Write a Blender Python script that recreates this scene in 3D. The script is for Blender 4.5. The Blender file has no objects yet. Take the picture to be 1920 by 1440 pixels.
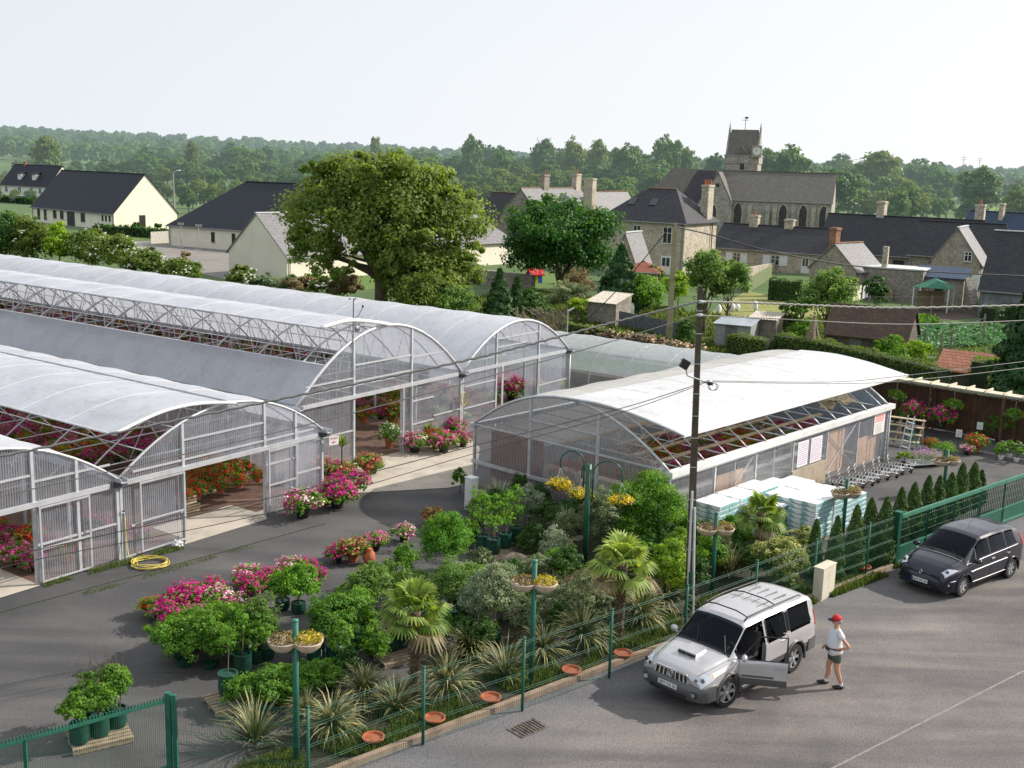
import bpy,math,random
import numpy as np
from mathutils import Vector,Matrix,noise
sc=bpy.context.scene
col=sc.collection
PI=math.pi
R=math.radians
rnd=random.Random(7)
# camera model (used to survey the plan)
FPX,CAMH,HORY,ROLL=2100.0,12.0,308.0,0.029
THETA=math.atan((720-HORY)*math.cos(ROLL)/FPX)
FWD=Vector((0,math.cos(THETA),-math.sin(THETA)))
RGT0=Vector((1,0,0));UP0=RGT0.cross(FWD)
def ray(px,py):
 a=px-960;b=-(py-720);c,s=math.cos(ROLL),math.sin(ROLL)
 return FWD*FPX+RGT0*(a*c-b*s)+UP0*(a*s+b*c)
def G(px,py,z=0.0):
 d=ray(px,py);t=(z-CAMH)/d.z
 return Vector((d.x*t,d.y*t,z))
def at(px,py,Y):
 d=ray(px,py);t=Y/d.y
 return Vector((d.x*t,Y,CAMH+d.z*t))
# objects
def tag(o,label,cat,group=None,kind=None):
 if label:o['label']=label
 if cat:o['category']=cat
 if group:o['group']=group
 if kind:o['kind']=kind
 return o
def thing(name,label,cat,loc=(0,0,0),rz=0.0,group=None):
 o=bpy.data.objects.new(name,None);col.objects.link(o)
 o.empty_display_size=0.2
 o.location=loc;o.rotation_euler=(0,0,rz)
 return tag(o,label,cat,group)
def link_mesh(name,me,m,parent=None):
 if m is not None and len(me.materials)==0:me.materials.append(m)
 o=bpy.data.objects.new(name,me);col.objects.link(o)
 if parent is not None:o.parent=parent
 return o
def kids(o):return[c for c in KIDS.get(o.name,[])]
KIDS={}
def copy_tree(o,loc=None,rz=None,scale=None,label=None,group=None,cat=None,parent=None,children=None):
 c=o.copy();col.objects.link(c)
 if parent is not None:c.parent=parent
 if loc is not None:c.location=loc
 if rz is not None:c.rotation_euler=(0,0,rz)
 if scale is not None:c.scale=(scale,scale,scale)if isinstance(scale,(int,float))else scale
 if label:c['label']=label
 if group:c['group']=group
 if cat:c['category']=cat
 for ch in o.children:copy_tree(ch,parent=c)
 return c
class MB:
 def __init__(s):s.v=[];s.f=[]
 def add(s,vs,fs):
  n=len(s.v);s.v+=[tuple(v)for v in vs];s.f+=[tuple(i+n for i in f)for f in fs]
  return s
 def bx(s,x0,y0,z0,x1,y1,z1):
  return s.add([(x0,y0,z0),(x1,y0,z0),(x1,y1,z0),(x0,y1,z0),(x0,y0,z1),(x1,y0,z1),(x1,y1,z1),(x0,y1,z1)],[(0,3,2,1),(4,5,6,7),(0,1,5,4),(1,2,6,5),(2,3,7,6),(3,0,4,7)])
 def box(s,c,d,rz=0.0,M=None):
  x,y,z=d[0]/2,d[1]/2,d[2]/2
  m=(M if M is not None else Matrix.Rotation(rz,3,'Z'))
  vs=[Vector(c)+m@Vector(p)for p in[(-x,-y,-z),(x,-y,-z),(x,y,-z),(-x,y,-z),(-x,-y,z),(x,-y,z),(x,y,z),(-x,y,z)]]
  return s.add(vs,[(0,3,2,1),(4,5,6,7),(0,1,5,4),(1,2,6,5),(2,3,7,6),(3,0,4,7)])
 def poly(s,pts):return s.add(pts,[tuple(range(len(pts)))])
 def beam(s,p,q,w,h=None):
  p,q=Vector(p),Vector(q);h=h or w
  d=(q-p).normalized()
  a=d.cross(Vector((0,0,1)))
  if a.length<1e-3:a=Vector((1,0,0))
  a.normalize();b=d.cross(a).normalized()
  a=a*w/2;b=b*h/2
  return s.add([p-a-b,p+a-b,p+a+b,p-a+b,q-a-b,q+a-b,q+a+b,q-a+b],[(0,3,2,1),(4,5,6,7),(0,1,5,4),(1,2,6,5),(2,3,7,6),(3,0,4,7)])
 def tube(s,pts,r,n=6,caps=True):
  pts=[Vector(p)for p in pts];k=len(pts)
  rs=r if isinstance(r,(list,tuple))else[r]*k
  vs=[];fs=[];up=None
  for i,p in enumerate(pts):
   d=(pts[min(i+1,k-1)]-pts[max(i-1,0)])
   if d.length<1e-9:d=Vector((0,0,1))
   d.normalize()
   if up is None:up=Vector((0,0,1))if abs(d.z)<.9 else Vector((1,0,0))
   a=(up-d*up.dot(d)).normalized();b=d.cross(a);up=a
   for j in range(n):
    t=2*PI*j/n;vs.append(p+(a*math.cos(t)+b*math.sin(t))*rs[i])
  for i in range(k-1):
   for j in range(n):
    j2=(j+1)%n;fs.append((i*n+j,i*n+j2,(i+1)*n+j2,(i+1)*n+j))
  if caps:fs.append(tuple(range(n))[::-1]);fs.append(tuple((k-1)*n+j for j in range(n)))
  return s.add(vs,fs)
 def lathe(s,prof,c=(0,0,0),n=12,a0=0.0,a1=2*PI,caps=True):
  full=abs(a1-a0-2*PI)<1e-6;m=n if full else n+1
  vs=[(c[0]+r*math.cos(a0+(a1-a0)*j/n),c[1]+r*math.sin(a0+(a1-a0)*j/n),c[2]+z)for(r,z)in prof for j in range(m)]
  fs=[]
  for i in range(len(prof)-1):
   for j in range(n):
    j2=(j+1)%m;fs.append((i*m+j,i*m+j2,(i+1)*m+j2,(i+1)*m+j))
  if full and caps:fs.append(tuple(range(m))[::-1]);fs.append(tuple((len(prof)-1)*m+j for j in range(m)))
  return s.add(vs,fs)
 def ell(s,c,r,nu=12,nv=8,amp=0.0,fr=1.5,seed=0):
  vs=[];fs=[]
  for i in range(nv+1):
   ph=PI*i/nv
   for j in range(nu):
    t=2*PI*j/nu;d=Vector((math.sin(ph)*math.cos(t),math.sin(ph)*math.sin(t),math.cos(ph)))
    k=1+amp*noise.noise(d*fr+Vector((seed*3.1,seed*1.7,0)))
    vs.append((c[0]+r[0]*d.x*k,c[1]+r[1]*d.y*k,c[2]+r[2]*d.z*k))
  for i in range(nv):
   for j in range(nu):
    j2=(j+1)%nu;fs.append((i*nu+j,(i+1)*nu+j,(i+1)*nu+j2,i*nu+j2))
  return s.add(vs,fs)
 def mesh(s,name,m=None,smooth=False,angle=None):
  me=bpy.data.meshes.new(name);me.from_pydata(s.v,[],s.f);me.update()
  if m is not None:me.materials.append(m)
  if smooth:
   me.polygons.foreach_set('use_smooth',[True]*len(me.polygons))
   if angle:me.set_sharp_from_angle(angle=R(angle))
  return me
 def build(s,name,m,parent=None,smooth=False,angle=None):
  return link_mesh(name,s.mesh(name,m,smooth,angle),m,parent)
def struct(name,mb,m,smooth=False):
 o=mb.build(name,m,None,smooth)if isinstance(mb,MB)else link_mesh(name,mb,m)
 o['kind']='structure'
 return o
# materials
def nt(name):
 m=bpy.data.materials.new(name);m.use_nodes=True
 t=m.node_tree;t.nodes.clear()
 o=t.nodes.new('ShaderNodeOutputMaterial')
 return m,t,o
def N(t,typ,**kw):
 n=t.nodes.new(typ)
 for k,v in kw.items():
  if k[0]=='_':setattr(n,k[1:],v)
  else:n.inputs[k.replace('__',' ')].default_value=v
 return n
def L(t,a,b):t.links.new(a,b)
def rgb(c):return(c[0],c[1],c[2],1)
def ramp(t,fac,stops):
 r=t.nodes.new('ShaderNodeValToRGB');e=r.color_ramp.elements
 while len(e)<len(stops):e.new(0.5)
 for k,(p,c)in enumerate(stops):e[k].position=p;e[k].color=rgb(c)
 L(t,fac,r.inputs[0]);return r.outputs[0]
def mixc(t,fac,a,b,mode='MIX'):
 n=t.nodes.new('ShaderNodeMix');n.data_type='RGBA';n.blend_type=mode
 for i,x in((6,a),(7,b)):
  if hasattr(x,'links'):L(t,x,n.inputs[i])
  else:n.inputs[i].default_value=rgb(x)
 if hasattr(fac,'links'):L(t,fac,n.inputs[0])
 else:n.inputs[0].default_value=fac
 return n.outputs[2]
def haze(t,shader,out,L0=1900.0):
 """aerial perspective by place: the farther a point of the land stands from the nursery, the more bluish glow is painted into its material"""
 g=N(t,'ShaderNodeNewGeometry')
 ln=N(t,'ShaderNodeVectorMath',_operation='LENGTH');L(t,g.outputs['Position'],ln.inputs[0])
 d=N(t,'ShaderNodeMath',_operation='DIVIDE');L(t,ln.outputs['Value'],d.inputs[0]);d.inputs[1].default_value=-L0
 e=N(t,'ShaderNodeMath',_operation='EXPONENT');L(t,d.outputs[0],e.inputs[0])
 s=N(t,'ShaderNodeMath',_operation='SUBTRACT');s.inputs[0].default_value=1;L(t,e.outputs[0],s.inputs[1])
 em=N(t,'ShaderNodeEmission',Color=(0.52,0.64,0.68,1),Strength=0.66)  # glow mixed into the surface colour stands in for distant haze
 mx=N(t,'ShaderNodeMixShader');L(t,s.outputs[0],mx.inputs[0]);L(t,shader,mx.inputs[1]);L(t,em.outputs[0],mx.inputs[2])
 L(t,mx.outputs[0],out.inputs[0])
MATS={}
def mat(name,c,rough=0.7,var=0.18,sc_=6.0,metal=0.0,bump=0.0,bsc=30.0,c2=None,spec=0.5,wave=None,hz=False,coat=0.0,detail=6.0,rand=0.0):
 """plain surface: base colour mottled by noise of its own place on the object, slight bump"""
 if name in MATS:return MATS[name]
 m,t,o=nt(name)
 b=N(t,'ShaderNodeBsdfPrincipled',Roughness=rough,Metallic=metal)
 b.inputs['Specular IOR Level'].default_value=spec
 b.inputs['Coat Weight'].default_value=coat
 tc=N(t,'ShaderNodeTexCoord')
 no=N(t,'ShaderNodeTexNoise',Scale=sc_,Detail=detail,Roughness=0.62);L(t,tc.outputs['Object'],no.inputs['Vector'])
 c2=c2 or tuple(max(0,x*(1-2*var))for x in c)
 hi=tuple(min(1,x*(1+var))for x in c)
 cc=ramp(t,no.outputs[0],[(0.30,c2),(0.52,c),(0.75,hi)])
 if wave:
  w=N(t,'ShaderNodeTexWave',Scale=wave[0],Distortion=wave[3]if len(wave)>3 else 0.0,_bands_direction=wave[1])
  L(t,tc.outputs['Object'],w.inputs['Vector'])
  rr=ramp(t,w.outputs[0],[(0.0,(wave[2],)*3),(0.35,(1,1,1))])
  cc=mixc(t,1.0,cc,rr,'MULTIPLY')
 if rand:
  oi=N(t,'ShaderNodeObjectInfo')
  rr=ramp(t,oi.outputs['Random'],[(0,(1-rand,)*3),(1,(1,1,1))])
  cc=mixc(t,1.0,cc,rr,'MULTIPLY')
 L(t,cc,b.inputs['Base Color'])
 if bump:
  n2=N(t,'ShaderNodeTexNoise',Scale=bsc,Detail=4.0);L(t,tc.outputs['Object'],n2.inputs['Vector'])
  bm=N(t,'ShaderNodeBump',Strength=bump,Distance=0.02);L(t,n2.outputs[0],bm.inputs['Height']);L(t,bm.outputs[0],b.inputs['Normal'])
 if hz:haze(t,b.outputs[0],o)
 else:L(t,b.outputs[0],o.inputs[0])
 MATS[name]=m;return m
def leafmat(name,dark,mid,lite,transl=0.3,rough=0.55,hz=False,rand=0.25,spec=0.35):
 if name in MATS:return MATS[name]
 m,t,o=nt(name)
 at_=N(t,'ShaderNodeAttribute',_attribute_name='tint')
 cc=ramp(t,at_.outputs['Fac'],[(0.0,dark),(0.5,mid),(1.0,lite)])
 if rand:
  oi=N(t,'ShaderNodeObjectInfo')
  rr=ramp(t,oi.outputs['Random'],[(0,(1-rand,1-rand*.8,1-rand)),(.5,(1,1-.1*rand,1-.6*rand)),(1,(1.0,1,1))])
  cc=mixc(t,1.0,cc,rr,'MULTIPLY')
 b=N(t,'ShaderNodeBsdfPrincipled',Roughness=rough);L(t,cc,b.inputs['Base Color'])
 b.inputs['Specular IOR Level'].default_value=spec
 tr=N(t,'ShaderNodeBsdfTranslucent')
 hs=N(t,'ShaderNodeHueSaturation',Hue=0.485,Saturation=1.15,Value=1.5);L(t,cc,hs.inputs['Color']);L(t,hs.outputs[0],tr.inputs['Color'])
 mx=N(t,'ShaderNodeMixShader');mx.inputs[0].default_value=transl
 L(t,b.outputs[0],mx.inputs[1]);L(t,tr.outputs[0],mx.inputs[2])
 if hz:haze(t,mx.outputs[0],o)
 else:L(t,mx.outputs[0],o.inputs[0])
 MATS[name]=m;return m
def filmmat(name,c,alpha,transl=0.45,gloss=0.12,rough=0.35,stripes=None,sp=None):
 """plastic sheet: part of the light goes straight through, part is scattered, part mirrors"""
 m,t,o=nt(name)
 tc=N(t,'ShaderNodeTexCoord')
 no=N(t,'ShaderNodeTexNoise',Scale=0.35,Detail=5.0);L(t,tc.outputs['Object'],no.inputs['Vector'])
 cc=ramp(t,no.outputs[0],[(0.3,tuple(x*.88 for x in c)),(0.6,c)])
 nd=N(t,'ShaderNodeTexNoise',Scale=2.2,Detail=9.0,Roughness=.75,Distortion=1.0);L(t,tc.outputs['Object'],nd.inputs['Vector'])
 cc=mixc(t,1.0,cc,ramp(t,nd.outputs[0],[(.30,(.68,.69,.65)),(.45,(.92,.92,.9)),(.55,(1,1,1))]),'MULTIPLY')
 df=N(t,'ShaderNodeBsdfDiffuse');L(t,cc,df.inputs[0])
 tl=N(t,'ShaderNodeBsdfTranslucent');L(t,cc,tl.inputs[0])
 gl=N(t,'ShaderNodeBsdfGlossy',Roughness=rough);gl.inputs[0].default_value=(1,1,1,1)
 tp=N(t,'ShaderNodeBsdfTransparent');tp.inputs[0].default_value=(.97,.98,1,1)
 m1=N(t,'ShaderNodeMixShader');m1.inputs[0].default_value=transl;L(t,df.outputs[0],m1.inputs[1]);L(t,tl.outputs[0],m1.inputs[2])
 m2=N(t,'ShaderNodeMixShader');m2.inputs[0].default_value=gloss;L(t,m1.outputs[0],m2.inputs[1]);L(t,gl.outputs[0],m2.inputs[2])
 m3=N(t,'ShaderNodeMixShader');L(t,m2.outputs[0],m3.inputs[1]);L(t,tp.outputs[0],m3.inputs[2])
 n2=N(t,'ShaderNodeTexNoise',Scale=1.1,Detail=4.0);L(t,tc.outputs['Object'],n2.inputs['Vector'])
 mr=N(t,'ShaderNodeMapRange');L(t,n2.outputs[0],mr.inputs[0])
 mr.inputs[1].default_value=.3;mr.inputs[2].default_value=.7;mr.inputs[3].default_value=alpha-.08;mr.inputs[4].default_value=alpha+.08
 fac=mr.outputs[0]
 if stripes:
  w=N(t,'ShaderNodeAttribute',_attribute_name='rib')
  m4=N(t,'ShaderNodeMath',_operation='MULTIPLY_ADD');L(t,w.outputs['Fac'],m4.inputs[0]);m4.inputs[1].default_value=stripes;L(t,fac,m4.inputs[2])
  m4.use_clamp=True;fac=m4.outputs[0]
 L(t,fac,m3.inputs[0]);L(t,m3.outputs[0],o.inputs[0])
 MATS[name]=m;return m
STEEL=mat('galvanised_steel',(0.54,0.56,0.58),.5,.12,3,metal=.35)
ALU=mat('pale_aluminium',(0.55,0.56,0.585),.4,.08,3,metal=.35)
WHITE=mat('white_paint',(0.72,0.72,0.70),.5,.06,2)
GREENP=mat('green_enamel',(0.014,0.12,0.078),.6,.15,5)
DGREEN=mat('dark_green_enamel',(0.012,0.085,0.05),.4,.2,5)
BLACKP=mat('black_plastic',(0.015,0.015,0.017),.45,.2,5)
BAGGREEN=mat('green_pot_plastic',(0.012,0.075,0.05),.45,.25,6,rand=.4)
TERRA=mat('terracotta',(0.48,0.14,0.06),.75,.15,8,rand=.2)
WOOD=mat('weathered_wood',(0.33,0.26,0.18),.85,.25,8,bump=.3)
PALEWOOD=mat('pale_wood',(0.52,0.42,0.28),.8,.2,5)
SOIL=mat('potting_soil',(0.035,0.022,0.014),.95,.3,20,bump=.5)
BARK=mat('bark',(0.13,0.10,0.07),.9,.3,6,bump=.6)
CREAM=mat('cream_plastic',(0.62,0.54,0.40),.5,.1,5)
# foliage
def leaf_mesh(name,P,Nn,S,T,m,asp=1.7,seed=1,droop=None):
 rs=np.random.RandomState(seed);n=len(P)
 Nn=Nn/np.maximum(1e-6,np.linalg.norm(Nn,axis=1))[:,None]
 r=rs.normal(size=(n,3))if droop is None else rs.normal(size=(n,3))*.6+np.array(droop)
 a=np.cross(Nn,r);a/=np.maximum(1e-6,np.linalg.norm(a,axis=1))[:,None]
 b=np.cross(Nn,a)
 S=np.asarray(S)[:,None]
 V=np.empty((n,4,3));h=S*asp/2;w=S/2
 V[:,0]=P-b*h;V[:,1]=P+a*w-b*h*.1+Nn*w*.25;V[:,2]=P+b*h;V[:,3]=P-a*w-b*h*.1+Nn*w*.25
 return quads_mesh(name,V,T,m)
def quads_mesh(name,V,T,m):
 n=len(V);me=bpy.data.meshes.new(name)
 me.vertices.add(n*4);me.vertices.foreach_set('co',V.reshape(-1).astype(np.float32))
 me.loops.add(n*4);me.loops.foreach_set('vertex_index',np.arange(n*4,dtype=np.int32))
 me.polygons.add(n);me.polygons.foreach_set('loop_start',np.arange(0,n*4,4,dtype=np.int32))
 me.update(calc_edges=True)
 at_=me.attributes.new('tint','FLOAT','POINT')
 at_.data.foreach_set('value',np.repeat(np.clip(T,0,1),4).astype(np.float32))
 if m:me.materials.append(m)
 return me
def blob_leaves(blobs,n,size,seed=0,K=None,spread=0.28,up=.35,fill=.25,zmin=None,jit=.6):
 """leaves gathered in clumps over the shells of ellipsoids (cx,cy,cz,rx,ry,rz)"""
 rs=np.random.RandomState(seed);B=np.array(blobs,float)
 wt=(B[:,3]*B[:,4]+B[:,4]*B[:,5]+B[:,3]*B[:,5]);wt/=wt.sum()
 K=K or max(8,n//60)
 bi=rs.choice(len(B),K,p=wt)
 d=rs.normal(size=(K,3));d[:,2]=np.where(d[:,2]<-.45,-d[:,2],d[:,2]);d/=np.linalg.norm(d,axis=1)[:,None]
 rad=np.where(rs.rand(K)<fill,rs.uniform(.35,.8,K),rs.uniform(.82,1.08,K))
 C=B[bi,:3]+d*B[bi,3:6]*rad[:,None]
 ct=rs.rand(K)*.7+.15
 cr=B[bi,3:6].mean(axis=1)*spread*rs.uniform(.6,1.4,K)
 li=rs.randint(0,K,n)
 g=rs.normal(size=(n,3));gl=np.linalg.norm(g,axis=1)[:,None];g=g/gl*(rs.rand(n,1)**.5)*1.5
 P=C[li]+g*cr[li,None]*np.array([1,1,.75])
 nr=d[li]*.6+g*.5+rs.normal(size=(n,3))*jit+np.array([0,0,up])
 S=size*rs.uniform(.6,1.35,n)
 T=ct[li]*.6+rs.rand(n)*.25+.15*np.clip(g[:,2],-1,1)+.1
 if zmin is not None:
  P[:,2]=np.maximum(P[:,2],zmin+rs.rand(n)*size)
 return P,nr,S,T,C
def limb(mb,p,q,r0,r1,n=5,wob=.12,seed=0,sides=5):
 rs=random.Random(seed);p,q=Vector(p),Vector(q);Ln=(q-p).length
 pts=[];rr=[]
 for i in range(n+1):
  t=i/n;w=math.sin(t*PI)*wob*Ln
  pts.append(p.lerp(q,t)+Vector((rs.uniform(-1,1)*w*.5,rs.uniform(-1,1)*w*.5,(t*(1-t))*Ln*.25)));rr.append(r0+(r1-r0)*t)
 mb.tube(pts,rr,sides)
# world, sun, camera
SUNAZ=Vector((0.963,0.27,0));SUNEL=R(33)
w=bpy.data.worlds.new("World");sc.world=w;w.use_nodes=True
wt_=w.node_tree;wt_.nodes.clear()
wo=wt_.nodes.new('ShaderNodeOutputWorld');bg=wt_.nodes.new('ShaderNodeBackground')
sky=wt_.nodes.new('ShaderNodeTexSky');sky.sky_type='NISHITA';sky.sun_disc=False
sky.sun_elevation=SUNEL;sky.sun_rotation=math.atan2(SUNAZ.x,SUNAZ.y)
sky.altitude=60;sky.air_density=1.0;sky.dust_density=3.2;sky.ozone_density=1.6
tcw=N(wt_,'ShaderNodeTexCoord');sx=N(wt_,'ShaderNodeSeparateXYZ');L(wt_,tcw.outputs['Generated'],sx.inputs[0])
hz_=N(wt_,'ShaderNodeMapRange');L(wt_,sx.outputs['Z'],hz_.inputs[0])
for k,v in((1,0.0),(2,.30),(3,.96),(4,.78)):hz_.inputs[k].default_value=v
hx=N(wt_,'ShaderNodeMapRange');L(wt_,sx.outputs['X'],hx.inputs[0])
for k,v in((1,-.5),(2,.45),(3,0.0),(4,1.0)):hx.inputs[k].default_value=v
whites=ramp(wt_,hx.outputs[0],[(0,(6.5,7.0,7.45)),(1,(8.3,8.35,8.5))])
cmx=mixc(wt_,hz_.outputs[0],sky.outputs[0],whites)
L(wt_,cmx,bg.inputs[0]);bg.inputs[1].default_value=0.128
L(wt_,bg.outputs[0],wo.inputs[0])
sl=bpy.data.lights.new('sun','SUN');sl.energy=5.6;sl.angle=R(0.6);sl.color=(1.0,0.935,0.85)
so=bpy.data.objects.new('sun',sl);col.objects.link(so)
sd=Vector((SUNAZ.x*math.cos(SUNEL),SUNAZ.y*math.cos(SUNEL),math.sin(SUNEL)))
so.rotation_euler=sd.to_track_quat('Z','Y').to_euler();so.location=(60,20,60)
cd=bpy.data.cameras.new('camera');co=bpy.data.objects.new('camera',cd);col.objects.link(co)
cd.sensor_width=36;cd.lens=36*FPX/1920;cd.clip_end=12000;cd.clip_start=.5
c_,s_=math.cos(ROLL),math.sin(ROLL)
xr=RGT0*c_+UP0*s_;yu=-RGT0*s_+UP0*c_;zb=-FWD
co.matrix_world=Matrix(((xr.x,yu.x,zb.x,0),(xr.y,yu.y,zb.y,0),(xr.z,yu.z,zb.z,CAMH),(0,0,0,1)))
sc.camera=co
sc.view_settings.view_transform='Standard';sc.view_settings.look='None';sc.view_settings.exposure=0
sc.cycles.max_bounces=5;sc.cycles.transparent_max_bounces=16;sc.cycles.diffuse_bounces=3
sc.cycles.glossy_bounces=3;sc.cycles.transmission_bounces=4;sc.cycles.caustics_reflective=False;sc.cycles.caustics_refractive=False
sc.cycles.use_denoising=True;sc.cycles.sample_clamp_indirect=4
# terrain
def sstep(a,b,x):
 t=max(0,min(1,(x-a)/(b-a)));return t*t*(3-2*t)
def hz_h(x,y):
 d=math.hypot(x,y)
 if d<330:return 0.0
 side=max(-1,min(1,x/(y+1)*2.3))if y>0 else 0
 hm=19-15*side if side<0 else 19-5*side
 h=hm*sstep(420,2100,d)+3.0*sstep(330,600,d)*noise.noise(Vector((x/260,y/260,0)))
 return h+5*sstep(900,1800,d)*noise.noise(Vector((x/700,y/700,3.3)))
def ground_sheet():
 vs=[];fs=[]
 rr=[0,30,80,160,260,330,400,480,580,700,840,1000,1200,1450,1750,2100,2600,3200,4200,6000,9000]
 na=96
 for r in rr:
  for j in range(na):
   a=2*PI*j/na;x=r*math.cos(a);y=r*math.sin(a);vs.append((x,y,hz_h(x,y)-0.012))
 for i in range(len(rr)-1):
  for j in range(na):
   j2=(j+1)%na;fs.append((i*na+j,(i+1)*na+j,(i+1)*na+j2,i*na+j2))
 return MB().add(vs,fs)
m,t,o=nt('meadow');MEADOW=m
tc=N(t,'ShaderNodeTexCoord')
vo=N(t,'ShaderNodeTexVoronoi',Scale=0.0055);L(t,tc.outputs['Object'],vo.inputs['Vector'])
fld=ramp(t,vo.outputs['Color'],[(0,(.050,.115,.020)),(.4,(.085,.155,.026)),(.75,(.13,.19,.045)),(1,(.05,.13,.03))])
n1=N(t,'ShaderNodeTexNoise',Scale=0.35,Detail=8.0,Roughness=.7);L(t,tc.outputs['Object'],n1.inputs['Vector'])
g1=ramp(t,n1.outputs[0],[(.3,(.038,.075,.014)),(.55,(.075,.135,.022)),(.8,(.13,.17,.045))])
ge=N(t,'ShaderNodeNewGeometry');ln=N(t,'ShaderNodeVectorMath',_operation='LENGTH');L(t,ge.outputs['Position'],ln.inputs[0])
mr=N(t,'ShaderNodeMapRange');L(t,ln.outputs['Value'],mr.inputs[0]);mr.inputs[1].default_value=250;mr.inputs[2].default_value=380
cc=mixc(t,mr.outputs[0],g1,fld)
b=N(t,'ShaderNodeBsdfPrincipled',Roughness=.95);L(t,cc,b.inputs['Base Color'])
n2=N(t,'ShaderNodeTexNoise',Scale=7.0,Detail=5.0);L(t,tc.outputs['Object'],n2.inputs['Vector'])
bm=N(t,'ShaderNodeBump',Strength=.8,Distance=.1);L(t,n2.outputs[0],bm.inputs['Height']);L(t,bm.outputs[0],b.inputs['Normal'])
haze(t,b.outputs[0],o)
struct('ground',ground_sheet(),MEADOW,True)
KLINE=.635*3.11-.772*25.93
def asphalt(name,c,stain,light,spk=.5,cracks=.0):
 m,t,o=nt(name)
 tc=N(t,'ShaderNodeTexCoord');P=tc.outputs['Object']
 n1=N(t,'ShaderNodeTexNoise',Scale=.28,Detail=7.0,Roughness=.6,Distortion=.6);L(t,P,n1.inputs['Vector'])
 n2=N(t,'ShaderNodeTexNoise',Scale=26.0,Detail=3.0,Roughness=.7);L(t,P,n2.inputs['Vector'])
 n3=N(t,'ShaderNodeTexVoronoi',Scale=38.0);L(t,P,n3.inputs['Vector'])
 a=ramp(t,n1.outputs[0],[(.30,stain),(.5,c),(.72,light)])
 s=ramp(t,n2.outputs[0],[(.3,(1-spk,)*3),(.5,(1,1,1)),(.72,(1+spk*.6,)*3)])
 a=mixc(t,1.0,a,s,'MULTIPLY')
 s3=ramp(t,n3.outputs['Distance'],[(0.0,(1.25,)*3),(.3,(1,1,1)),(.8,(.8,)*3)])
 a=mixc(t,.7,a,s3,'MULTIPLY')
 if cracks:
  mpg=N(t,'ShaderNodeMapping');mpg.inputs['Rotation'].default_value=(0,0,.8);mpg.inputs['Scale'].default_value=(.10,.55,1);L(t,P,mpg.inputs[0])
  n4=N(t,'ShaderNodeTexNoise',Scale=1.0,Detail=6.0,Distortion=1.2);L(t,mpg.outputs[0],n4.inputs['Vector'])
  a=mixc(t,cracks,a,ramp(t,n4.outputs[0],[(.40,(.62,.64,.68)),(.56,(1,1,1)),(.8,(1.15,1.1,1.02))]),'MULTIPLY')
 if name=='car_park_asphalt':
  dt=N(t,'ShaderNodeVectorMath',_operation='DOT_PRODUCT');L(t,P,dt.inputs[0]);dt.inputs[1].default_value=(.635,-.772,0)
  nn_=N(t,'ShaderNodeTexNoise',Scale=.9,Detail=6.0);L(t,P,nn_.inputs['Vector'])
  ad=N(t,'ShaderNodeMath',_operation='MULTIPLY_ADD');L(t,nn_.outputs[0],ad.inputs[0]);ad.inputs[1].default_value=-2.6;L(t,dt.outputs['Value'],ad.inputs[2])
  k0=KLINE
  mr=N(t,'ShaderNodeMapRange');L(t,ad.outputs[0],mr.inputs[0]);mr.inputs[1].default_value=k0-1.3;mr.inputs[2].default_value=k0+1.5;mr.inputs[3].default_value=1;mr.inputs[4].default_value=0
  gv=ramp(t,n3.outputs['Distance'],[(0.0,(.27,.265,.27)),(.35,(.155,.155,.165)),(.8,(.08,.08,.09))])
  a=mixc(t,mr.outputs[0],a,gv)
  mp=N(t,'ShaderNodeMapping');mp.inputs['Rotation'].default_value=(0,0,-.69);mp.inputs['Scale'].default_value=(.05,.9,1);L(t,P,mp.inputs[0])
  nt2=N(t,'ShaderNodeTexNoise',Scale=1.0,Detail=3.0,Distortion=.3);L(t,mp.outputs[0],nt2.inputs['Vector'])
  a=mixc(t,.8,a,ramp(t,nt2.outputs[0],[(.38,(.78,.78,.8)),(.5,(1,1,1)),(.62,(1.12,1.1,1.08))]),'MULTIPLY')
 b=N(t,'ShaderNodeBsdfPrincipled',Roughness=.9);L(t,a,b.inputs['Base Color'])
 bm=N(t,'ShaderNodeBump',Strength=.6,Distance=.012);L(t,n2.outputs[0],bm.inputs['Height']);L(t,bm.outputs[0],b.inputs['Normal'])
 L(t,b.outputs[0],o.inputs[0]);MATS[name]=m;return m
ROADM=asphalt('car_park_asphalt',(.182,.163,.152),(.125,.114,.109),(.235,.212,.196),.5,.8)
YARDM=asphalt('yard_tarmac',(.094,.091,.090),(.062,.061,.063),(.125,.118,.112),.35,.7)
SCHOOLM=asphalt('school_tarmac',(.24,.22,.20),(.19,.18,.17),(.28,.26,.24),.2)
SLABM=mat('concrete_slab',(.46,.41,.34),.85,.14,1.2,bump=.3)
SOILM=mat('greenhouse_earth_floor',(.16,.095,.065),.95,.22,2.5,bump=.6,bsc=12)
BEDM=mat('bed_soil',(.050,.045,.026),.95,.35,5,bump=1.0,bsc=14,c2=(.02,.035,.012))
GRAVM=mat('gravel',(.22,.21,.20),.95,.3,40,bump=1.0,bsc=50)
def sheet(name,pts,m,z):
 return struct(name,MB().poly([(p[0],p[1],z)for p in pts]),m)
g=G
KERB=[Vector((-9.5,14.9,0)),Vector((-4.6,19.18,0)),g(700,1425),g(1180,1240),g(1545,1117),g(1675,1066),Vector((18.9,40.0,0)),Vector((30,50.6,0))]
sheet('road',[Vector((-9.5,-8,0))]+KERB+[Vector((90,60,0)),Vector((90,-8,0))],ROADM,0.006)
U=Vector((.58,.8146,0));W=Vector((-.8146,.58,0))
sheet('yard',KERB[::1]+[Vector((26,56,0)),Vector((18.5,62,0)),Vector((2,67,0)),Vector((-60,60,0)),Vector((-60,14.9,0))],YARDM,-0.004)
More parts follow.
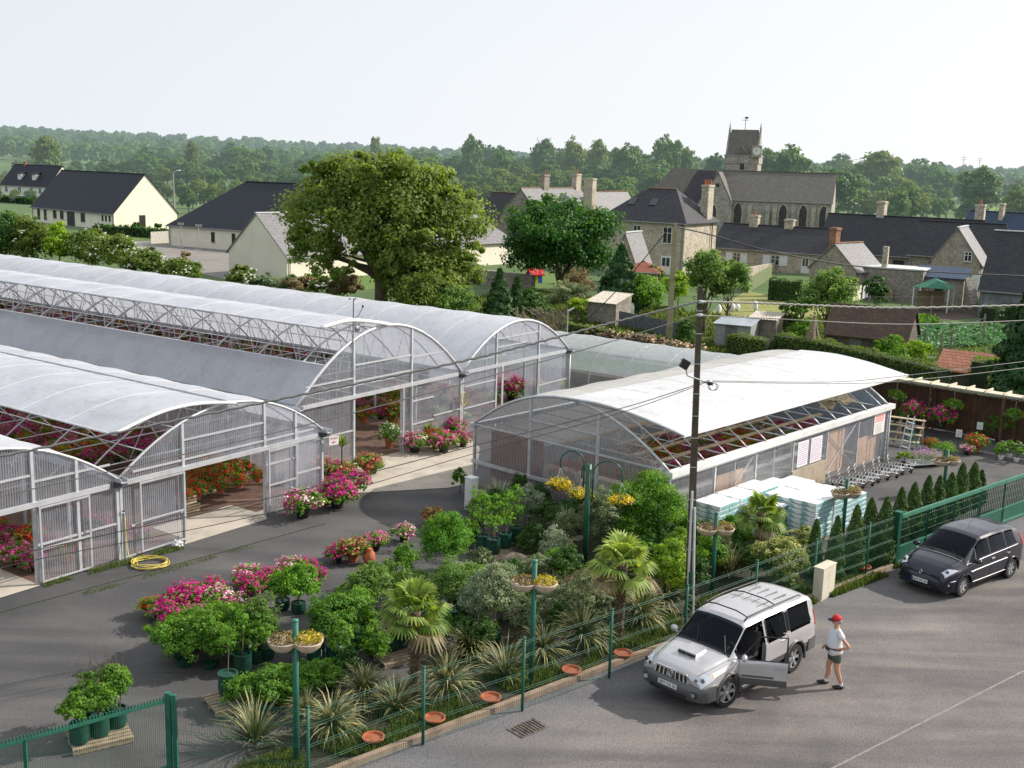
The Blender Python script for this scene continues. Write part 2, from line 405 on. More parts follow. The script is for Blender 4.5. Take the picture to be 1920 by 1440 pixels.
BED=[KERB[1]+Vector((-1.2,.6,0)),KERB[2],KERB[3],KERB[4],KERB[5],g(1680,1010),g(1500,1060),g(1440,1020),g(1300,985),g(1180,930),g(1010,940),g(940,1060),g(1010,1120),g(860,1200),g(800,1255),g(640,1330),g(480,1400),g(400,1470)]
sheet('planting_bed',BED,BEDM,0.004)
kb=MB()
for a,b_ in zip(KERB[1:5],KERB[2:6]):
 d=(b_-a).normalized();n_=Vector((-d.y,d.x,0))
 kb.beam(a+Vector((0,0,.03))+n_*.05,b_+Vector((0,0,.03))+n_*.05,.14,.22)
struct('kerb',kb,mat('kerb_concrete',(.34,.25,.18),.85,.2,3,bump=.4))
0 and sheet('gravel_strip',[KERB[1],KERB[2],KERB[3],KERB[4],KERB[4]+Vector((.5,-.6,0)),KERB[3]+Vector((.35,-.5,0)),KERB[2]+Vector((.25,-.35,0)),KERB[1]+Vector((.2,-.3,0))],GRAVM,0.010)
sheet('doorway_slab',[g(346,1021),g(352,1003)-U*.0,g(497,955),g(500,974)],SLABM,0.008)
AO=Vector((-11.63,32.03,0))
def PA(s,k,z=0):return AO+U*s+W*k+Vector((0,0,z))
sheet('doorway_slab',[PA(2.38,-.12),PA(5.68,-.12),PA(5.68,1.7),PA(2.38,1.7)],SLABM,0.014)
sheet('doorway_slab',[PA(-6.1,-.15),PA(-2.72,-.15),PA(-2.72,2.0),PA(-6.1,2.0)],SLABM,0.014)
sheet('apron_slab',[g(575,930),g(640,890),g(660,872),g(872,812),g(900,840),g(890,905),g(840,915)],SLABM,0.012)
sheet('greenhouse_floor',[PA(-9,0.05),PA(8.4,0.05),PA(8.4,60),PA(-9,60)],SOILM,0.004)
BO=Vector((-8.02,40.57,0));UB=Vector((.572,.820,0));WB=Vector((-.820,.572,0))
def PB(s,k,z=0):return BO+UB*s+WB*k+Vector((0,0,z))
sheet('greenhouse_floor',[PB(.45,.05),PB(18.8,.05),PB(18.8,72),PB(.45,72)],SOILM,0.004)
CO=Vector((5.19,34.97,0));CV=Vector((.678,.735,0));CG=Vector((-.735,.678,0))
def PC(s,k,z=0):return CO+CV*s+CG*k+Vector((0,0,z))
jt=MB();a=g(-60,1165);b_=g(610,982);n_=(b_-a);
pts=[a.lerp(b_,i/24)+Vector((rnd.uniform(-.02,.02),rnd.uniform(-.02,.02),.003))for i in range(25)]
for p,q in zip(pts,pts[1:]):jt.beam(p,q,.05,.006)
tag(jt.build('tarmac_joint',mat('joint_moss',(.03,.04,.015),.95,.4,20)),None,None,kind='structure')
a=g(1520,1462);b_=g(1960,1238);d=(b_-a).normalized();nn=Vector((-d.y,d.x,0))*.026
sheet('road_marking',[a-nn,b_-nn,b_+nn,a+nn],mat('worn_white_line',(.25,.23,.215),.9,.35,9,c2=(.17,.153,.143)),0.011)
sheet('school_yard',[g(232,452),g(322,452),g(470,478),g(540,528),g(430,526),g(372,512),g(270,480)],SCHOOLM,0.004)
sheet('lawn',[g(150,432),g(214,436),g(326,432),g(320,446),g(236,452)],mat('mown_lawn',(.10,.17,.03),.95,.15,.8),0.004)
sheet('lawn',[g(535,530),g(700,505),g(880,500),g(900,540),g(560,545)],MATS['mown_lawn'],0.004)
sheet('garden_lawn',[g(1310,600),g(1400,545),g(1470,560),g(1600,570),g(1560,600),g(1480,612)],mat('dry_lawn',(.24,.24,.07),.95,.15,.8,c2=(.12,.16,.03)),0.004)
sheet('garden_soil',[g(1655,592),g(1720,580),g(1850,575),g(1890,590),g(1770,602)],mat('tilled_soil',(.085,.062,.045),.95,.2,1.5),0.004)
sheet('garden_lawn',[g(970,515),g(1060,505),g(1080,540),g(990,545)],MATS['mown_lawn'],0.004)
sheet('meadow',[at(1838,420,300),at(1915,424,300),at(1915,385,420),at(1838,383,420)],mat('bright_meadow',(.16,.24,.05),.95,.15,.05,hz=True),1.2)
d=thing('drain_grate','rusty iron drain grate set in the tarmac beside the kerb','drain',g(990,1366),math.atan2(.66,.75))
mbx=MB()
for i in range(9):mbx.bx(-.36+i*.085,-.22,.006,-.325+i*.085,.22,.022)
mbx.bx(-.4,-.25,.006,.4,-.22,.024);mbx.bx(-.4,.22,.006,.4,.25,.024);mbx.bx(-.4,-.22,.006,-.37,.22,.024);mbx.bx(.35,-.22,.006,.4,.22,.024)
mbx.build('grating',mat('rusty_iron',(.15,.135,.12),.8,.4,8,metal=.3),d)
MB().bx(-.37,-.22,.0065,.36,.22,.0125).build('pit',SOIL,d)
# greenhouses
POLY=filmmat('corrugated_polycarbonate',(.66,.70,.80),.62,.5,.10,.25,stripes=.30)
POLYC=filmmat('clear_plastic_sheet',(.70,.72,.78),.64,.5,.10,.2)
FILM=filmmat('white_roof_film',(.74,.765,.84),.04,.40,.14,.38)
FILMG=filmmat('grey_roof_film',(.60,.63,.72),.10,.6,.22,.28)
FILMW=filmmat('bright_white_film',(.92,.92,.95),.02,.35,.08,.45)
TUNF=filmmat('tunnel_film',(.66,.71,.72),.30,.45,.16,.28)
TRIM=mat('white_film_roll',(.80,.80,.80),.45,.08,4)
def par(t,h,p):return h+(p-h)*(1-(2*t-1)**2)
def corr(name,s0,s1,zb,zt,parent,plane='x',off=0.0,pitch=.076,amp=.012,m=None):
 """corrugated sheet in the plane s-z (plane 'x': along local x; 'y': along local y)"""
 n=max(2,int((s1-s0)/pitch*4));vs=[];fs=[];rib=[]
 for i in range(n+1):
  s=s0+(s1-s0)*i/n;ph=s/pitch*2*PI;d=off+amp*math.sin(ph)
  for z in(zb(s)if callable(zb)else zb,zt(s)if callable(zt)else zt):
   vs.append((s,d,z)if plane=='x' else(d,s,z));rib.append(math.sin(ph+.6))
 for i in range(n):fs.append((2*i,2*i+2,2*i+3,2*i+1))
 me=MB().add(vs,fs).mesh(name,m or POLY,True)
 a=me.attributes.new('rib','FLOAT','POINT');a.data.foreach_set('value',rib)
 return link_mesh(name,me,m,parent)
def roof_strip(name,fn,t0,t1,k0,k1,m,parent,nt_=14,bay=2.5,puff=.05,swap=False,thick=0.0,flap=0.0,seed=0):
 """fn(t)->(s,z); extruded along k with a slight puff between frames"""
 nk=max(1,int(round((k1-k0)/bay)))*4;vs=[];fs=[]
 rs=random.Random(seed)
 for i in range(nk+1):
  k=k0+(k1-k0)*i/nk;b_=1-abs(math.cos(PI*i/4));
  for j in range(nt_+1):
   t=t0+(t1-t0)*j/nt_;s,z=fn(t)
   z+=puff*b_*math.sin(PI*j/nt_)+.012*noise.noise(Vector((k*.9,s*.9,seed)))
   vs.append((k,s,z)if swap else(s,k,z))
 for i in range(nk):
  for j in range(nt_):fs.append((i*(nt_+1)+j,i*(nt_+1)+j+1,(i+1)*(nt_+1)+j+1,(i+1)*(nt_+1)+j))
 if name in('roof_vent','roof_film','lower_roof_film'):
  sm=MB();nb=max(1,int(round((k1-k0)/bay)))
  for i in range(1,nb):
   k=k0+(k1-k0)*i/nb;pts=[]
   for j in range(nt_+1):
    s,z=fn(t0+(t1-t0)*j/nt_);z+=.004+.012*noise.noise(Vector((k*.9,s*.9,seed)));pts.append((k,s,z)if swap else(s,k,z))
   sm.tube(pts,.005,4,False)
  sm.build('film_seams',TRIM,parent,True)
 return MB().add(vs,fs).build(name,m,parent,True)
def spline(pts,t):
 n=len(pts)-1;x=t*n;i=min(int(x),n-1);f=x-i
 P=[Vector(pts[max(0,min(n,i+o_))])for o_ in(-1,0,1,2)]
 return 0.5*((2*P[1])+(P[2]-P[0])*f+(2*P[0]-5*P[1]+4*P[2]-P[3])*f*f+(3*P[1]-P[0]-3*P[2]+P[3])*f**3)
def truss_mesh(w,h,p,vent=None,heavy=.028):
 mb=MB()
 mb.tube([(w*i/14,0,par(i/14,h,p))for i in range(15)],heavy,5)
 mb.tube([(0,0,h+.02),(w,0,h+.02)],heavy*.8,5)
 n=6
 low=[(w*i/n,0,h+.02)for i in range(n+1)]
 top=[(w*(i+.5)/n,0,par((i+.5)/n,h,p))for i in range(n)]
 for i in range(n):
  for q in(low[i],low[i+1]):
   if 0<i<n-1 or True:mb.tube([q,top[i]],heavy*.5,4)
 mb.tube([(w*.5,0,h),(w*.5,0,p)],heavy*.6,4)
 if vent:
  for(s,z)in vent:
   mb.tube([(s+.9,0,par((s+.9)/w,h,p)),(s,0,z)],heavy*.55,4)
   mb.tube([(s+2.2,0,par((s+2.2)/w,h,p)),(s,0,z)],heavy*.5,4)
 return mb.mesh('truss',STEEL,True)
def gable(root,x0,w,h,p,posts,lint,door,rails,k=0.0,m=POLY,arch_m=ALU,ar=.045):
 """front of one span; door=(s0,s1) open below the lintel"""
 top=lambda s:par((s-x0)/w,h,p)-.03
 d0,d1=door
 corr('cladding_panel',x0+.06,x0+d0,.04,top,root,off=k,m=m)
 corr('cladding_panel',x0+d1,x0+w-.06,.04,top,root,off=k,m=m)
 corr('cladding_panel',x0+d0,x0+d1,lint,top,root,off=k,m=m)
 for s in posts:
  MB().bx(x0+s-.045,k-.07,0,x0+s+.045,k+.02,top(x0+s)).build('post',STEEL,root)
 MB().tube([(x0+w*i/18,k-.03,par(i/18,h,p))for i in range(19)],ar,6).build('arch',arch_m,root,True)
 mb=MB();mb.bx(x0+.25,k-.13,lint-.07,x0+w-.35,k-.03,lint+.07)
 mb.build('sliding_rail',ALU,root)
 rb=MB()
 for(a,b_,z)in rails:rb.bx(x0+a,k-.055,z-.03,x0+b_,k-.015,z+.03)
 rb.build('rail',ALU,root)
def gutter(root,s,k0,k1,h,m=STEEL):
 mb=MB();mb.bx(s-.10,k0-.35,h-.03,s+.10,k1,h);mb.bx(s-.12,k0-.35,h,s-.10,k1,h+.11);mb.bx(s+.10,k0-.35,h,s+.12,k1,h+.11)
 mb.build('gutter',m,root)
 MB().bx(s-.16,k0-.22,h-.18,s+.16,k0+.05,h-.035).build('gutter_bracket',mat('dark_bracket',(.06,.065,.07),.6),root)
# left pair of spans (A)
def build_A():
 r=thing('greenhouse','long twin span greenhouse at the left with open sliding door and yellow hose in front','greenhouse',AO,math.atan2(U.y,U.x))
 w,h,p=8.47,2.5,4.15
 door=(2.35,5.71)
 rails=[(.4,2.3,.95),(5.75,7.1,1.75),(7.1,8.3,1.15),(2.4,5.7,3.25),(.5,8.0,2.62)]
 gable(r,0,w,h,p,(.06,2.35,5.71,7.12,8.40),2.36,door,rails,arch_m=ALU)
 gable(r,-w,w,h,p,(.06,2.36,5.75,7.1,8.41),2.36,(2.36,5.75),[(5.8,8.4,1.15),(2.4,5.7,3.2),(5.8,8.2,3.0)],arch_m=ALU)
 L_=34.0
 for x0 in(0,-w):
  tm=truss_mesh(w,h,p,[(-.12,3.9),(1.4,4.3)])
  for i in range(14):
   o=link_mesh('truss',tm,None,r);o.location=(x0,1.4+2.5*i,0)
  vent=[(4.35,4.17),(2.8,4.37),(1.4,4.31),(-.2,3.93)]
  fv=lambda t:(x0+spline(vent,t)[0],spline([(a,b_,0)for a,b_ in vent],t)[1])
  roof_strip('roof_vent',fv,0,1,-.18,L_,FILM,r,12,seed=3+int(x0))
  MB().tube([(x0+spline([(a,b_,0)for a,b_ in vent],i/14)[0],-.2,spline([(a,b_,0)for a,b_ in vent],i/14)[1])for i in range(15)],.055,6).build('vent_edge_roll',TRIM,r,True)
  MB().tube([(x0-.2,-.2,3.92),(x0-.2,L_,3.92)],.035,5).build('vent_edge_tube',STEEL,r,True)
  ff=lambda t:(x0+w*t,par(t,h,p)+.035)
  roof_strip('roof_film',ff,.505,.995,-.05,L_,FILM,r,10,seed=9+int(x0))
  MB().bx(x0+w*.5-.06,0,p+.03,x0+w*.5+.06,L_,p+.10).build('ridge_bar',ALU,r)
  pu=MB()
  for t in(.12,.25,.38):pu.tube([(x0+w*t,.05,par(t,h,p)-.05),(x0+w*t,L_,par(t,h,p)-.05)],.022,4)
  pu.build('purlin',STEEL,r,True)
 for s in(-w,0,w):gutter(r,s,0,L_,h-.04)
 pm=MB().bx(-.04,-.04,0,.04,.04,h-.1).mesh('post',STEEL)
 for s in(0,w):
  for i in range(1,14):
   o=link_mesh('post',pm,None,r);o.location=(s,.1+2.5*i,0)
 corr('side_cladding',.3,L_,.05,h-.1,r,'y',off=w-.02)
 for(a,b_)in((.68,2.28),(5.8,7.05),(-w+5.85,-w+7.4)):
  mb=MB()
  for x in(a,b_):mb.bx(x-.025,-.17,.06,x+.025,-.13,2.28)
  for z in(.09,1.05,2.25):mb.bx(a,-.165,z-.025,b_,-.135,z+.025)
  mb.build('sliding_door_frame',ALU,r)
 MB().bx(.1,-.05,.0,2.3,-.02,.05).build('sill',ALU,r)
 return r
GA=build_A()
def build_B():
 r=thing('greenhouse','tall twin span greenhouse in the middle with weather mast on its arched gable','greenhouse',BO,math.atan2(UB.y,UB.x))
 L_=62.0
 spans=[(0,10.06,2.9,5.5,(.06,3.12,6.62,10.0),(3.12,5.95)),(10.06,8.82,2.9,4.78,(.06,2.6,6.1,8.76),(2.75,5.0))]
 rails=[[(.5,3.1,3.6),(3.1,6.6,4.1),(3.1,6.6,3.45),(6.65,8.1,1.1),(6.65,8.1,2.1),(8.1,10,1.25),(.9,3.1,1.5),(6.6,9.0,4.0)],[(.2,2.6,1.2),(2.6,6.0,4.1),(6.2,8.7,1.4),(.2,2.6,2.2),(2.6,5,3.7)]]
 for(x0,w,h,p,posts,door),rl in zip(spans,rails):
  gable(r,x0,w,h,p,posts,2.86,door,rl,arch_m=ALU,ar=.07)
  vent=[(1.3,5.82),(4.2,5.6)]if x0==0 else None
  tm=truss_mesh(w,h,p,[(1.3,5.78)]if vent else None,.036)
  for i in range(25):
   o=link_mesh('truss',tm,None,r);o.location=(x0,1.2+2.5*i,0)
  if x0==0:
   vp=[(5.0,5.56,0),(3.5,5.84,0),(2.46,5.93,0),(1.23,5.80,0)]
   fv=lambda t:tuple(spline(vp,t))[:2]
   roof_strip('roof_vent',fv,0,1,-.15,L_,FILM,r,10,seed=21)
   MB().tube([(spline(vp,i/12)[0],-.17,spline(vp,i/12)[1])for i in range(13)],.075,6).build('vent_edge_roll',TRIM,r,True)
   MB().tube([(1.23,-.17,5.79),(1.23,L_,5.79)],.04,5).build('vent_edge_tube',STEEL,r,True)
   ff=lambda t:(x0+w*t,par(t,h,p)+.035)
   roof_strip('lower_roof_film',ff,.005,.155,-.03,L_,FILMG,r,5,seed=23,puff=.05)
   roof_strip('roof_film',ff,.5,.995,-.05,L_,FILM,r,10,seed=24)
   MB().tube([(w*.155,0,par(.155,h,p)+.03),(w*.155,L_,par(.155,h,p)+.03)],.04,5).build('opening_bar',ALU,r,True)
   pu=MB()
   for t in(.22,.30,.38,.45):pu.tube([(x0+w*t,.05,par(t,h,p)-.05),(x0+w*t,L_,par(t,h,p)-.05)],.022,4)
   for s in(1.7,3.4,5.0,6.7,8.4):pu.tube([(s,.05,h),(s,L_,h)],.02,4)
   for i in range(0,24):
    k=1.2+2.5*i
    pu.tube([(1.67,k,h),(3.3,k+2.5,par(.33,h,p))],.016,4);pu.tube([(3.3,k,par(.33,h,p)),(1.67,k+2.5,h)],.016,4)
   pu.build('purlin',ALU,r,True)
  else:
   ff=lambda t:(x0+w*t,par(t,h,p)+.035)
   roof_strip('roof_film',ff,.005,.995,-.05,L_,FILM,r,16,seed=25)
 for s in(0,10.06,18.88):gutter(r,s,0,L_,2.86)
 pm=MB().bx(-.04,-.04,0,.04,.04,2.8).mesh('post',STEEL)
 for s in(.1,10.06,18.84):
  for i in range(1,22):
   o=link_mesh('post',pm,None,r);o.location=(s,.1+2.5*i,0)
 corr('side_cladding',.3,9,.05,2.8,r,'y',off=18.84)
 SN=filmmat('dark_green_sheet',(.035,.06,.045),.22,.2,.02,.6)
 MB().add([(18.84,9,.05),(18.84,L_,.05),(18.84,L_,2.8),(18.84,9,2.8)],[(0,1,2,3)]).build('darkening_sheet',SN,r)  # dark green sheet added to darken the interior seen through the vent
 for(a,b_)in((6.0,6.55),(13.0,13.06),(16.0,16.1)):
  mb=MB()
  for x in(a,b_):mb.bx(x-.03,-.16,.06,x+.03,-.12,2.8)
  mb.build('sliding_door_frame',ALU,r)
 MB().tube([(18.9,-.12,2.8),(18.9,-.12,.05)],.05,6).build('downpipe',STEEL,r,True)
 return r
GB=build_B()
def build_C():
 r=thing('greenhouse','sales greenhouse with white roof vent propped open beside the stacked bags and trolleys','greenhouse',CO,math.atan2(CV.y,CV.x))
 w,h,p,L_=8.93,2.4,4.1,16.05
 top=lambda k:par(k/w,h,p)-.03
 CPM=filmmat('dirty_corrugated_sheet',(.56,.56,.60),.60,.45,.10,.3,stripes=.30)
 corr('front_cladding',.05,w-.05,.06,top,r,'y',off=0,m=CPM)
 corr('rear_cladding',.05,w-.05,.05,top,r,'y',off=L_,m=mat('blue_grey_cladding',(.30,.37,.45),.5,.1,3))
 for k in(.05,3.0,6.1,w-.05):
  MB().bx(-.05,k-.045,0,.04,k+.045,top(k)).build('post',STEEL,r)
 for s in(0,L_):
  MB().tube([(s-.03,w*i/18,par(i/18,h,p))for i in range(19)],.05,6).build('arch',STEEL,r,True)
 rb=MB();rb.bx(-.09,.05,2.38,-.045,w,2.44);rb.bx(-.12,.05,.92,-.045,w,1.04);rb.bx(-.09,3.0,3.05,-.045,6.1,3.11)
 rb.build('rail',STEEL,r)
 nb=6;bay=L_/nb
 corr('side_cladding',.08,bay*1.5,.1,2.2,r,'x',off=0,m=CPM)
 for i in range(nb):
  a=max(bay*i,bay*1.5);b_=bay*(i+1)
  if b_>a+.1:
   zb=.95 if 8.3<a+.8<10.8 else.08
   MB().add([(a+.04,-.005,zb),(b_-.04,-.005,zb),(b_-.04,-.005,2.2),(a+.04,-.005,2.2)],[(0,1,2,3)]).build('side_sheet',POLYC,r)
 for i in range(nb+1):
  MB().bx(bay*i-.04,-.03,0,bay*i+.04,.05,2.3).build('post',ALU,r)
  if i<nb:MB().bx(bay*(i+.5)-.02,.01,.1,bay*(i+.5)+.02,.05,2.25).build('stud',ALU,r)
 MB().bx(8.0,-.06,0,10.68,.10,.93).build('dwarf_wall',mat('beige_render',(.40,.34,.25),.9,.12,2),r)
 MB().bx(-.1,-.16,2.22,L_+.35,.12,2.42).build('gutter',WHITE,r)
 MB().bx(-.1,-.02,2.10,L_+.1,-.06+.05,2.15).build('rail',ALU,r)
 MB().bx(-.1,w-.1,2.25,L_+.1,w+.14,2.42).build('gutter',STEEL,r)
 vp=[(4.55,4.12,0),(2.9,4.17,0),(1.3,4.03,0),(-.48,3.72,0)]
 fv=lambda t:tuple(spline(vp,t))[:2]
 roof_strip('roof_vent',fv,0,1,-.1,L_+.5,FILMW,r,14,bay=2.67,swap=True,seed=41,puff=.05)
 MB().tube([(-.1,*tuple(spline(vp,i/12))[:2])for i in range(13)],.045,6).build('vent_edge_roll',STEEL,r,True)
 MB().bx(-.1,-.53,3.66,L_+.5,-.45,3.74).build('vent_edge_bar',TRIM,r)
 ff=lambda t:(w*t,par(t,h,p)+.035)
 roof_strip('roof_film',ff,.5,.995,0,L_,filmmat('dusty_white_film',(.66,.65,.62),.03,.3,.08,.5),r,12,bay=2.67,swap=True,seed=42)
 am=MB()
 am.tube([(0,w*i/16*.55,par(i/16*.55,h,p))for i in range(17)],.026,5)
 am.tube([(0,0,h),(0,w,h)],.024,5);am.tube([(0,.9,par(.1,h,p)),(0,-.4,3.68)],.02,4);am.tube([(0,2.4,h),(0,3.2,par(.36,h,p))],.016,4);am.tube([(0,2.4,h),(0,1.5,par(.168,h,p))],.016,4)
 am=am.mesh('truss',STEEL,True)
 for i in range(12):
  o=link_mesh('truss',am,None,r);o.location=(.7+1.34*i,0,0)
 for k,s0,s1 in((.95,.3,11.8),(2.0,.3,9.5),(3.3,1.4,12),(4.6,.4,14)):
  MB().bx(s0,k-.11,2.43,s1,k+.09,2.47).build('plank',mat('old_plank',(.36,.28,.18),.85,.3,3),r)
 PEACH=mat('peach_board',(.60,.38,.24),.8,.15,3)
 for s0,s1,z0,z1 in((3.0,4.7,.55,1.65),(11.0,12.4,.25,1.95),(13.6,15.4,.1,1.25)):
  MB().bx(s0,.12,z0,s1,.16,z1).build('board',PEACH,r)
 xb=MB();xb.tube([(10.75,.07,.2),(13.3,.07,2.0)],.02,4);xb.tube([(13.3,.07,.2),(10.75,.07,2.0)],.02,4);xb.tube([(2.75,.07,.2),(5.3,.07,2.0)],.02,4)
 xb.build('wind_brace',STEEL,r)
 for k0,k1,z0,z1,m in((6.2,8.5,.3,2.1,mat('red_brown_panel',(.26,.13,.09),.8,.3,2)),(.6,5.8,1.0,1.35,PALEWOOD),(3.2,5.6,.5,.95,mat('cardboard',(.42,.30,.18),.9,.2,3)),(.4,2.6,.5,1.0,MATS['cardboard'])):
  MB().bx(.5,k0,z0,.9,k1,z1).build('stored_board',m,r)
 wp=WHITE
 for s0,s1 in((8.35,9.15),(9.35,10.25)):
  o=MB().bx(s0,-.03,1.02,s1,-.012,2.0).build('poster',mat('poster_paper',(.80,.76,.80),.7,.03,2),r)
  tx=MB()
  rs=random.Random(int(s0*10))
  for i in range(11):
   z=1.92-.08*i;x=s0+.07
   while x<s1-.12:
    l_=rs.uniform(.05,.16);tx.bx(x,-.034,z-.012,min(x+l_,s1-.06),-.0305,z+.012);x+=l_+.04
  tx.build('printed_lines',mat('faded_ink',(.38,.26,.42),.8,.2,9),o)
 o=MB().bx(14.75,-.032,1.28,15.75,-.012,2.14).build('notice_board',mat('notice_paper',(.82,.74,.72),.7,.03,2),r)
 o['label']='white notice with red heading and grey lines'
 tx=MB();
 for i,zz in enumerate((2.03,1.93,1.83)):tx.bx(14.85,-.037,zz-.035,15.65-.08*(i==2),-.033,zz+.035)
 tx.build('red_heading',mat('faded_red_ink',(.75,.22,.20),.8,.2,30,c2=(.8,.6,.58)),o)
 tx=MB()
 for i in range(6):tx.bx(14.9,-.037,1.70-.07*i-.012,15.55-.1*(i%2),-.033,1.70-.07*i+.012)
 tx.build('small_print',mat('grey_ink',(.35,.42,.38),.8,.2,9),o)
 dp=MB().tube([(L_+.02,-.1,2.25),(L_+.02,-.1,.05)],.035,6).build('downpipe',WHITE,r,True)
 rs=random.Random(5);hp=MB()
 for i in range(12):
  hp.box((12.2+rs.uniform(0,2.6),1.0+rs.uniform(0,2.0),2.5+rs.uniform(0,.35)),(rs.uniform(.5,1.3),rs.uniform(.3,.9),.05),M=Matrix.Rotation(rs.uniform(0,3),3,'Z')@Matrix.Rotation(rs.uniform(-.5,.5),3,'X'))
 hp.build('stored_sheets',mat('canvas_and_card',(.50,.42,.28),.85,.3,3),r)
 return r
GC=build_C()
sheet('greenhouse_floor',[PC(.1,.1),PC(16,.1),PC(16,8.8),PC(.1,8.8)],mat('shop_floor',(.20,.16,.12),.9,.2,2),0.004)
c=thing('meter_cabinet','white upright meter cabinet at the left foot of the sales greenhouse gable','cabinet',g(883,955),R(-43))
MB().bx(-.18,-.15,0,.18,.15,1.15).build('case',WHITE,c);MB().bx(-.15,-.165,.1,.15,-.152,1.08).build('door',WHITE,c);MB().bx(-.2,-.17,1.152,.2,.17,1.19).build('lid',WHITE,c)
# poly tunnel behind
def tunnel():
 ax=Vector((.805,-.593,0));o0=Vector((2.4,64.7,0))+Vector((-.593,-.805,0))*3.0
 r=thing('poly_tunnel','low plastic poly tunnel behind the greenhouses with its sides rolled up','greenhouse',o0,math.atan2(ax.y,ax.x))
 w,h,L0,L1=6.0,2.5,-26,13.0
 f=lambda t:(w/2-w/2*math.cos(PI*t),h*math.sin(PI*t)**.8)
 t0=.12
 roof_strip('tunnel_film',f,t0,1-t0,L0,L1,TUNF,r,18,bay=2.2,puff=-.05,swap=True,seed=55)
 hm=MB().tube([(0,*f(i/16))for i in range(17)],.03,5).mesh('hoop',STEEL,True)
 n=18
 for i in range(n+1):
  o=link_mesh('hoop',hm,None,r);o.location=(L0+(L1-L0)*i/n,0,-.02)
 pr=MB()
 for t in(t0,.25,.5,.75):pr.tube([(L0,f(t)[0],f(t)[1]-.05),(L1,f(t)[0],f(t)[1]-.05)],.02,4)
 pr.build('purlin',STEEL,r,True)
 e=MB();
 pts=[(L1,*f(i/14))for i in range(15)];e.poly(pts);e.build('end_film',TUNF,r)
 return r
tunnel()
# things fixed to the greenhouses
def text_mesh(txt,size,m,parent,M,name='lettering',ext=0.002):
 cu=bpy.data.curves.new('t','FONT');cu.body=txt;cu.size=size;cu.align_x='CENTER';cu.align_y='CENTER';cu.extrude=ext
 ob=bpy.data.objects.new('t',cu);dg=bpy.context.evaluated_depsgraph_get()
 me=bpy.data.meshes.new_from_object(ob);bpy.data.objects.remove(ob)
 me.transform(M);me.materials.clear()
 return link_mesh(name,me,m,parent)
def mast():
 b=PB(2.95,-.1,4.95)
 r=thing('weather_mast','thin black mast with wind vane and cups on the tall gable','weather station',b,math.atan2(UB.y,UB.x))
 MB().tube([(-.1,0,-.05),(.05,0,.15),(.05,-.02,1.75)],.02,5).build('pole',BLACKP,r)
 MB().tube([(.05,-.02,1.0),(.35,0,1.1),(.6,0,1.4)],.014,5).build('side_arm',BLACKP,r)
 v=MB()
 for a in(0,2.1,4.2):v.tube([(.05,0,1.78),(.05+.12*math.cos(a),.12*math.sin(a),1.78)],.008,4);v.ell((.05+.14*math.cos(a),.14*math.sin(a),1.78),(.035,)*3,6,4)
 v.build('wind_cups',BLACKP,r);MB().ell((.6,0,1.45),(.05,.05,.05),8,5).build('sensor',BLACKP,r)
 k=MB();k.ell((.2,-.08,.62),(.16,.08,.12),8,6);k.tube([(.05,0,.7),(.3,-.05,.7)],.015,4);k.build('floodlight',mat('grey_metal',(.2,.21,.22),.4,.2,5,metal=.5),r)
mast()
def small_sign():
 b=PA(8.5,-.25,2.12)
 r=thing('sign','small white sign with red lettering and arrow on the corner post','sign',b,math.atan2(U.y,U.x)-.25)
 MB().bx(.03,-.015,-.17,.42,.0,.15).build('plate',WHITE,r)
 RED=mat('red_ink',(.55,.03,.03),.6)
 M_=Matrix.Translation((.225,-.018,.07))@Matrix.Rotation(PI/2,4,'X')
 text_mesh('ENTREE',.085,RED,r,M_)
 a=MB();a.add([(.12,-.018,-.07),(.21,-.018,-.02),(.21,-.018,-.12)],[(0,2,1)]);a.bx(.21,-.019,-.085,.31,-.017,-.055);a.build('arrow',RED,r)
small_sign()
# buildings
def stone(name,a,b_,mortar,scale=2.2,hz=False,w=.55,h=.25):
 m,t,o=nt(name)
 tc=N(t,'ShaderNodeTexCoord')
 sp=N(t,'ShaderNodeSeparateXYZ');L(t,tc.outputs['Object'],sp.inputs[0])
 ad=N(t,'ShaderNodeMath',_operation='ADD');L(t,sp.outputs[0],ad.inputs[0]);L(t,sp.outputs[1],ad.inputs[1])
 cb=N(t,'ShaderNodeCombineXYZ');L(t,ad.outputs[0],cb.inputs[0]);L(t,sp.outputs[2],cb.inputs[1])
 br=N(t,'ShaderNodeTexBrick',Scale=scale);br.inputs['Brick Width'].default_value=w;br.inputs['Row Height'].default_value=h
 br.inputs['Color1'].default_value=rgb(a);br.inputs['Color2'].default_value=rgb(b_);br.inputs['Mortar'].default_value=rgb(mortar);br.inputs['Mortar Size'].default_value=.018
 L(t,cb.outputs[0],br.inputs['Vector'])
 n1=N(t,'ShaderNodeTexNoise',Scale=.9,Detail=7.0,Roughness=.7);L(t,tc.outputs['Object'],n1.inputs['Vector'])
 st=ramp(t,n1.outputs[0],[(.28,(.55,.56,.58)),(.5,(1,1,1)),(.75,(1.15,1.12,1.05))])
 n3=N(t,'ShaderNodeTexNoise',Scale=4.5,Detail=4.0);L(t,tc.outputs['Object'],n3.inputs['Vector'])
 s3=ramp(t,n3.outputs[0],[(.3,(.62,.62,.62)),(.55,(1,1,1)),(.7,(1.2,1.2,1.2))])
 c=mixc(t,1.0,br.outputs[0],st,'MULTIPLY');c=mixc(t,1.0,c,s3,'MULTIPLY')
 b=N(t,'ShaderNodeBsdfPrincipled',Roughness=.92);L(t,c,b.inputs['Base Color'])
 bm=N(t,'ShaderNodeBump',Strength=.6,Distance=.04);L(t,n3.outputs[0],bm.inputs['Height']);L(t,bm.outputs[0],b.inputs['Normal'])
 if hz:haze(t,b.outputs[0],o)
 else:L(t,b.outputs[0],o.inputs[0])
 MATS[name]=m;return m
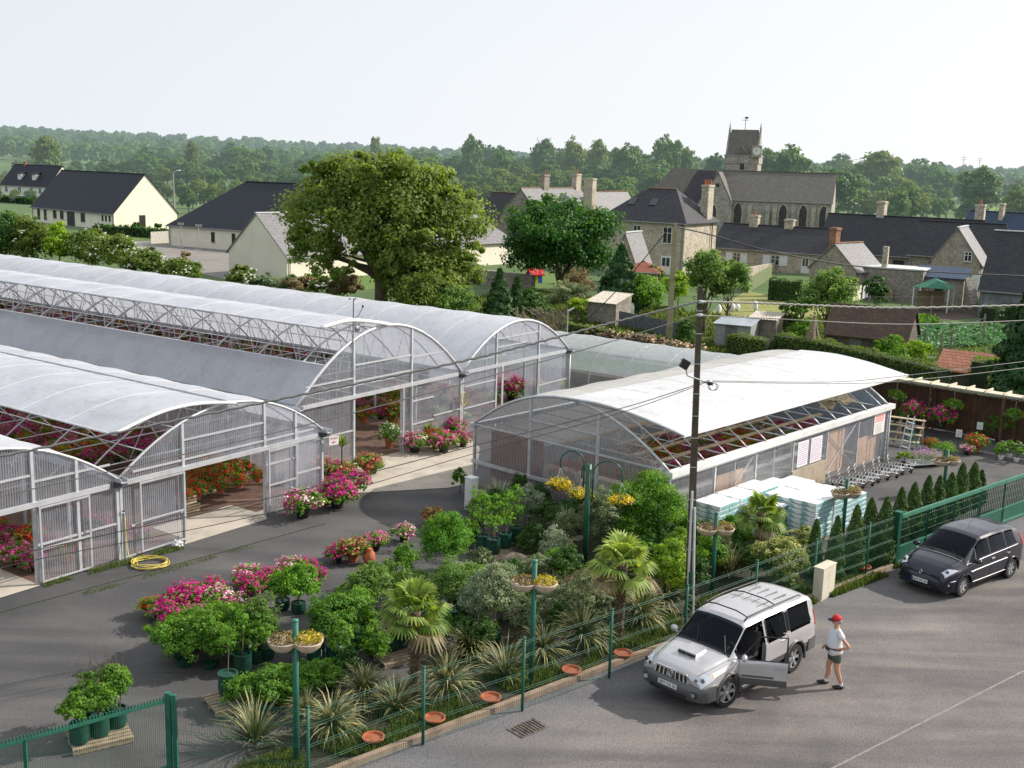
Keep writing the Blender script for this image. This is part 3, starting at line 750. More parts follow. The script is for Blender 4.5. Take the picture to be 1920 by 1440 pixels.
def slate(name,c,spec=.4,rough=.55,lichen=(.16,.15,.11),la=.35):
 m,t,o=nt(name)
 tc=N(t,'ShaderNodeTexCoord')
 sp=N(t,'ShaderNodeSeparateXYZ');L(t,tc.outputs['Object'],sp.inputs[0])
 ad=N(t,'ShaderNodeMath',_operation='ADD');L(t,sp.outputs[0],ad.inputs[0]);L(t,sp.outputs[1],ad.inputs[1])
 cb=N(t,'ShaderNodeCombineXYZ');L(t,ad.outputs[0],cb.inputs[0]);L(t,sp.outputs[2],cb.inputs[1])
 br=N(t,'ShaderNodeTexBrick',Scale=3.0);br.inputs['Brick Width'].default_value=.8;br.inputs['Row Height'].default_value=.42
 br.inputs['Color1'].default_value=rgb(c);br.inputs['Color2'].default_value=rgb([x*1.45 for x in c]);br.inputs['Mortar'].default_value=rgb([x*.45 for x in c]);br.inputs['Mortar Size'].default_value=.03
 L(t,cb.outputs[0],br.inputs['Vector'])
 n1=N(t,'ShaderNodeTexNoise',Scale=1.3,Detail=8.0,Roughness=.75);L(t,tc.outputs['Object'],n1.inputs['Vector'])
 f=ramp(t,n1.outputs[0],[(.45,(0,0,0)),(.75,(la,la,la))])
 cc=mixc(t,f,br.outputs[0],lichen)
 b=N(t,'ShaderNodeBsdfPrincipled',Roughness=rough);L(t,cc,b.inputs['Base Color']);b.inputs['Specular IOR Level'].default_value=spec
 L(t,b.outputs[0],o.inputs[0]);MATS[name]=m;return m
DSL=slate('dark_slate',(.022,.025,.035),.25,.6,(.03,.032,.04))
DSL2=slate('old_dark_slate',(.040,.041,.048),.25,.65,(.085,.078,.06))
GSL=slate('grey_slate',(.18,.175,.18),.3,.6,(.24,.22,.18))
CSL=slate('church_slate',(.12,.115,.105),.3,.7,(.20,.18,.12),.6)
BSL=slate('blue_slate',(.032,.055,.095),.3,.5,(.05,.07,.1))
RTILE=slate('red_tile',(.21,.075,.05),.2,.8,(.2,.15,.1))
CREAMR=mat('cream_render',(.83,.77,.64),.9,.05,.5)
GREYR=mat('grey_render',(.47,.43,.35),.9,.10,.8)
SCREAM=mat('school_render',(.79,.73,.61),.9,.06,.4)
ST1=stone('grey_stone',(.39,.345,.28),(.29,.26,.215),(.35,.315,.26))
ST2=stone('rubble_stone',(.33,.29,.245),(.19,.17,.15),(.42,.38,.32),2.6,w=.7,h=.3)
ST3=stone('church_stone',(.41,.385,.34),(.31,.29,.255),(.35,.325,.285),1.8)
ST4=stone('manor_ashlar',(.53,.465,.37),(.48,.42,.335),(.40,.35,.28),1.5)
BRICK=stone('brick',(.33,.15,.09),(.26,.11,.07),(.36,.28,.22),6)
GLASS=mat('window_glass',(.02,.025,.03),.08,.2,1,spec=.9)
SHUT=mat('white_shutter',(.70,.72,.74),.6,.04,2)
CAP=mat('ridge_tile',(.30,.17,.11),.85,.3,2)
ZINC=mat('zinc_flashing',(.62,.63,.64),.5,.1,2)
BROWND=mat('brown_joinery',(.10,.05,.03),.5,.2,4)
GDOOR=mat('pale_door',(.55,.57,.55),.5,.1,2)
def slope(pts,th=.13):
 pts=[Vector(p)for p in pts];n=len(pts);lo=[p-Vector((0,0,th))for p in pts]
 return pts+lo,[tuple(range(n)),tuple(range(2*n-1,n-1,-1))]+[(i,i+n,(i+1)%n+n,(i+1)%n)for i in range(n)]
def opening(parent,kind,M,x,z,w,h,wallm=None):
 """M maps face coordinates (u, out, z) to house coordinates"""
 def B(x0,d0,z0,x1,d1,z1,name,m,par):
  mb=MB();mb.bx(x0,d0,z0,x1,d1,z1);mb.v=[tuple(M@Vector(v))for v in mb.v]
  return mb.build(name,m,par)
 if kind in('w','s','n','b'):
  fr={'w':WHITE,'s':WHITE,'n':BLACKP,'b':BROWND}[kind]
  mb=MB();e=.07 if w>.6 else.05
  for a in((x-w/2,z,x-w/2+e,z+h),(x+w/2-e,z,x+w/2,z+h),(x-w/2,z,x+w/2,z+e),(x-w/2,z+h-e,x+w/2,z+h),(x-e*.45,z,x+e*.45,z+h)):
   mb.bx(a[0],-.05,a[1],a[2],.045,a[3])
  if kind!='n' and h>.9:mb.bx(x-w/2,-.04,z+h*.62,x+w/2,.035,z+h*.62+.05)
  mb.v=[tuple(M@Vector(v))for v in mb.v]
  f=mb.build('window',fr,parent)
  B(x-w/2+e*.5,-.03,z+e*.5,x+w/2-e*.5,.012,z+h-e*.5,'pane',GLASS,f)
  B(x-w/2-.08,-.02,z-.10,x+w/2+.08,.10,z-.005,'sill',ST4 if wallm is not CREAMR else WHITE,f)
  if kind=='s':
   for q in(-1,1):
    a=x+q*(w*.98);B(a-w*.44,.02,z-.02,a+w*.44,.07,z+h+.02,'shutter',SHUT,parent)
 elif kind in('d','D','g'):
  mt={'d':BROWND,'D':WHITE,'g':BLACKP}[kind]
  f=B(x-w/2,-.04,z,x+w/2,.04,z+h,'door',mt,parent)
  if kind=='D':
   for i in(0,1):B(x-w*.36+i*w*.40,.035,z+h*.45,x-w*.36+i*w*.40+w*.32,.05,z+h*.9,'pane',GLASS,f)
  if kind=='d':B(x-w*.3,.035,z+h*.5,x+w*.3,.05,z+h*.92,'pane',GLASS,f)
 elif kind in('a','A'):
  def arch(e,d,nm,m,par):
   pts=[(x-w/2-e,z-e),(x+w/2+e,z-e),(x+w/2+e,z+h-w*.8)]
   for i in range(1,7):a=i/6;pts.append((x+(w/2+e)*(1-a)**.7,z+h-w*.8+(w*.8+e)*math.sin(a*PI/2)))
   pts+=[(2*x-px_,pz)for px_,pz in pts[:1:-1][1:]]
   k=len(pts);vs=[M@Vector((p[0],d,p[1]))for p in pts]+[M@Vector((p[0],-.1,p[1]))for p in pts]
   return MB().add(vs,[tuple(range(k))]+[(i,(i+1)%k,(i+1)%k+k,i+k)for i in range(k)]).build(nm,m,par)
  f=arch(.22,.06,'window_surround',ST4,parent);arch(0,.075,'pane',mat('leaded_glass',(.035,.037,.04),.35,.3,3),f)
def house(name,label,A,B_,depth,eave,ridge,axis='x',hipL=0,hipR=0,wall=None,roof=None,oh=.3,ops=(),chim=(),cat='house',group=None,off=0.0,capm=None,z0=0.0,asym=None,lights=()):
 A=Vector((A[0],A[1],0));B_=Vector((B_[0],B_[1],0));d=B_-A;w=d.length;rz=math.atan2(d.y,d.x)
 r=thing(name,label,cat,(A.x,A.y,z0),rz,group)
 wl=MB()
 hy=depth/2 if asym is None else asym
 def wallq(p,q,top=None):
  pts=[(p[0],p[1],-.3),(q[0],q[1],-.3),(q[0],q[1],eave)]
  if top:pts.append(top)
  pts.append((p[0],p[1],eave));wl.poly(pts)
 rt=ridge-.07
 if axis=='x':
  wallq((0,0),(w,0));wallq((w,0),(w,depth),(w,hy,rt)if not hipR else None)
  wallq((w,depth),(0,depth));wallq((0,depth),(0,0),(0,hy,rt)if not hipL else None)
 else:
  wallq((0,0),(w,0),(w/2,0,rt)if not hipL else None);wallq((w,0),(w,depth));wallq((w,depth),(0,depth),(w/2,depth,rt)if not hipR else None);wallq((0,depth),(0,0))
 wall_o=wl.build('wall',wall,r)
 rf=MB()
 def sl(*pts):v,f=slope(pts);rf.add(v,f)
 if axis=='x':
  s=(ridge-eave)/hy;s2=(ridge-eave)/(depth-hy);e1,e2=eave-oh*s+.05,eave-oh*s2+.05;g_=.15
  xl=-oh if hipL else-g_;xr=w+oh if hipR else w+g_
  zl=e1;
  sl((xl,-oh,e1),(xr,-oh,e1),(w-hipR if hipR else xr,hy,ridge),(hipL if hipL else xl,hy,ridge))
  sl((xr,depth+oh,e2),(xl,depth+oh,e2),(hipL if hipL else xl,hy,ridge),(w-hipR if hipR else xr,hy,ridge))
  if hipL:sl((xl,depth+oh,e2),(xl,-oh,e1),(hipL,hy,ridge))
  if hipR:sl((xr,-oh,e1),(xr,depth+oh,e2),(w-hipR,hy,ridge))
  ra,rb_=(hipL if hipL else xl,hy,ridge+.02),(w-hipR if hipR else xr,hy,ridge+.02)
 else:
  s=(ridge-eave)/(w/2);e1=eave-oh*s+.05;g_=.15;yl=-oh if hipL else-g_;yr=depth+(oh if hipR else g_)
  sl((-oh,yr,e1),(-oh,yl,e1),(w/2,hipL if hipL else yl,ridge),(w/2,depth-hipR if hipR else yr,ridge))
  sl((w+oh,yl,e1),(w+oh,yr,e1),(w/2,depth-hipR if hipR else yr,ridge),(w/2,hipL if hipL else yl,ridge))
  if hipL:sl((-oh,yl,e1),(w+oh,yl,e1),(w/2,hipL,ridge))
  if hipR:sl((w+oh,yr,e1),(-oh,yr,e1),(w/2,depth-hipR,ridge))
  ra,rb_=(w/2,hipL if hipL else yl,ridge+.02),(w/2,depth-hipR if hipR else yr,ridge+.02)
 ro=rf.build('roof',roof,r)
 gu=MB()
 if axis=='x':gu.tube([(-oh,-oh-.04,eave-oh*(ridge-eave)/hy-.02),(w+oh,-oh-.04,eave-oh*(ridge-eave)/hy-.02)],.07,6);dps=((.25,-.10),(w-.25,-.10))
 else:gu.tube([(w+oh+.04,0,e1-.05),(w+oh+.04,depth,e1-.05)],.07,6);dps=((w+.1,.3),)
 gu.build('gutter',mat('zinc_gutter',(.22,.22,.22),.6),ro)
 for(x_,y_)in dps:MB().tube([(x_,y_,-.1),(x_,y_,eave-.1)],.05,5).build('downpipe',MATS['zinc_gutter'],wall_o)
 cp=MB();cp.beam(ra,rb_,.28,.10)
 cp.build('ridge_cap',capm or ZINC,ro)
 for(cx,cy,ct,cw,cdp,cm,pots)in chim:
  mb=MB();base=eave-.3;mb.bx(cx-cw/2,cy-cdp/2,base,cx+cw/2,cy+cdp/2,ct-.25);mb.bx(cx-cw/2-.08,cy-cdp/2-.08,ct-.25,cx+cw/2+.08,cy+cdp/2+.08,ct-.05);mb.bx(cx-cw/2-.02,cy-cdp/2-.02,ct-.05,cx+cw/2+.02,cy+cdp/2+.02,ct)
  co_=mb.build('chimney',cm,ro)
  for i in range(pots):
   MB().lathe([(.13,ct),(.10,ct+.55),(.12,ct+.6)],(cx+(i-(pots-1)/2)*.35,cy,0),8).build('chimney_pot',TERRA,co_)
 for(u,v,ww,hh)in lights:
  sN=Vector((0,-(ridge-eave),hy)).normalized();c0=Vector((u,v,eave+(ridge-eave)*v/hy))+sN*.06
  ax=Vector((0,hy,ridge-eave)).normalized()
  M3=Matrix((Vector((1,0,0)),ax,sN)).transposed()
  MB().box(c0,(ww,hh,.10),M=M3).build('skylight',GLASS,ro)
 FM={'F':Matrix(((1,0,0,0),(0,-1,0,0),(0,0,1,0),(0,0,0,1))),'R':Matrix(((0,1,0,w),(1,0,0,0),(0,0,1,0),(0,0,0,1))),'L':Matrix(((0,-1,0,0),(1,0,0,0),(0,0,1,0),(0,0,0,1)))}
 for(face,k,x,z,ww,hh)in ops:opening(r,k,FM[face],x,z,ww,hh,wall)
 return r,w,rz
def xy(v):return(v.x,v.y)
r,w,rz=house('bungalow','long cream bungalow with dark slate roof and sunlit blank gable end',(-83.2,194.0),(-63.3,177.4),11.4,2.75,8.8,wall=CREAMR,roof=DSL,capm=DSL,ops=[('F','n',2.2,.5,.9,2.0),('F','n',4.4,.5,.9,2.0),('F','n',7.6,.9,1.1,1.6),('F','n',9.9,.9,1.1,1.6),('F','g',12.8,0,2.4,2.3),('F','n',16.6,.8,1.3,1.6),('F','n',22.6,1.3,.5,.9),('F','n',23.6,1.3,.5,.9),('F','n',24.7,1.3,.5,.9),('R','g',5.0,0,1.1,2.3)])
r,w,rz=house('cottage','small house with two white dormers far left behind the bungalow',(-139.5,306),(-122.5,296),9.5,2.9,8.2,wall=CREAMR,roof=DSL,capm=DSL,ops=[('F','s',2.5,.9,1.1,1.4),('F','s',8,.9,1.3,1.4),('F','s',13,.9,1.1,1.4),('F','s',16.5,.9,1.1,1.4)],chim=[(4.5,4.75,9.0,.8,.7,BRICK,0)])
for x in(6.5,12.5):
 q=MB();q.bx(x-.7,1.2,4.0,x+.7,3.4,5.8);q.build('dormer',WHITE,r);q=MB();v,f=slope([(x-.95,.9,5.8),(x+.95,.9,5.8),(x+.95,4.1,6.6),(x-.95,4.1,6.6)]);q.add(v,f);q.build('dormer_roof',DSL,r)
house('school_hall','wide dark-roofed school hall with pale walls behind the tarmac yard',(-46.6,151.1),(-24.4,138.6),15,2.85,8.7,hipL=7.0,wall=SCREAM,roof=DSL,capm=DSL,ops=[('F','n',8.0,.9,.6,1.3),('F','n',11.6,.9,.6,1.3),('F','n',14.4,.9,.6,1.3)],cat='building')
d=Vector((20.8,26.8,0)).normalized()
a0=Vector((-22.5,110.4,0));al=Vector((-29.5,116.0,0))
dd=(a0-al).normalized();al=a0-dd*9.2
house('gabled_building','long cream building with grey slate roof whose gable faces the big tree',xy(al),xy(a0),27,2.5,6.5,'y',wall=SCREAM,roof=GSL,cat='building')
h4=a0+d*27.1
house('gabled_building','taller hipped wing of the cream building at the right of the big tree',xy(h4-dd*13.5),xy(h4),9.0,2.85,8.4,'y',hipL=.0,hipR=6.0,wall=SCREAM,roof=GSL,cat='building')
house('stone_house','rubble stone house with grey slate roof and two chimneys behind the dark round tree',(-2.6,172.5),(3.6,168.0),16,4.4,8.6,'y',wall=ST2,roof=GSL,capm=CAP,ops=[('F','s',4.5,2.4,.9,1.3)],chim=[(3.8,6.2,10.6,.9,1.4,ST2,1),(3.8,15.2,10.8,.9,1.4,ST4,1)])
house('stone_barn','dark roofed low barn left of the rubble stone house',(-6.5,187),(3.0,180),8,3.3,7.4,wall=ST1,roof=DSL2,capm=CAP)
house('stone_house','small house with brown ridge tiles and big square chimney left of the manor',(9.0,183.0),(14.0,179.5),12,3.6,8.1,'y',wall=ST4,roof=GSL,capm=CAP,chim=[(4.6,-2.5,10.2,1.6,1.2,ST4,0)])
ma,mb_=G(1125,405,6.3),G(1285,414,6.3)
mr,mw,mz=house('manor_house','two storey ashlar house with hipped slate roof and tall sunlit chimney',xy(ma),xy(mb_),8.8,6.2,9.7,hipL=4.0,hipR=3.4,wall=ST4,roof=DSL2,capm=CAP,oh=.35,ops=[('F','w',1.3,3.6,1.05,1.9),('F','w',5.0,3.6,1.05,1.9),('F','w',8.9,3.6,1.15,1.9),('F','w',5.1,.7,1.0,1.4),('F','D',8.9,.1,1.3,2.1)],chim=[(10.6,6.6,10.3,.9,1.5,ST4,3)],lights=[(3.0,2.4,.9,1.2),(5.8,2.4,.9,1.2)])
MB().tube([(11.2,7.2,6.1),(11.2,7.2,.1)],.06,5).build('downpipe',BROWND,mr)
house('extension','low red tiled extension at the foot of the manor',xy(G(1170,500,2.4)),xy(G(1233,503,2.4)),5,2.0,2.8,hipL=1.5,hipR=1.5,wall=ST4,roof=RTILE,capm=RTILE)
r,w,rz=house('outbuilding','narrow gabled annex with a white satellite dish left of the manor windows',xy(G(1150,485,2.6)),xy(G(1192,488,2.6)),4,2.4,5.4,'y',wall=ST4,roof=GSL)
di=thing('satellite_dish','white satellite dish on the gable of the narrow annex','satellite dish',tuple(at(1171,452,r.location.y-.2)))
MB().lathe([(.05,0),(.35,.06),(.48,.18)],(0,0,0),14).build('dish',WHITE,di).rotation_euler=(1.2,0,.5);MB().tube([(0,0,0),(0,.2,-.8)],.03,5).build('bracket',STEEL,di)
ra_,rb2=G(1338,452,3.0),G(1522,477,3.0)
ra_=Vector((25.0,141.0,0));rb2=G(1522,477,3.1)
dv=Vector((.82,-.57,0));rl=G(1335,452,3.1)
t_=(rb2-rl);
cr0=at(1335,455,142);cr1=cr0+Vector((.838,-.546,0))*14.8
house('cottage','low stone cottage row with white shutters right of the manor',xy(cr0),xy(cr1),7.5,2.65,5.4,wall=ST4,roof=DSL2,capm=DSL2,ops=[('F','s',3.4,.8,1.0,1.2),('F','s',8.4,.8,1.1,1.2),('F','D',12.2,.1,1.0,1.9)],chim=[(4.0,3.7,6.6,1.1,.8,ST4,1),(8.6,3.7,6.3,1.1,.8,ST4,0)])
fl=at(1530,462,136.5);fr_=fl+Vector((.838,-.546,0))*18
house('farmhouse','big farmhouse with steep black slate roof and white topped chimney',xy(fl),xy(fr_),8.4,3.0,7.2,wall=ST1,roof=DSL2,capm=DSL2,ops=[('F','g',9.9,.5,1.3,1.8)],chim=[(6.2,4.6,8.9,.9,1.3,ST4,0),(17.4,4.6,9.0,1.0,.9,ST4,1)])
gl_,gr_=G(1745,486,3.6),G(1838,492,3.6)
house('stone_house','stone house with plain gable, small white framed window and open white shutters',xy(gl_),xy(gr_),5.2,3.6,7.0,'y',wall=ST1,roof=GSL,ops=[('F','w',3.6,3.6,.75,1.0),('F','s',5.3,.8,.8,1.5)])
dv=(gr_-gl_).normalized()
g2=gr_+Vector((-dv.y,dv.x,0))*5.25
house('stone_house','dark slate roof wing behind the gable house',xy(g2-dv*8.0),xy(g2+dv*.8),7.6,3.8,7.2,wall=ST1,roof=DSL2,capm=DSL2)
house('farmhouse','blue slate long roof at the far right of the village with a small chimney',xy(G(1790,440,4.0)),xy(G(1960,452,4.0)),8,3.9,7.4,wall=ST1,roof=BSL,capm=BSL,chim=[(5.0,3.0,8.6,.6,.6,ST4,0)])
bA=G(1838,538,2.6);bD=Vector((.838,-.546,0))
house('barn','long dark roofed barn at the right edge of the village above a blue grey wall',xy(bA),xy(bA+bD*16),9,2.6,7.4,wall=mat('blue_grey_wall',(.22,.24,.26),.9,.2,1),roof=DSL2,capm=ZINC)
cl_,cr_=G(1520,470,3.3),G(1622,505,3.0)
house('stone_house','old stone house with tall brick chimney and crooked grey roof behind the pear tree',xy(at(1520,500,113)),xy(at(1606,500,109)),4.6,2.9,5.3,'y',wall=ST1,roof=GSL,capm=CAP,chim=[(2.2,.5,6.8,.75,.75,BRICK,0)])
lt=thing('lean_to','stone lean-to with blue slate roof and dark doorway behind the gazebo','shed',(38.6,108.6,0),math.atan2(-.52,.86))
MB().bx(0,0,-.2,4.6,3.0,2.5).build('wall',ST1,lt);q=MB();v,f=slope([(-.2,-.25,2.55),(4.8,-.25,2.55),(4.8,3.0,3.4),(-.2,3.0,3.4)]);q.add(v,f);q.build('roof',BSL,lt)
MB().bx(2.0,-.03,0,2.8,.05,2.0).build('door',BLACKP,lt)
pr=thing('stone_wall','sloping rubble wall end at the right of the lean-to','wall',(42.6,106.2,0),math.atan2(-.52,.86))
MB().add([(0,0,-.2),(1.2,-3.0,-.2),(1.9,-2.8,-.2),(.7,.2,-.2),(0,0,2.7),(1.2,-3.0,.6),(1.9,-2.8,.6),(.7,.2,2.7)],[(0,1,5,4),(1,2,6,5),(2,3,7,6),(3,0,4,7),(4,5,6,7)]).build('masonry',ST2,pr)
sh=thing('outbuilding','roofless stone outbuilding with a slim chimney left of the gazebo','shed',(33.8,110.3,0),math.atan2(-.5,.87))
MB().bx(0,0,-.2,6.0,4.0,3.1).build('wall',ST2,sh);MB().bx(2.0,.2,3.0,2.5,.7,5.2).build('chimney',ST4,sh);MB().bx(-.1,-.1,3.1,6.1,4.1,3.22).build('roof',ZINC,sh)
gz=thing('gazebo','green canvas gazebo on white legs beside the stone house','gazebo',(36.2,101.6,0),math.atan2(-.5,.87))
q=MB();q.add([(-.1,-.1,2.15),(3.1,-.1,2.15),(3.1,3.1,2.15),(-.1,3.1,2.15),(1.5,1.5,2.95)],[(0,1,4),(1,2,4),(2,3,4),(3,0,4)]);q.build('canopy',mat('green_canvas',(.03,.16,.10),.8,.1,1),gz)
lg=MB().bx(-.05,-.05,0,.05,.05,2.15).mesh('leg',WHITE)
for x,y in((0,0),(3,0),(3,3),(0,3)):o=link_mesh('leg',lg,None,gz);o.location=(x,y,0)
# church
def church():
 A=at(1345,372,194.0);A.z=0
 B2=at(1560,380,188.0);B2.z=0
 ops=[('F','A',x,2.6,1.25,4.0)for x in(3.6,11.1,14.4,17.7)]
 r,w,rz=house('church','grey stone village church with pointed windows, saddleback tower and clock',xy(A),xy(B2),11,7.3,12.0,wall=ST3,roof=CSL,capm=CSL,cat='church',ops=[],oh=.25)
 FM=Matrix(((1,0,0,0),(0,-1,0,0),(0,0,1,0),(0,0,0,1)))
 for(_,k,x,z,ww,hh)in ops:opening(r,'A',FM,x,z,ww,hh)
 for x in(5.6,8.6,9.8,12.8,16.1,w-.5):
  b_=MB();b_.add([(x-.35,0,-.2),(x+.35,0,-.2),(x+.35,-1.0,-.2),(x-.35,-1.0,-.2),(x-.35,0,6.6),(x+.35,0,6.6),(x+.35,-.5,5.6),(x-.35,-.5,5.6)],[(0,4,7,3),(1,2,6,5),(2,3,7,6),(4,5,6,7)]);b_.build('buttress',ST3,r)
 t0=-3.1;tw=5.8;ty=-1.0
 q=MB();q.poly([(t0,ty,-.2),(t0+tw,ty,-.2),(t0+tw,ty,6.4),(t0+tw/2+.3,ty,11.6),(t0,ty,6.4)]);q.poly([(t0+tw,ty,-.2),(t0+tw,4,-.2),(t0+tw,4,6.4),(t0+tw,ty,6.4)]);q.poly([(t0,ty,-.2),(t0,4,-.2),(t0,4,6.4),(t0,ty,6.4)])
 q.build('transept_wall',ST3,r)
 MT=Matrix(((1,0,0,0),(0,-1,0,ty),(0,0,1,0),(0,0,0,1)))
 opening(r,'A',MT,t0+2.6,2.4,1.2,3.8);MB().bx(t0+2.9,ty-.04,9.2,t0+3.4,ty+.1,9.8).build('vent_hole',BLACKP,r)
 q=MB();ap=t0+tw/2+.3
 for pts in(((t0-.2,5.5,6.3),(t0-.2,ty-.15,6.3),(ap,ty-.15,11.75),(ap,5.5,11.75)),((t0+tw+.2,ty-.15,6.3),(t0+tw+.2,5.5,6.3),(ap,5.5,11.75),(ap,ty-.15,11.75))):
  v,f=slope(pts);q.add(v,f)
 q.build('transept_roof',CSL,r)
 q=MB();q.bx(-12.6,.6,-.2,t0,10.5,6.6);q.build('choir_wall',ST3,r)
 q=MB()
 for pts in(((-12.9,.2,6.4),(t0+3,.2,6.4),(t0+3,5.5,12.1),(-9.2,5.5,12.1)),((t0+3,11,6.4),(-12.9,11,6.4),(-9.2,5.5,12.1),(t0+3,5.5,12.1)),((-12.9,11,6.4),(-12.9,.2,6.4),(-9.2,5.5,12.1))):
  v,f=slope(pts);q.add(v,f)
 q.build('choir_roof',CSL,r)
 q=MB();v,f=slope([(-7.0,-1.2,5.6),(t0-.2,-1.2,5.6),(t0+2.0,5.3,11.9),(-4.6,5.3,11.9)]);q.add(v,f)
 q.build('side_chapel_roof',DSL2,r)
 q=MB();q.bx(-6.8,-.95,-.2,t0-.1,.55,5.7);q.build('side_chapel_wall',ST3,r)
 tx0,ty0,s=-.3,8.5,5.5
 tw_=MB();tw_.bx(tx0,ty0,0,tx0+s+.2,ty0+s,13.3);tw_.bx(tx0-.15,ty0-.15,13.3,tx0+s+.35,ty0+s+.15,14.6)
 tw_.bx(tx0-.25,ty0-.25,14.5,tx0+s+.45,ty0+s+.25,14.75)
 tw=tw_.build('tower',ST3,r)
 z0_,z1_=14.75,19.2
 gw=MB()
 for xx in(tx0+.1,tx0+s):gw.add([(xx-.15,ty0+.1,z0_),(xx-.15,ty0+s-.1,z0_),(xx-.15,ty0+s/2,z1_+.3),(xx+.15,ty0+.1,z0_),(xx+.15,ty0+s-.1,z0_),(xx+.15,ty0+s/2,z1_+.3)],[(0,1,2),(5,4,3),(0,2,5,3),(1,4,5,2)])
 gw.build('tower_gable',ST3,tw)
 q=MB()
 for pts in(((tx0+.2,ty0,z0_),(tx0+s,ty0,z0_),(tx0+s-.3,ty0+s/2,z1_),(tx0+.4,ty0+s/2,z1_)),((tx0+s,ty0+s,z0_),(tx0+.2,ty0+s,z0_),(tx0+.4,ty0+s/2,z1_),(tx0+s-.3,ty0+s/2,z1_))):
  v,f=slope(pts);q.add(v,f)
 q.build('tower_roof',CSL,tw)
 q=MB();
 for xx in(tx0+.1,tx0+s):q.lathe([(.18,z1_+.1),(.1,z1_+.6),(.03,z1_+1.2)],(xx,ty0+s/2,0),6)
 q.build('finial',ST3,tw)
 q=MB();q.tube([(tx0+s/2,ty0+s/2,z1_),(tx0+s/2,ty0+s/2,z1_+2.0)],.05,5);q.bx(tx0+s/2-.6,ty0+s/2-.03,z1_+1.6,tx0+s/2+.5,ty0+s/2+.03,z1_+1.68);q.ell((tx0+s/2+.15,ty0+s/2,z1_+2.05),(.35,.06,.18),8,5)
 q.build('weathercock',BLACKP,tw)
 MB().add([(tx0+1.6,ty0-.3,z0_),(tx0+4.0,ty0-.3,z0_),(tx0+2.8,ty0-.3,z0_+1.5),(tx0+1.6,ty0+1.5,z0_),(tx0+4.0,ty0+1.5,z0_),(tx0+2.8,ty0+1.5,z0_+1.5)],[(0,1,2),(0,2,5,3),(1,4,5,2)]).build('dormer',CSL,tw)
 ck=MB().bx(tx0+s-.9,ty0-.9,14.4,tx0+s+.8,ty0+.2,16.4).build('clock_box',ST1,tw)
 cx,cz=tx0+s,15.45
 f_=MB();n=20;f_.poly([(cx+.72*math.cos(2*PI*i/n),ty0-.93,cz+.72*math.sin(2*PI*i/n))for i in range(n)]);face=f_.build('clock_face',WHITE,ck)
 hd=MB();hd.bx(cx-.03,ty0-.96,cz-.05,cx+.03,ty0-.94,cz+.55);hd.beam((cx,ty0-.95,cz),(cx-.32,ty0-.95,cz+.2),.07,.02)
 for i in range(12):
  a=2*PI*i/12;hd.box((cx+.6*math.cos(a),ty0-.95,cz+.6*math.sin(a)),(.07,.02,.07))
 hd.build('clock_hands',BLACKP,face)
 MTT=Matrix(((1,0,0,0),(0,-1,0,ty0),(0,0,1,0),(0,0,0,1)));opening(tw,'A',MTT,tx0+3.0,12.2,.8,1.6)
 MTL=Matrix(((0,-1,0,tx0),(1,0,0,0),(0,0,1,0),(0,0,0,1)));opening(tw,'A',MTL,ty0+2.4,12.0,.6,1.5)
church()
house('ruined_house','pale stone gable with tall chimney rising behind the big tree',(-19.5,176),(-15.5,174),6,5.6,7.6,'y',wall=ST4,roof=GSL,chim=[(2.0,1.5,10.6,.9,1.0,ST4,0)])
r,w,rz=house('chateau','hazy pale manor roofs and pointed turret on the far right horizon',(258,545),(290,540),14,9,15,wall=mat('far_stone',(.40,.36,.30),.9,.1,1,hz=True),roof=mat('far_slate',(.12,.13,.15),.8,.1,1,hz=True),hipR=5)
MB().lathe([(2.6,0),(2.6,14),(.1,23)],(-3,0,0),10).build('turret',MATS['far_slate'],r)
house('far_house','hazy red roofed house left of the chateau on the horizon',(225,560),(244,556),10,6,10,wall=MATS['far_stone'],roof=mat('far_red_roof',(.25,.14,.11),.9,.1,1,hz=True))
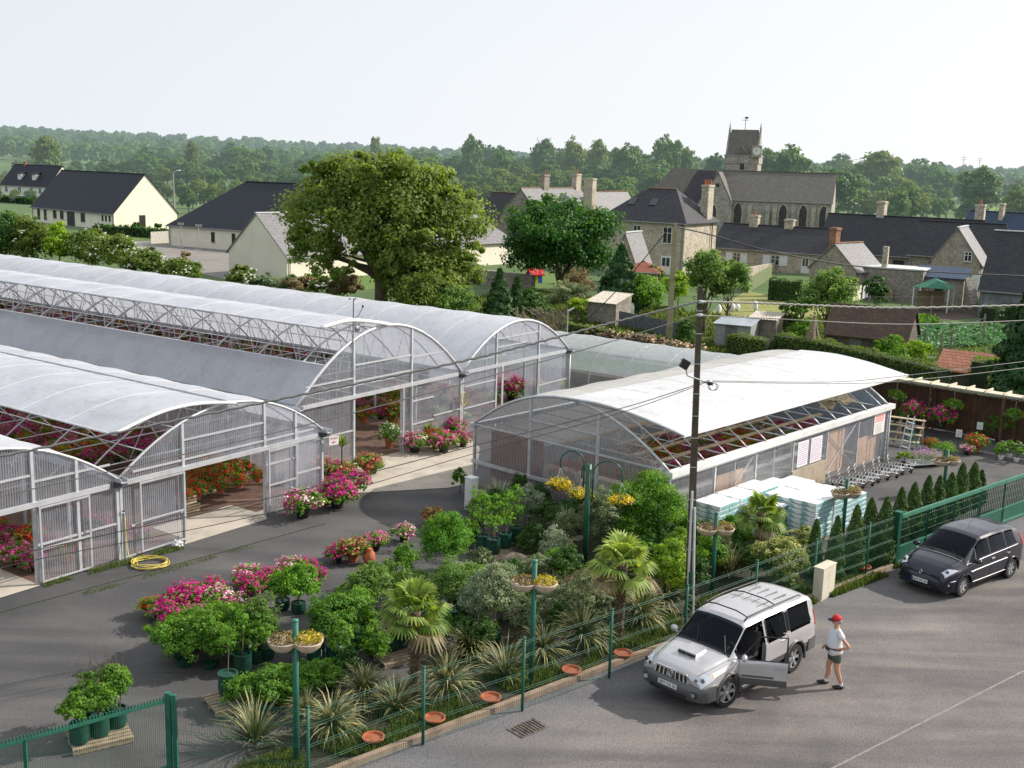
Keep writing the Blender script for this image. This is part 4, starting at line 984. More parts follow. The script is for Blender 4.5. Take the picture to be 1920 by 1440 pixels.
# vegetation
def px_place(px,yb,yt,wpx=None):
 """base point, height and half width of something standing at pixel (px,yb) and reaching up to row yt"""
 b=G(px,yb);d=ray(px,yt);hd=math.hypot(b.x,b.y)
 h=CAMH+d.z*hd/math.hypot(d.x,d.y)
 dist=(b-Vector((0,0,CAMH))).length
 return b,h,(wpx or 0)/2*dist/FPX
V3=lambda*a:tuple(a)
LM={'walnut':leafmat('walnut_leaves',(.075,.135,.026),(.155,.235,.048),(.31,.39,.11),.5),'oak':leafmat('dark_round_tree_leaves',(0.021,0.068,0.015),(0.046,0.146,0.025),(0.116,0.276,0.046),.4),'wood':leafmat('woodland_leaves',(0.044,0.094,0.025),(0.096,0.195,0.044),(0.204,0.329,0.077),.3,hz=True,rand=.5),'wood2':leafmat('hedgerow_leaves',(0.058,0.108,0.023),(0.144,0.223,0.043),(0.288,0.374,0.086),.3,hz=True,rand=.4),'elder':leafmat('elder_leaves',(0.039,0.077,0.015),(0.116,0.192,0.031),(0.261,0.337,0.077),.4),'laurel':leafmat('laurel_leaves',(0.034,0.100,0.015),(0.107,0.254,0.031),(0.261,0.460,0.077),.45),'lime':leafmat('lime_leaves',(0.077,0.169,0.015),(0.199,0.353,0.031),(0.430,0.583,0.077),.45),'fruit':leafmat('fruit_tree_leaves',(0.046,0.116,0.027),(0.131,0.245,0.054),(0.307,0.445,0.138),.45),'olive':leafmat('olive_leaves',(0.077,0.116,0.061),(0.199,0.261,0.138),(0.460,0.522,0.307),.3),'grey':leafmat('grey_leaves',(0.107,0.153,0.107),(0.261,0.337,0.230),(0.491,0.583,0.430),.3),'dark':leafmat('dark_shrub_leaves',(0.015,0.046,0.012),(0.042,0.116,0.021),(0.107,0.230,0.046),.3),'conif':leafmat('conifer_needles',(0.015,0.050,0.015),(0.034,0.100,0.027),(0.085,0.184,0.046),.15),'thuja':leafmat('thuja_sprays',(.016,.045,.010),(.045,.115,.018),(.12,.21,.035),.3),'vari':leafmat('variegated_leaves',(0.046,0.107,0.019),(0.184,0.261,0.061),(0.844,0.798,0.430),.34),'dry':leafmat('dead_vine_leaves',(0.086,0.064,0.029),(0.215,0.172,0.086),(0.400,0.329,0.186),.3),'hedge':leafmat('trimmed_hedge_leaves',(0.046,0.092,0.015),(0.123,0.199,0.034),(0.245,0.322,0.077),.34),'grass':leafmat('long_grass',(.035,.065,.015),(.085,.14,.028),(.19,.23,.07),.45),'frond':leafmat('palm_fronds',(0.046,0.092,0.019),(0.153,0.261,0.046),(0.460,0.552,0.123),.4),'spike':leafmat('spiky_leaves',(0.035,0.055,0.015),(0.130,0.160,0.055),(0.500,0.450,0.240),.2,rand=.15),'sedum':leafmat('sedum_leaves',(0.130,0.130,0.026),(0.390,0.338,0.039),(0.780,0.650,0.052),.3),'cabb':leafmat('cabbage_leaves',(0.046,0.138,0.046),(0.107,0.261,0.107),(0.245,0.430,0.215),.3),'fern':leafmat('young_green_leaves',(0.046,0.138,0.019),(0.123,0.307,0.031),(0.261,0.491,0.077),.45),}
def fl(name,a,b_,c):return leafmat(name,a,b_,c,.3,.6,rand=.12)
FM_={'magenta':fl('magenta_petals',(.28,.005,.09),(.52,.01,.20),(.72,.04,.36)),'red':fl('red_petals',(.36,.006,.01),(.62,.015,.015),(.82,.06,.04)),'pink':fl('pink_petals',(.52,.05,.22),(.75,.12,.36),(.85,.32,.55)),'orange':fl('orange_petals',(.55,.05,.01),(.75,.13,.02),(.85,.28,.05)),'whitemix':fl('white_and_magenta_petals',(.42,.01,.18),(.60,.03,.30),(1.6,1.5,1.5)),'yellow':fl('yellow_petals',(.60,.38,.01),(.80,.58,.02),(.95,.80,.08)),'yellowred':fl('yellow_and_crimson_petals',(.28,.01,.05),(.45,.03,.08),(.80,.65,.25)),'white':fl('white_petals',(.55,.55,.48),(.75,.75,.68),(.85,.85,.8)),'lilac':fl('lilac_petals',(.35,.12,.40),(.55,.28,.60),(.72,.5,.75)),}
def foliage(name,blobs,n,size,m,parent=None,seed=0,**kw):
 P,Nn,S,T,C=blob_leaves(blobs,n,size,seed,**kw)
 me=leaf_mesh(name,P,Nn,S,T,m,seed=seed+1)
 return link_mesh(name,me,m,parent),C
def blobs_round(H,Rr,base,seed,k=7,sq=.8):
 """crown made of several overlapping ellipsoids, so that the outline is uneven"""
 rs=random.Random(seed);h=H-base;out=[(0,0,base+h*.5,Rr*.72,Rr*.72,h*.42)]
 for i in range(k):
  a=2*PI*(i+rs.random()*.6)/k;q=rs.uniform(.35,.62)*Rr;z=base+h*rs.uniform(.3,.78)
  rr=Rr*rs.uniform(.34,.5);out.append((q*math.cos(a),q*math.sin(a),z,rr,rr,rr*sq*h/(2*Rr)*1.1))
 out.append((rs.uniform(-.15,.15)*Rr,rs.uniform(-.15,.15)*Rr,H-Rr*.3*h/(2*Rr),Rr*.42,Rr*.42,Rr*.32*h/(2*Rr)*1.2))
 return out
def make_tree(name,label,loc,H,Rr,base,seed,m,leaf,n,cat='tree',tr=None,k=7,group=None,limbs=8,core=True,fill=.25,spread=.28):
 r=thing(name,label,cat,tuple(loc),rnd.uniform(0,6),group)
 bl=blobs_round(H,Rr,base,seed,k)
 o,C=foliage('crown',bl,n,leaf,m,r,seed,fill=fill,spread=spread)
 tr=tr or H*.028
 mb=MB();mb.tube([(0,0,-.1),(.02*H*.3,0,base*.6),(0,.01*H,base+.25*(H-base))],[tr*1.3,tr,tr*.7],7)
 rs=random.Random(seed)
 idx=np.random.RandomState(seed).choice(len(C),min(limbs,len(C)),replace=False)
 for i in idx:limb(mb,(0,0,base*rs.uniform(.6,1.1)),tuple(C[i]),tr*.5,tr*.08,5,.15,int(i))
 mb.build('trunk',BARK,r,True)
 return r
# the big walnut
b=G(716,580);b,H_,R_=px_place(716,578,286,372)
r=thing('walnut_tree','big broad walnut tree towering right behind the middle greenhouse','tree',tuple(b))
bl=[(0,0,8.0,5.2,5,3.6),(-4.6,0,7.4,3.6,3.5,2.8),(4.4,0,6.6,3.8,3.5,3.0),(-2.6,0,10.6,2.6,2.6,1.9),(1.6,-1,10.3,3.0,2.6,1.9),(5.4,-.5,8.6,2.5,2.3,1.5),(-5.6,-.5,4.8,2.2,2.2,1.9),(3.2,-1.5,2.9,3.2,2.6,2.2),(5.9,0,3.6,2.3,2.2,2.3),(1.5,-2.5,4.4,2.4,2,2),(-4.4,-1,3.4,1.6,1.6,1.2),(4.6,-2,1.9,2.2,2,1.4),(-2.4,-2.4,6.0,2.6,2.2,2.0),(1,-3,7.2,2.8,2.2,2.2),(-6.8,0,7.2,1.2,1.2,1.2),(6.8,0,6.6,1.3,1.3,1.3)]
bl+=[(2.6,-1.6,2.0,2.4,2,1.8),(5.0,-.8,2.4,2.4,2,1.9),(3.8,-2.2,.9,2.0,1.6,1.0),(-3.2,-1.5,3.0,1.5,1.4,1.1),(.6,-2.6,2.9,1.6,1.4,1.3),(6.6,-.5,2.6,1.4,1.4,1.2)]
rs=random.Random(8)
for i in range(26):
 a=rs.uniform(0,6.28);e=rs.uniform(-.5,1.4);q_=rs.uniform(.85,1.08);bl.append((7.1*q_*math.cos(a)*math.cos(e),5.6*q_*math.sin(a)*math.cos(e),7.2+5.0*q_*math.sin(e)-(1.6*abs(math.cos(a))if e<.3 else 0),rs.uniform(.9,1.5),rs.uniform(.9,1.5),rs.uniform(.6,1.0)))
o,C=foliage('crown',bl,62000,.20,LM['walnut'],r,11,K=620,spread=.27,fill=.34)
mb=MB();mb.tube([(0,0,-.2),(-.1,0,1.6),(-.2,0,3.4),(-.9,0,5.4),(-1.2,0,8.5)],[.62,.5,.42,.28,.12],8)
for i,p in enumerate(C[::11]):limb(mb,(-.2+.1*(i%3),0,2.2+.07*(i%20)),tuple(p),.2,.03,6,.14,i)
mb.build('trunk',BARK,r,True)
# dark round tree right of it
b,H_,R_=px_place(1048,548,378,212)
make_tree('tree','dense dark green round tree above the toy playhouse',b,H_,R_*1.05,.35,5,LM['oak'],.20,36000,k=12,spread=.27,fill=.35)
def shrub(label,px,yb,yt,wpx,kind,leaf,n,name='shrub',cat='shrub',seed=None,base=.0,group=None,k=6,K=None,stem=True,up=.35,spread=.3):
 b,h,rr=px_place(px,yb,yt,wpx);seed=seed if seed is not None else int(px+yt)
 r=thing(name,label,cat,tuple(b),0,group)
 bz=h*base
 bl=blobs_round(h,rr,max(bz,.02),seed,k);leaf*=.62;n=int(n*2.7)
 foliage('foliage',bl,n,leaf,LM[kind],r,seed,zmin=.02,K=K,up=up,spread=spread)
 if stem:
  mb=MB();mb.tube([(0,0,0),(.03*rr,0,max(bz,h*.3)),(0,.03*rr,h*.7)],[max(.015,h*.02),h*.015,h*.006],5)
  mb.build('stem',BARK,r,True)
 return r
def conifer_leaves(H,Rr,n,leaf,seed,base=.04,pw=.9,jag=.22,tiers=0):
 rs=np.random.RandomState(seed);z=rs.rand(n)**1.35*(1-base)+base;a=rs.rand(n)*2*PI
 ph=rs.rand(4)*6
 prof=(1-z)**pw*(.35+.65*np.minimum(1,z/.12));
 if tiers:prof=prof*(.75+.35*np.abs(np.sin(z*tiers*PI)))
 lump=1+jag*np.sin(a*3+ph[0]+z*9)*np.sin(z*23+ph[1])+jag*.6*np.sin(a*7+ph[2])*np.sin(z*37+ph[3])
 r_=Rr*prof*lump*np.where(rs.rand(n)<.25,rs.uniform(.4,.9,n),1.0)+leaf*.2
 P=np.stack([r_*np.cos(a),r_*np.sin(a),z*H],1)
 Nn=np.stack([np.cos(a),np.sin(a),.5+0*a],1)+rs.normal(size=(n,3))*.5
 T=.35+.3*(lump-1)/jag*.4+rs.rand(n)*.4
 return P,Nn,leaf*rs.uniform(.6,1.3,n),T
def conifer(name,label,px,yb,yt,wpx,kind,leaf,n,seed=0,group=None,cat='conifer',**kw):
 b,h,rr=px_place(px,yb,yt,wpx)
 r=thing(name,label,cat,tuple(b),0,group)
 P,Nn,S,T=conifer_leaves(h,rr,n,leaf,seed,**kw)
 link_mesh('foliage',leaf_mesh('foliage',P,Nn,S,T,LM[kind],2.2,seed),LM[kind],r)
 MB().tube([(0,0,-.05),(0,0,h*.85)],[h*.022,h*.004],6).build('trunk',BARK,r,True)
 return r
conifer('spruce','dark spruce standing right of the round dark tree',1160,590,462,96,'conif',.26,7000,3,tiers=9)
conifer('spruce','small spruce between the walnut tree and the playhouse',935,600,505,58,'conif',.2,3500,4,tiers=8)
conifer('spruce','slim young spruce in front of the low stone garden wall',968,592,520,44,'conif',.18,2500,5,tiers=7)
conifer('yew','big dark conifer cut by the right edge behind the pergola',1925,755,520,130,'conif',.16,11000,6,tiers=6,pw=.6)
SH=[('rounded shrub with green leaves under the walnut tree',800,600,520,130,'elder',.22,2600),('loose shrub below the right branches of the walnut',855,606,540,90,'fruit',.2,1800),('dark leaning bush in front of the small spruces',1000,618,545,80,'dark',.18,2200),('bright round bush right of the concrete pole',1270,580,512,66,'lime',.2,2200),('dark green bush behind the concrete pole',1205,592,520,90,'laurel',.2,2600),('low bramble mass beneath the dark round tree',1060,590,530,90,'olive',.16,1800),('ivy covered bush right of the spruce',1225,545,500,60,'hedge',.2,1500),('dark shrub against the green tin fence',1285,655,600,50,'dark',.12,1300),('green bush behind the grey tin shed',1500,650,600,60,'laurel',.14,1500),('glossy laurel in front of the old tiled shed',1668,692,632,70,'laurel',.12,2200),('bright laurel right of the glossy one',1712,690,640,62,'lime',.12,2000),('small leafy bush by the low red lean-to',1640,668,636,36,'laurel',.12,800),('leafy bush next to the stone house with the brick chimney',1640,580,520,50,'dark',.2,1200),('yellow green bush at the foot of the stone wall end',1850,592,560,46,'lime',.16,800),('dark bush behind the lean shed of planks',1480,640,590,50,'dark',.12,1000),('low hedge bush behind the bungalow drive',256,432,418,22,'dark',.35,350),('small round bush before the sunlit gable',236,434,424,12,'dark',.3,200),('small bush beside the gable door of the bungalow',297,432,420,18,'dark',.3,250),]
for i,(lb,px,yb,yt,wp,kd,lf,n)in enumerate(SH):shrub(lb,px,yb,yt,wp,kd,lf,n,seed=100+i)
def fruit(label,px,yb,yt,wp,kind='fruit',leaf=.16,n=3500,base=.35,seed=1,name='fruit_tree'):
 b,h,rr=px_place(px,yb,yt,wp)
 return make_tree(name,label,b,h,rr,h*base,seed,LM[kind],leaf,n,k=6,tr=.11,spread=.3,fill=.35)
_mt=make_tree
def make_tree(*a,**k):
 a=list(a);a[8]*=.72;a[9]=int(a[9]*2.1);return _mt(*a,**k)
fruit('light leaved fruit tree left of the utility pole top',1318,628,466,92,n=4200,seed=31)
fruit('light leaved fruit tree right behind the utility pole',1362,625,490,84,n=3600,seed=32)
fruit('bushy pear tree above the old tiled shed',1548,640,508,110,n=5200,seed=33,base=.22)
fruit('sapling with a white bag tied in the drying garden',1470,640,560,34,n=500,seed=34)
fruit('young apple tree behind the grey tin shed',1500,625,560,40,n=700,seed=35)
fruit('small tree in the garden beside the corrugated roof shed',1080,608,560,40,'lime',.15,900,.3,36)
row=[(18,505,402,120,'dark',3600),(62,508,408,100,'elder',3000),(112,512,418,60,'lime',1600),(165,512,438,110,'elder',3200),(180,500,430,70,'elder',2000),(225,520,445,96,'elder',2600),(275,530,468,80,'elder',2200),(335,535,488,90,'elder',2400),(455,545,500,60,'elder',1400),(346,515,472,34,'dry',500),(500,545,516,70,'olive',1200),(570,552,522,80,'dry',1500),(545,550,518,60,'olive',900),(620,560,520,80,'elder',1500),(650,565,515,70,'dry',1200),(590,550,512,50,'fruit',800)]
lbls=['dark elder bush at the left edge behind the long greenhouse','elder bush with cream flower heads second from the left edge','bright ivy on a pollard stump among the elders','wide elder bush with cream flowers right of the ivy stump','tall back elder bush near the school yard corner','elder bush sloping down to the school yard','low elder bush in front of the school yard','flowering elder below the school yard with a copper shrub behind','lone elder bush left of the cream gable foot','copper coloured shrub before the school yard','tangled bush at the foot of the shaded gable','brown vine tangle under the cream wall','olive bush between the gable foot and the vines','elder bush left of the walnut trunk','brown dead vines beside the walnut trunk','pale young bush before the sunlit cream wall']
for i,((px,yb,yt,wp,kd,n),lb)in enumerate(zip(row,lbls)):
 r=shrub(lb,px,yb,yt,wp,kd,.24,n,'elder_bush' if kd=='elder' else 'shrub',seed=200+i,base=.0)
 if kd=='elder':
  b,h,rr=px_place(px,yb,yt,wp);P,Nn,S,T,C=blob_leaves(blobs_round(h*1.01,rr*1.02,.1,200+i),170,.26,400+i,K=70,fill=0)
  link_mesh('blossom',leaf_mesh('blossom',P,Nn*.2+np.array([0,-.4,1.]),S,T,FM_['white'],1.0,i),FM_['white'],r)
r=thing('dead_bush','heap of dry brown stalks right behind the middle greenhouse','dead bush',tuple(G(1012,640)))
mb=MB();rs=random.Random(3)
for i in range(170):
 a=rs.uniform(0,2*PI);l_=rs.uniform(1.0,2.6);mb.tube([(math.cos(a)*rs.uniform(0,1.6),math.sin(a)*.8,0),(math.cos(a)*1.3+rs.uniform(-.8,.8),math.sin(a)*.9,l_*.7),(math.cos(a)*1.5+rs.uniform(-.9,.9),math.sin(a),l_*.95)],.022,3)
mb.build('stalks',mat('dry_stalks',(.26,.22,.15),.9,.3,2),r)
r=shrub('pale dry bush under the dark round tree',1085,565,505,70,'dry',.14,1500,'dead_bush','dead bush',seed=77)
# hedges
def hedge(name,label,pts,h,w,kind,leaf,dens,cat='hedge',seed=0):
 r=thing(name,label,cat,tuple(pts[0]))
 rs=np.random.RandomState(seed);P=[];Nn=[];o0=np.array(pts[0])
 for a,b_ in zip(pts,pts[1:]):
  a=np.array(a)-o0;b_=np.array(b_)-o0;ln_=np.linalg.norm(b_-a);d=(b_-a)/ln_;nr=np.array([-d[1],d[0],0])
  n=int(dens*ln_*(w+2*h));f=rs.rand(n)*(w+2*h);s=rs.rand(n)[:,None]*ln_
  side=np.where(f<h,-1,np.where(f<h+w,0,1));z=np.where(side==-1,f,np.where(side==0,h,f-h-w));off=np.where(side==0,f-h-w/2,side*w/2)
  lump=.07*np.sin(s[:,0]*2.1)+.05*np.sin(s[:,0]*5.3+z*3)
  P.append(a+d*s+nr*(off*(1+lump))[:,None]+np.stack([0*z,0*z,z*(1+lump*.8)],1)+rs.normal(size=(n,3))*leaf*.3)
  Nn.append(nr*side[:,None]+np.stack([0*z,0*z,(side==0)*1.0],1)+rs.normal(size=(n,3))*.45)
 P=np.concatenate(P);Nn=np.concatenate(Nn);n=len(P)
 T=.25+rs.rand(n)*.5+.2*np.sin(P[:,0]*1.3+P[:,1]*.9)
 link_mesh('foliage',leaf_mesh('foliage',P,Nn,leaf*rs.uniform(.6,1.3,n),T,LM[kind],1.3,seed),LM[kind],r)
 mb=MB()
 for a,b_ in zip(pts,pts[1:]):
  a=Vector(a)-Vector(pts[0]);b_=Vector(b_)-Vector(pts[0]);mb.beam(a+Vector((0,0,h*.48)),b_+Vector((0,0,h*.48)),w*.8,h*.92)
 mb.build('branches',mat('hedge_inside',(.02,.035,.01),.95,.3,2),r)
 return r
hedge('hedge','long trimmed boundary hedge behind the sales greenhouse',[G(1455,668),G(1530,680),G(1610,700),G(1700,722),G(1765,740)],1.5,1.1,'hedge',.09,110)
hedge('hedge','box shaped hedge in front of the grey tin shed',[G(1368,662),G(1440,672)],1.3,1.2,'hedge',.09,110,seed=2)
hedge('hedge','low hedge strip behind the poly tunnel and wood pile',[G(1040,622),G(1150,640),G(1245,655)],.8,.8,'elder',.10,90,seed=3)
hedge('hedge','hedge between the tiled roof hut and the dark conifer',[G(1830,735),G(1930,725)],1.8,1.3,'laurel',.10,100,seed=4)
hedge('hedge','clipped dark hedge along the bungalow lawn',[G(180,438),G(318,448)],1.3,1.2,'dark',.35,12,seed=5)
hedge('hedge','black green block hedge on the drying lawn',[G(1440,562),G(1502,566)],2.0,.8,'dark',.14,50,seed=6)
hedge('hedge','dark hedge beside the far right barn',[G(1850,605),G(1930,598)],1.3,1.5,'dark',.14,50,seed=7)
hedge('hedge','sunlit hedge end below the vegetable plot',[G(1730,705),G(1880,665)],.6,1.4,'hedge',.12,60,seed=8)
hedge('hedge','rough hedge strip behind the farther house at the far left',[G(-10,378),G(66,384)],1.4,1.5,'dark',.5,6,seed=9)
def rows(name,label,quad_,nrow,per,size,kind,cat,seed=0):
 rs=np.random.RandomState(seed);q=[np.array(p)for p in quad_];P=[]
 for i in range(nrow):
  u=(i+.5)/nrow;a=q[0]*(1-u)+q[3]*u;b_=q[1]*(1-u)+q[2]*u
  s=rs.rand(per,1);P.append(a*(1-s)+b_*s+rs.normal(size=(per,3))*np.array([.14,.14,.0]))
 P=np.concatenate(P);P[:,2]=rs.rand(len(P))*size*1.1;n=len(P)
 o=link_mesh(name,leaf_mesh(name,P,rs.normal(size=(n,3))*.6+np.array([0,0,.8]),size*rs.uniform(.5,1.3,n),rs.rand(n),LM[kind],1.3,seed),LM[kind])
 tag(o,label,cat,kind='stuff');return o
rows('vegetable_rows','rows of cabbages and potatoes in the garden plot',[G(1680,660),G(1900,650),G(1870,612),G(1700,612)],11,520,.28,'cabb','vegetables',1)
rows('vegetable_rows','green leafy rows in the small plot behind the tiled shed',[G(1680,612),G(1765,606),G(1740,594),G(1670,596)],5,220,.26,'laurel','vegetables',2)
def grass_patch(name,label,poly,n,h,seed=0,kind='grass',wd=.02):
 """upright blades over a convex polygon"""
 rs=np.random.RandomState(seed);A=[np.array(p)for p in poly];tri=[(A[0],A[i],A[i+1])for i in range(1,len(A)-1)]
 ar=np.array([abs(np.cross(b_-a,c-a)[2])for a,b_,c in tri]);ti=rs.choice(len(tri),n,p=ar/ar.sum())
 u=rs.rand(n,1);v=rs.rand(n,1);f=(u+v>1);u=np.where(f,1-u,u);v=np.where(f,1-v,v)
 T3=np.array([[t[0],t[1],t[2]]for t in tri]);P=T3[ti,0]+(T3[ti,1]-T3[ti,0])*u+(T3[ti,2]-T3[ti,0])*v
 dens=np.array([noise.noise(Vector((p[0]*.9,p[1]*.9,seed)))for p in P]);P=P[dens>-.12];n=len(P)
 a=rs.rand(n)*2*PI;hh=h*rs.uniform(.4,1.3,n);d=np.stack([np.cos(a),np.sin(a),0*a],1);w_=wd*rs.uniform(.6,1.4,n)[:,None]
 side=np.stack([-np.sin(a),np.cos(a),0*a],1)*w_/2;lean=d*(hh*rs.uniform(.1,.6,n))[:,None]
 V=np.empty((n,4,3));V[:,0]=P-side;V[:,1]=P+side;V[:,2]=P+lean+side*.3+np.stack([0*a,0*a,hh],1);V[:,3]=P+lean-side*.3+np.stack([0*a,0*a,hh],1)
 o=link_mesh(name,quads_mesh(name,V,rs.rand(n),LM[kind]),LM[kind]);tag(o,label,'grass',kind='stuff');return o
K1,K2,K3,K4=KERB[1],KERB[2],KERB[3],KERB[4]
nrm=Vector((-.64,.76,0))
grass_patch('grass','rough green grass and weeds in the planting bed along the fence',[K1+nrm*.15,K2+nrm*.15,K2+nrm*1.5,K1+nrm*1.3],9000,.13,1,wd=.03)
grass_patch('grass','green grass in the planting bed around the terracotta dishes',[K2+nrm*.15,K3+nrm*.15,K3+nrm*1.7,K2+nrm*1.5],15000,.14,2,wd=.03)
grass_patch('grass','green grass in the planting bed behind the silver car',[K3+nrm*.15,K4+nrm*.15,K4+nrm*1.6,K3+nrm*1.7],15000,.20,3,wd=.03)
grass_patch('grass','weeds growing at the foot of the kerb beside the cabinet and dark car',[G(1500,1130)-nrm*.35,G(1680,1060)-nrm*.45,G(1680,1060)+nrm*.3,G(1500,1130)+nrm*.1],5500,.16,4,wd=.03)
grass_patch('grass','long meadow grass in the gardens behind the greenhouses',[G(880,640),G(1060,640),G(1340,690),G(1420,600),G(1000,545),G(860,560)],40000,.28,5,wd=.12)
grass_patch('grass','uneven grass around the gardens and sheds at the right',[G(1420,660),G(1760,720),G(1900,700),G(1900,640),G(1680,590),G(1440,600)],26000,.2,6,wd=.10)
grass_patch('grass','weeds along the edge of the tarmac joint',[G(150,1112),G(470,1022),G(480,1026),G(160,1117)],800,.05,7,wd=.02)
grass_patch('grass','weeds at the gable foot of the left greenhouse',[G(80,1094),G(340,1022),G(345,1030),G(84,1102)],1800,.10,8,wd=.02)
# woodland: tree prototypes, copied as individuals
protos=[]
for i in range(7):
 kind='wood' if i<5 else 'wood2'
 p=thing('tree',None,None,(0,0,0));H_=12.0;R_=[4.6,5.4,3.9,5.0,4.2,4.4,5.2][i]
 bl=blobs_round(H_,R_,[2.2,1.4,2.8,1.0,1.8,.4,.2][i],300+i,9)
 P,Nn,S,T,C=blob_leaves(bl,7500,.46,300+i,K=190,spread=.25,fill=.22)
 link_mesh('crown',leaf_mesh('crown',P,Nn,S,T,LM[kind],1.3,i),LM[kind],p)
 mb=MB();mb.tube([(0,0,-.6),(0,0,4),(.3,0,8)],[.36,.28,.15],6)
 for c in C[::14]:limb(mb,(0,0,3.0),tuple(c),.16,.04,4,.1,1)
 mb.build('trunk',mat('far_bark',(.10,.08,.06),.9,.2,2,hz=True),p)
 protos.append(p)
used=set()
bpy.context.view_layer.update()
def wtree(px,yt,Y,wpx=None,k=None,label=None,group=None,name='tree'):
 p=at(px,yt,Y);gz_=hz_h(p.x,p.y);h=max(3.0,p.z-gz_)
 k=rnd.randrange(7)if k is None else k;pr=protos[k]
 sx=(wpx*Y/FPX/10.0 if wpx else h/12*rnd.uniform(.85,1.25))
 loc=(p.x,p.y,gz_)
 if k not in used:used.add(k);o=pr;o.location=loc;o.rotation_euler=(0,0,rnd.uniform(0,6));o.scale=(sx,sx,h/12)
 else:o=copy_tree(pr,loc,rnd.uniform(0,6),(sx,sx,h/12))
 o['label']=label;o['category']='tree'
 if group:o['group']=group
 return o
IND=[(707,257,520,30,'narrow tall tree breaking the skyline above the walnut crown'),(885,260,430,52,'tall rounded tree on the skyline right of the walnut'),(1076,264,420,56,'broad skyline tree above the stone house chimneys'),(1122,262,410,50,'rounded skyline tree right of the bare topped one'),(1176,276,380,60,'skyline tree left of the church choir'),(1250,261,390,58,'highest skyline tree left of the church tower'),(1287,276,400,46,'round headed tree nearest the church tower on its left'),(1474,280,330,104,'wide tree behind the church nave roof'),(1572,318,250,96,'big tree touching the right gable of the church'),(1650,284,400,110,'wide tree group leader on the skyline right of the church'),(1842,320,262,92,'large round tree standing over the meadow at the right'),(1908,355,240,60,'dark tree at the right edge over the village roofs'),(86,256,360,66,'dark broad tree above the small cottage at far left'),(360,264,420,32,'slim dark tree above the bungalow chimney line'),(690,372,245,50,'dark evergreen behind the farmhouse chimney'),(1020,268,440,60,'thin topped tree on the skyline above the barn'),(940,282,400,40,'tree between the two skyline giants'),(1345,290,420,60,'tree right behind the church tower')]
for px,yt,Y,wp,lb in IND:wtree(px,yt,Y,wp,label=lb)
wtree(1688,358,225,46,3,'dark pointed tree behind the farmhouse chimney');wtree(1712,352,228,40,0,'bright tree next to the dark pointed one')
wtree(1545,350,235,60,1,'tree between church gable and farmhouse roof')
def sil(x):
 pts=[(0,296),(200,290),(420,282),(560,288),(760,290),(900,285),(1100,282),(1300,292),(1450,300),(1600,302),(1700,305),(1800,322),(1920,330)]
 for(a,ya),(b_,yb)in zip(pts,pts[1:]):
  if x<=b_:return ya+(yb-ya)*(x-a)/(b_-a)
 return 330
cnt=0
ZONES=[(0,640,'tree in the dense woodland behind the bungalow and school hall','trees behind the bungalow and school hall'),(640,1220,'tree in the woodland between the walnut and the church','trees between walnut and church'),(1220,1960,'tree in the woodland right of and behind the church','trees right of and behind the church')]
for Y,dy,stp,kset in((235,76,38,(5,6,1)),(258,70,28,(5,6,1,3)),(290,60,30,(5,6,3)),(330,48,32,(0,5,2,3,6)),(380,33,34,(0,1,2,3,4,6)),(440,20,38,(0,1,2,3,4)),(520,9,42,(0,1,2,3,4)),(640,2,50,(0,1,2,3,4))):
 x=-30+rnd.uniform(0,20)
 while x<1960:
  x+=stp*rnd.uniform(.6,1.4)
  y=sil(max(0,x))+dy+rnd.triangular(-22,12,6)
  if Y<260 and(60<x<345):continue
  if Y<300 and 1180<x<1420:continue
  if Y<260 and x<1900 and x>1180:continue
  if Y<330 and 1440<x<1560:continue
  if 1836<x<1912 and Y<440:continue
  if Y==235 and x<60:continue
  p=at(x,y,Y)
  if any(abs(p.x-q[0])<q[2]and abs(p.y-q[1])<q[2]for q in((-130,310,24),)):continue
  z_=([z for z in ZONES if x<z[1]]+[ZONES[-1]])[0]
  wtree(x,y,Y,None,rnd.choice(kset),z_[2],z_[3]);cnt+=1
print('woodland trees',cnt)
def far_wood(name,label,n,Y0,Y1,seed,per=90,size=2.2):
 rs=np.random.RandomState(seed);Ps=[];Ns=[];Ss=[];Ts=[]
 for i in range(n):
  Y=math.exp(rs.uniform(math.log(Y0),math.log(Y1)));X=rs.uniform(-.56,.56)*Y
  if noise.noise(Vector((X/180,Y/260,seed)))<-.22:continue
  h=rs.uniform(8,15);rr=rs.uniform(4,8);z=hz_h(X,Y)
  d=rs.normal(size=(per,3));d/=np.linalg.norm(d,axis=1)[:,None];d[:,2]=np.abs(d[:,2])*1.0-.1
  Ps.append(np.array([X,Y,z+h*.45])+d*np.array([rr,rr,h*.55])*rs.uniform(.8,1.12,(per,1)));Ns.append(d+rs.normal(size=(per,3))*.4)
  Ss.append(size*rs.uniform(.6,1.4,per)*(1+Y/2600));Ts.append(rs.rand(per)*.4+rs.rand()*.5)
 P=np.concatenate(Ps);me=leaf_mesh(name,P,np.concatenate(Ns),np.concatenate(Ss),np.concatenate(Ts),LM['wood'],1.2,seed)
 tag(link_mesh(name,me,LM['wood']),label,'woodland',kind='stuff')
far_wood('far_woodland','hazy far wooded countryside up to the horizon',1500,700,1500,1)
far_wood('far_woodland','blue hazy woods on the last ridge of the horizon',1500,1500,3000,2,per=60,size=3.2)
p=at(1020,256,440);r=thing('bare_tree','bare branched treetop poking above the skyline over the barn','tree',(p.x,p.y,hz_h(p.x,p.y)))
mb=MB();hh=p.z-r.location.z;mb.tube([(0,0,0),(0,0,hh*.8)],[.4,.2],6);rs=random.Random(4)
for i in range(34):limb(mb,(0,0,hh*rs.uniform(.7,.82)),(rs.uniform(-3.2,3.2),rs.uniform(-2,2),hh*rs.uniform(.84,1.0)),.16,.05,4,.2,i,4)
mb.build('branches',MATS['far_bark'],r)
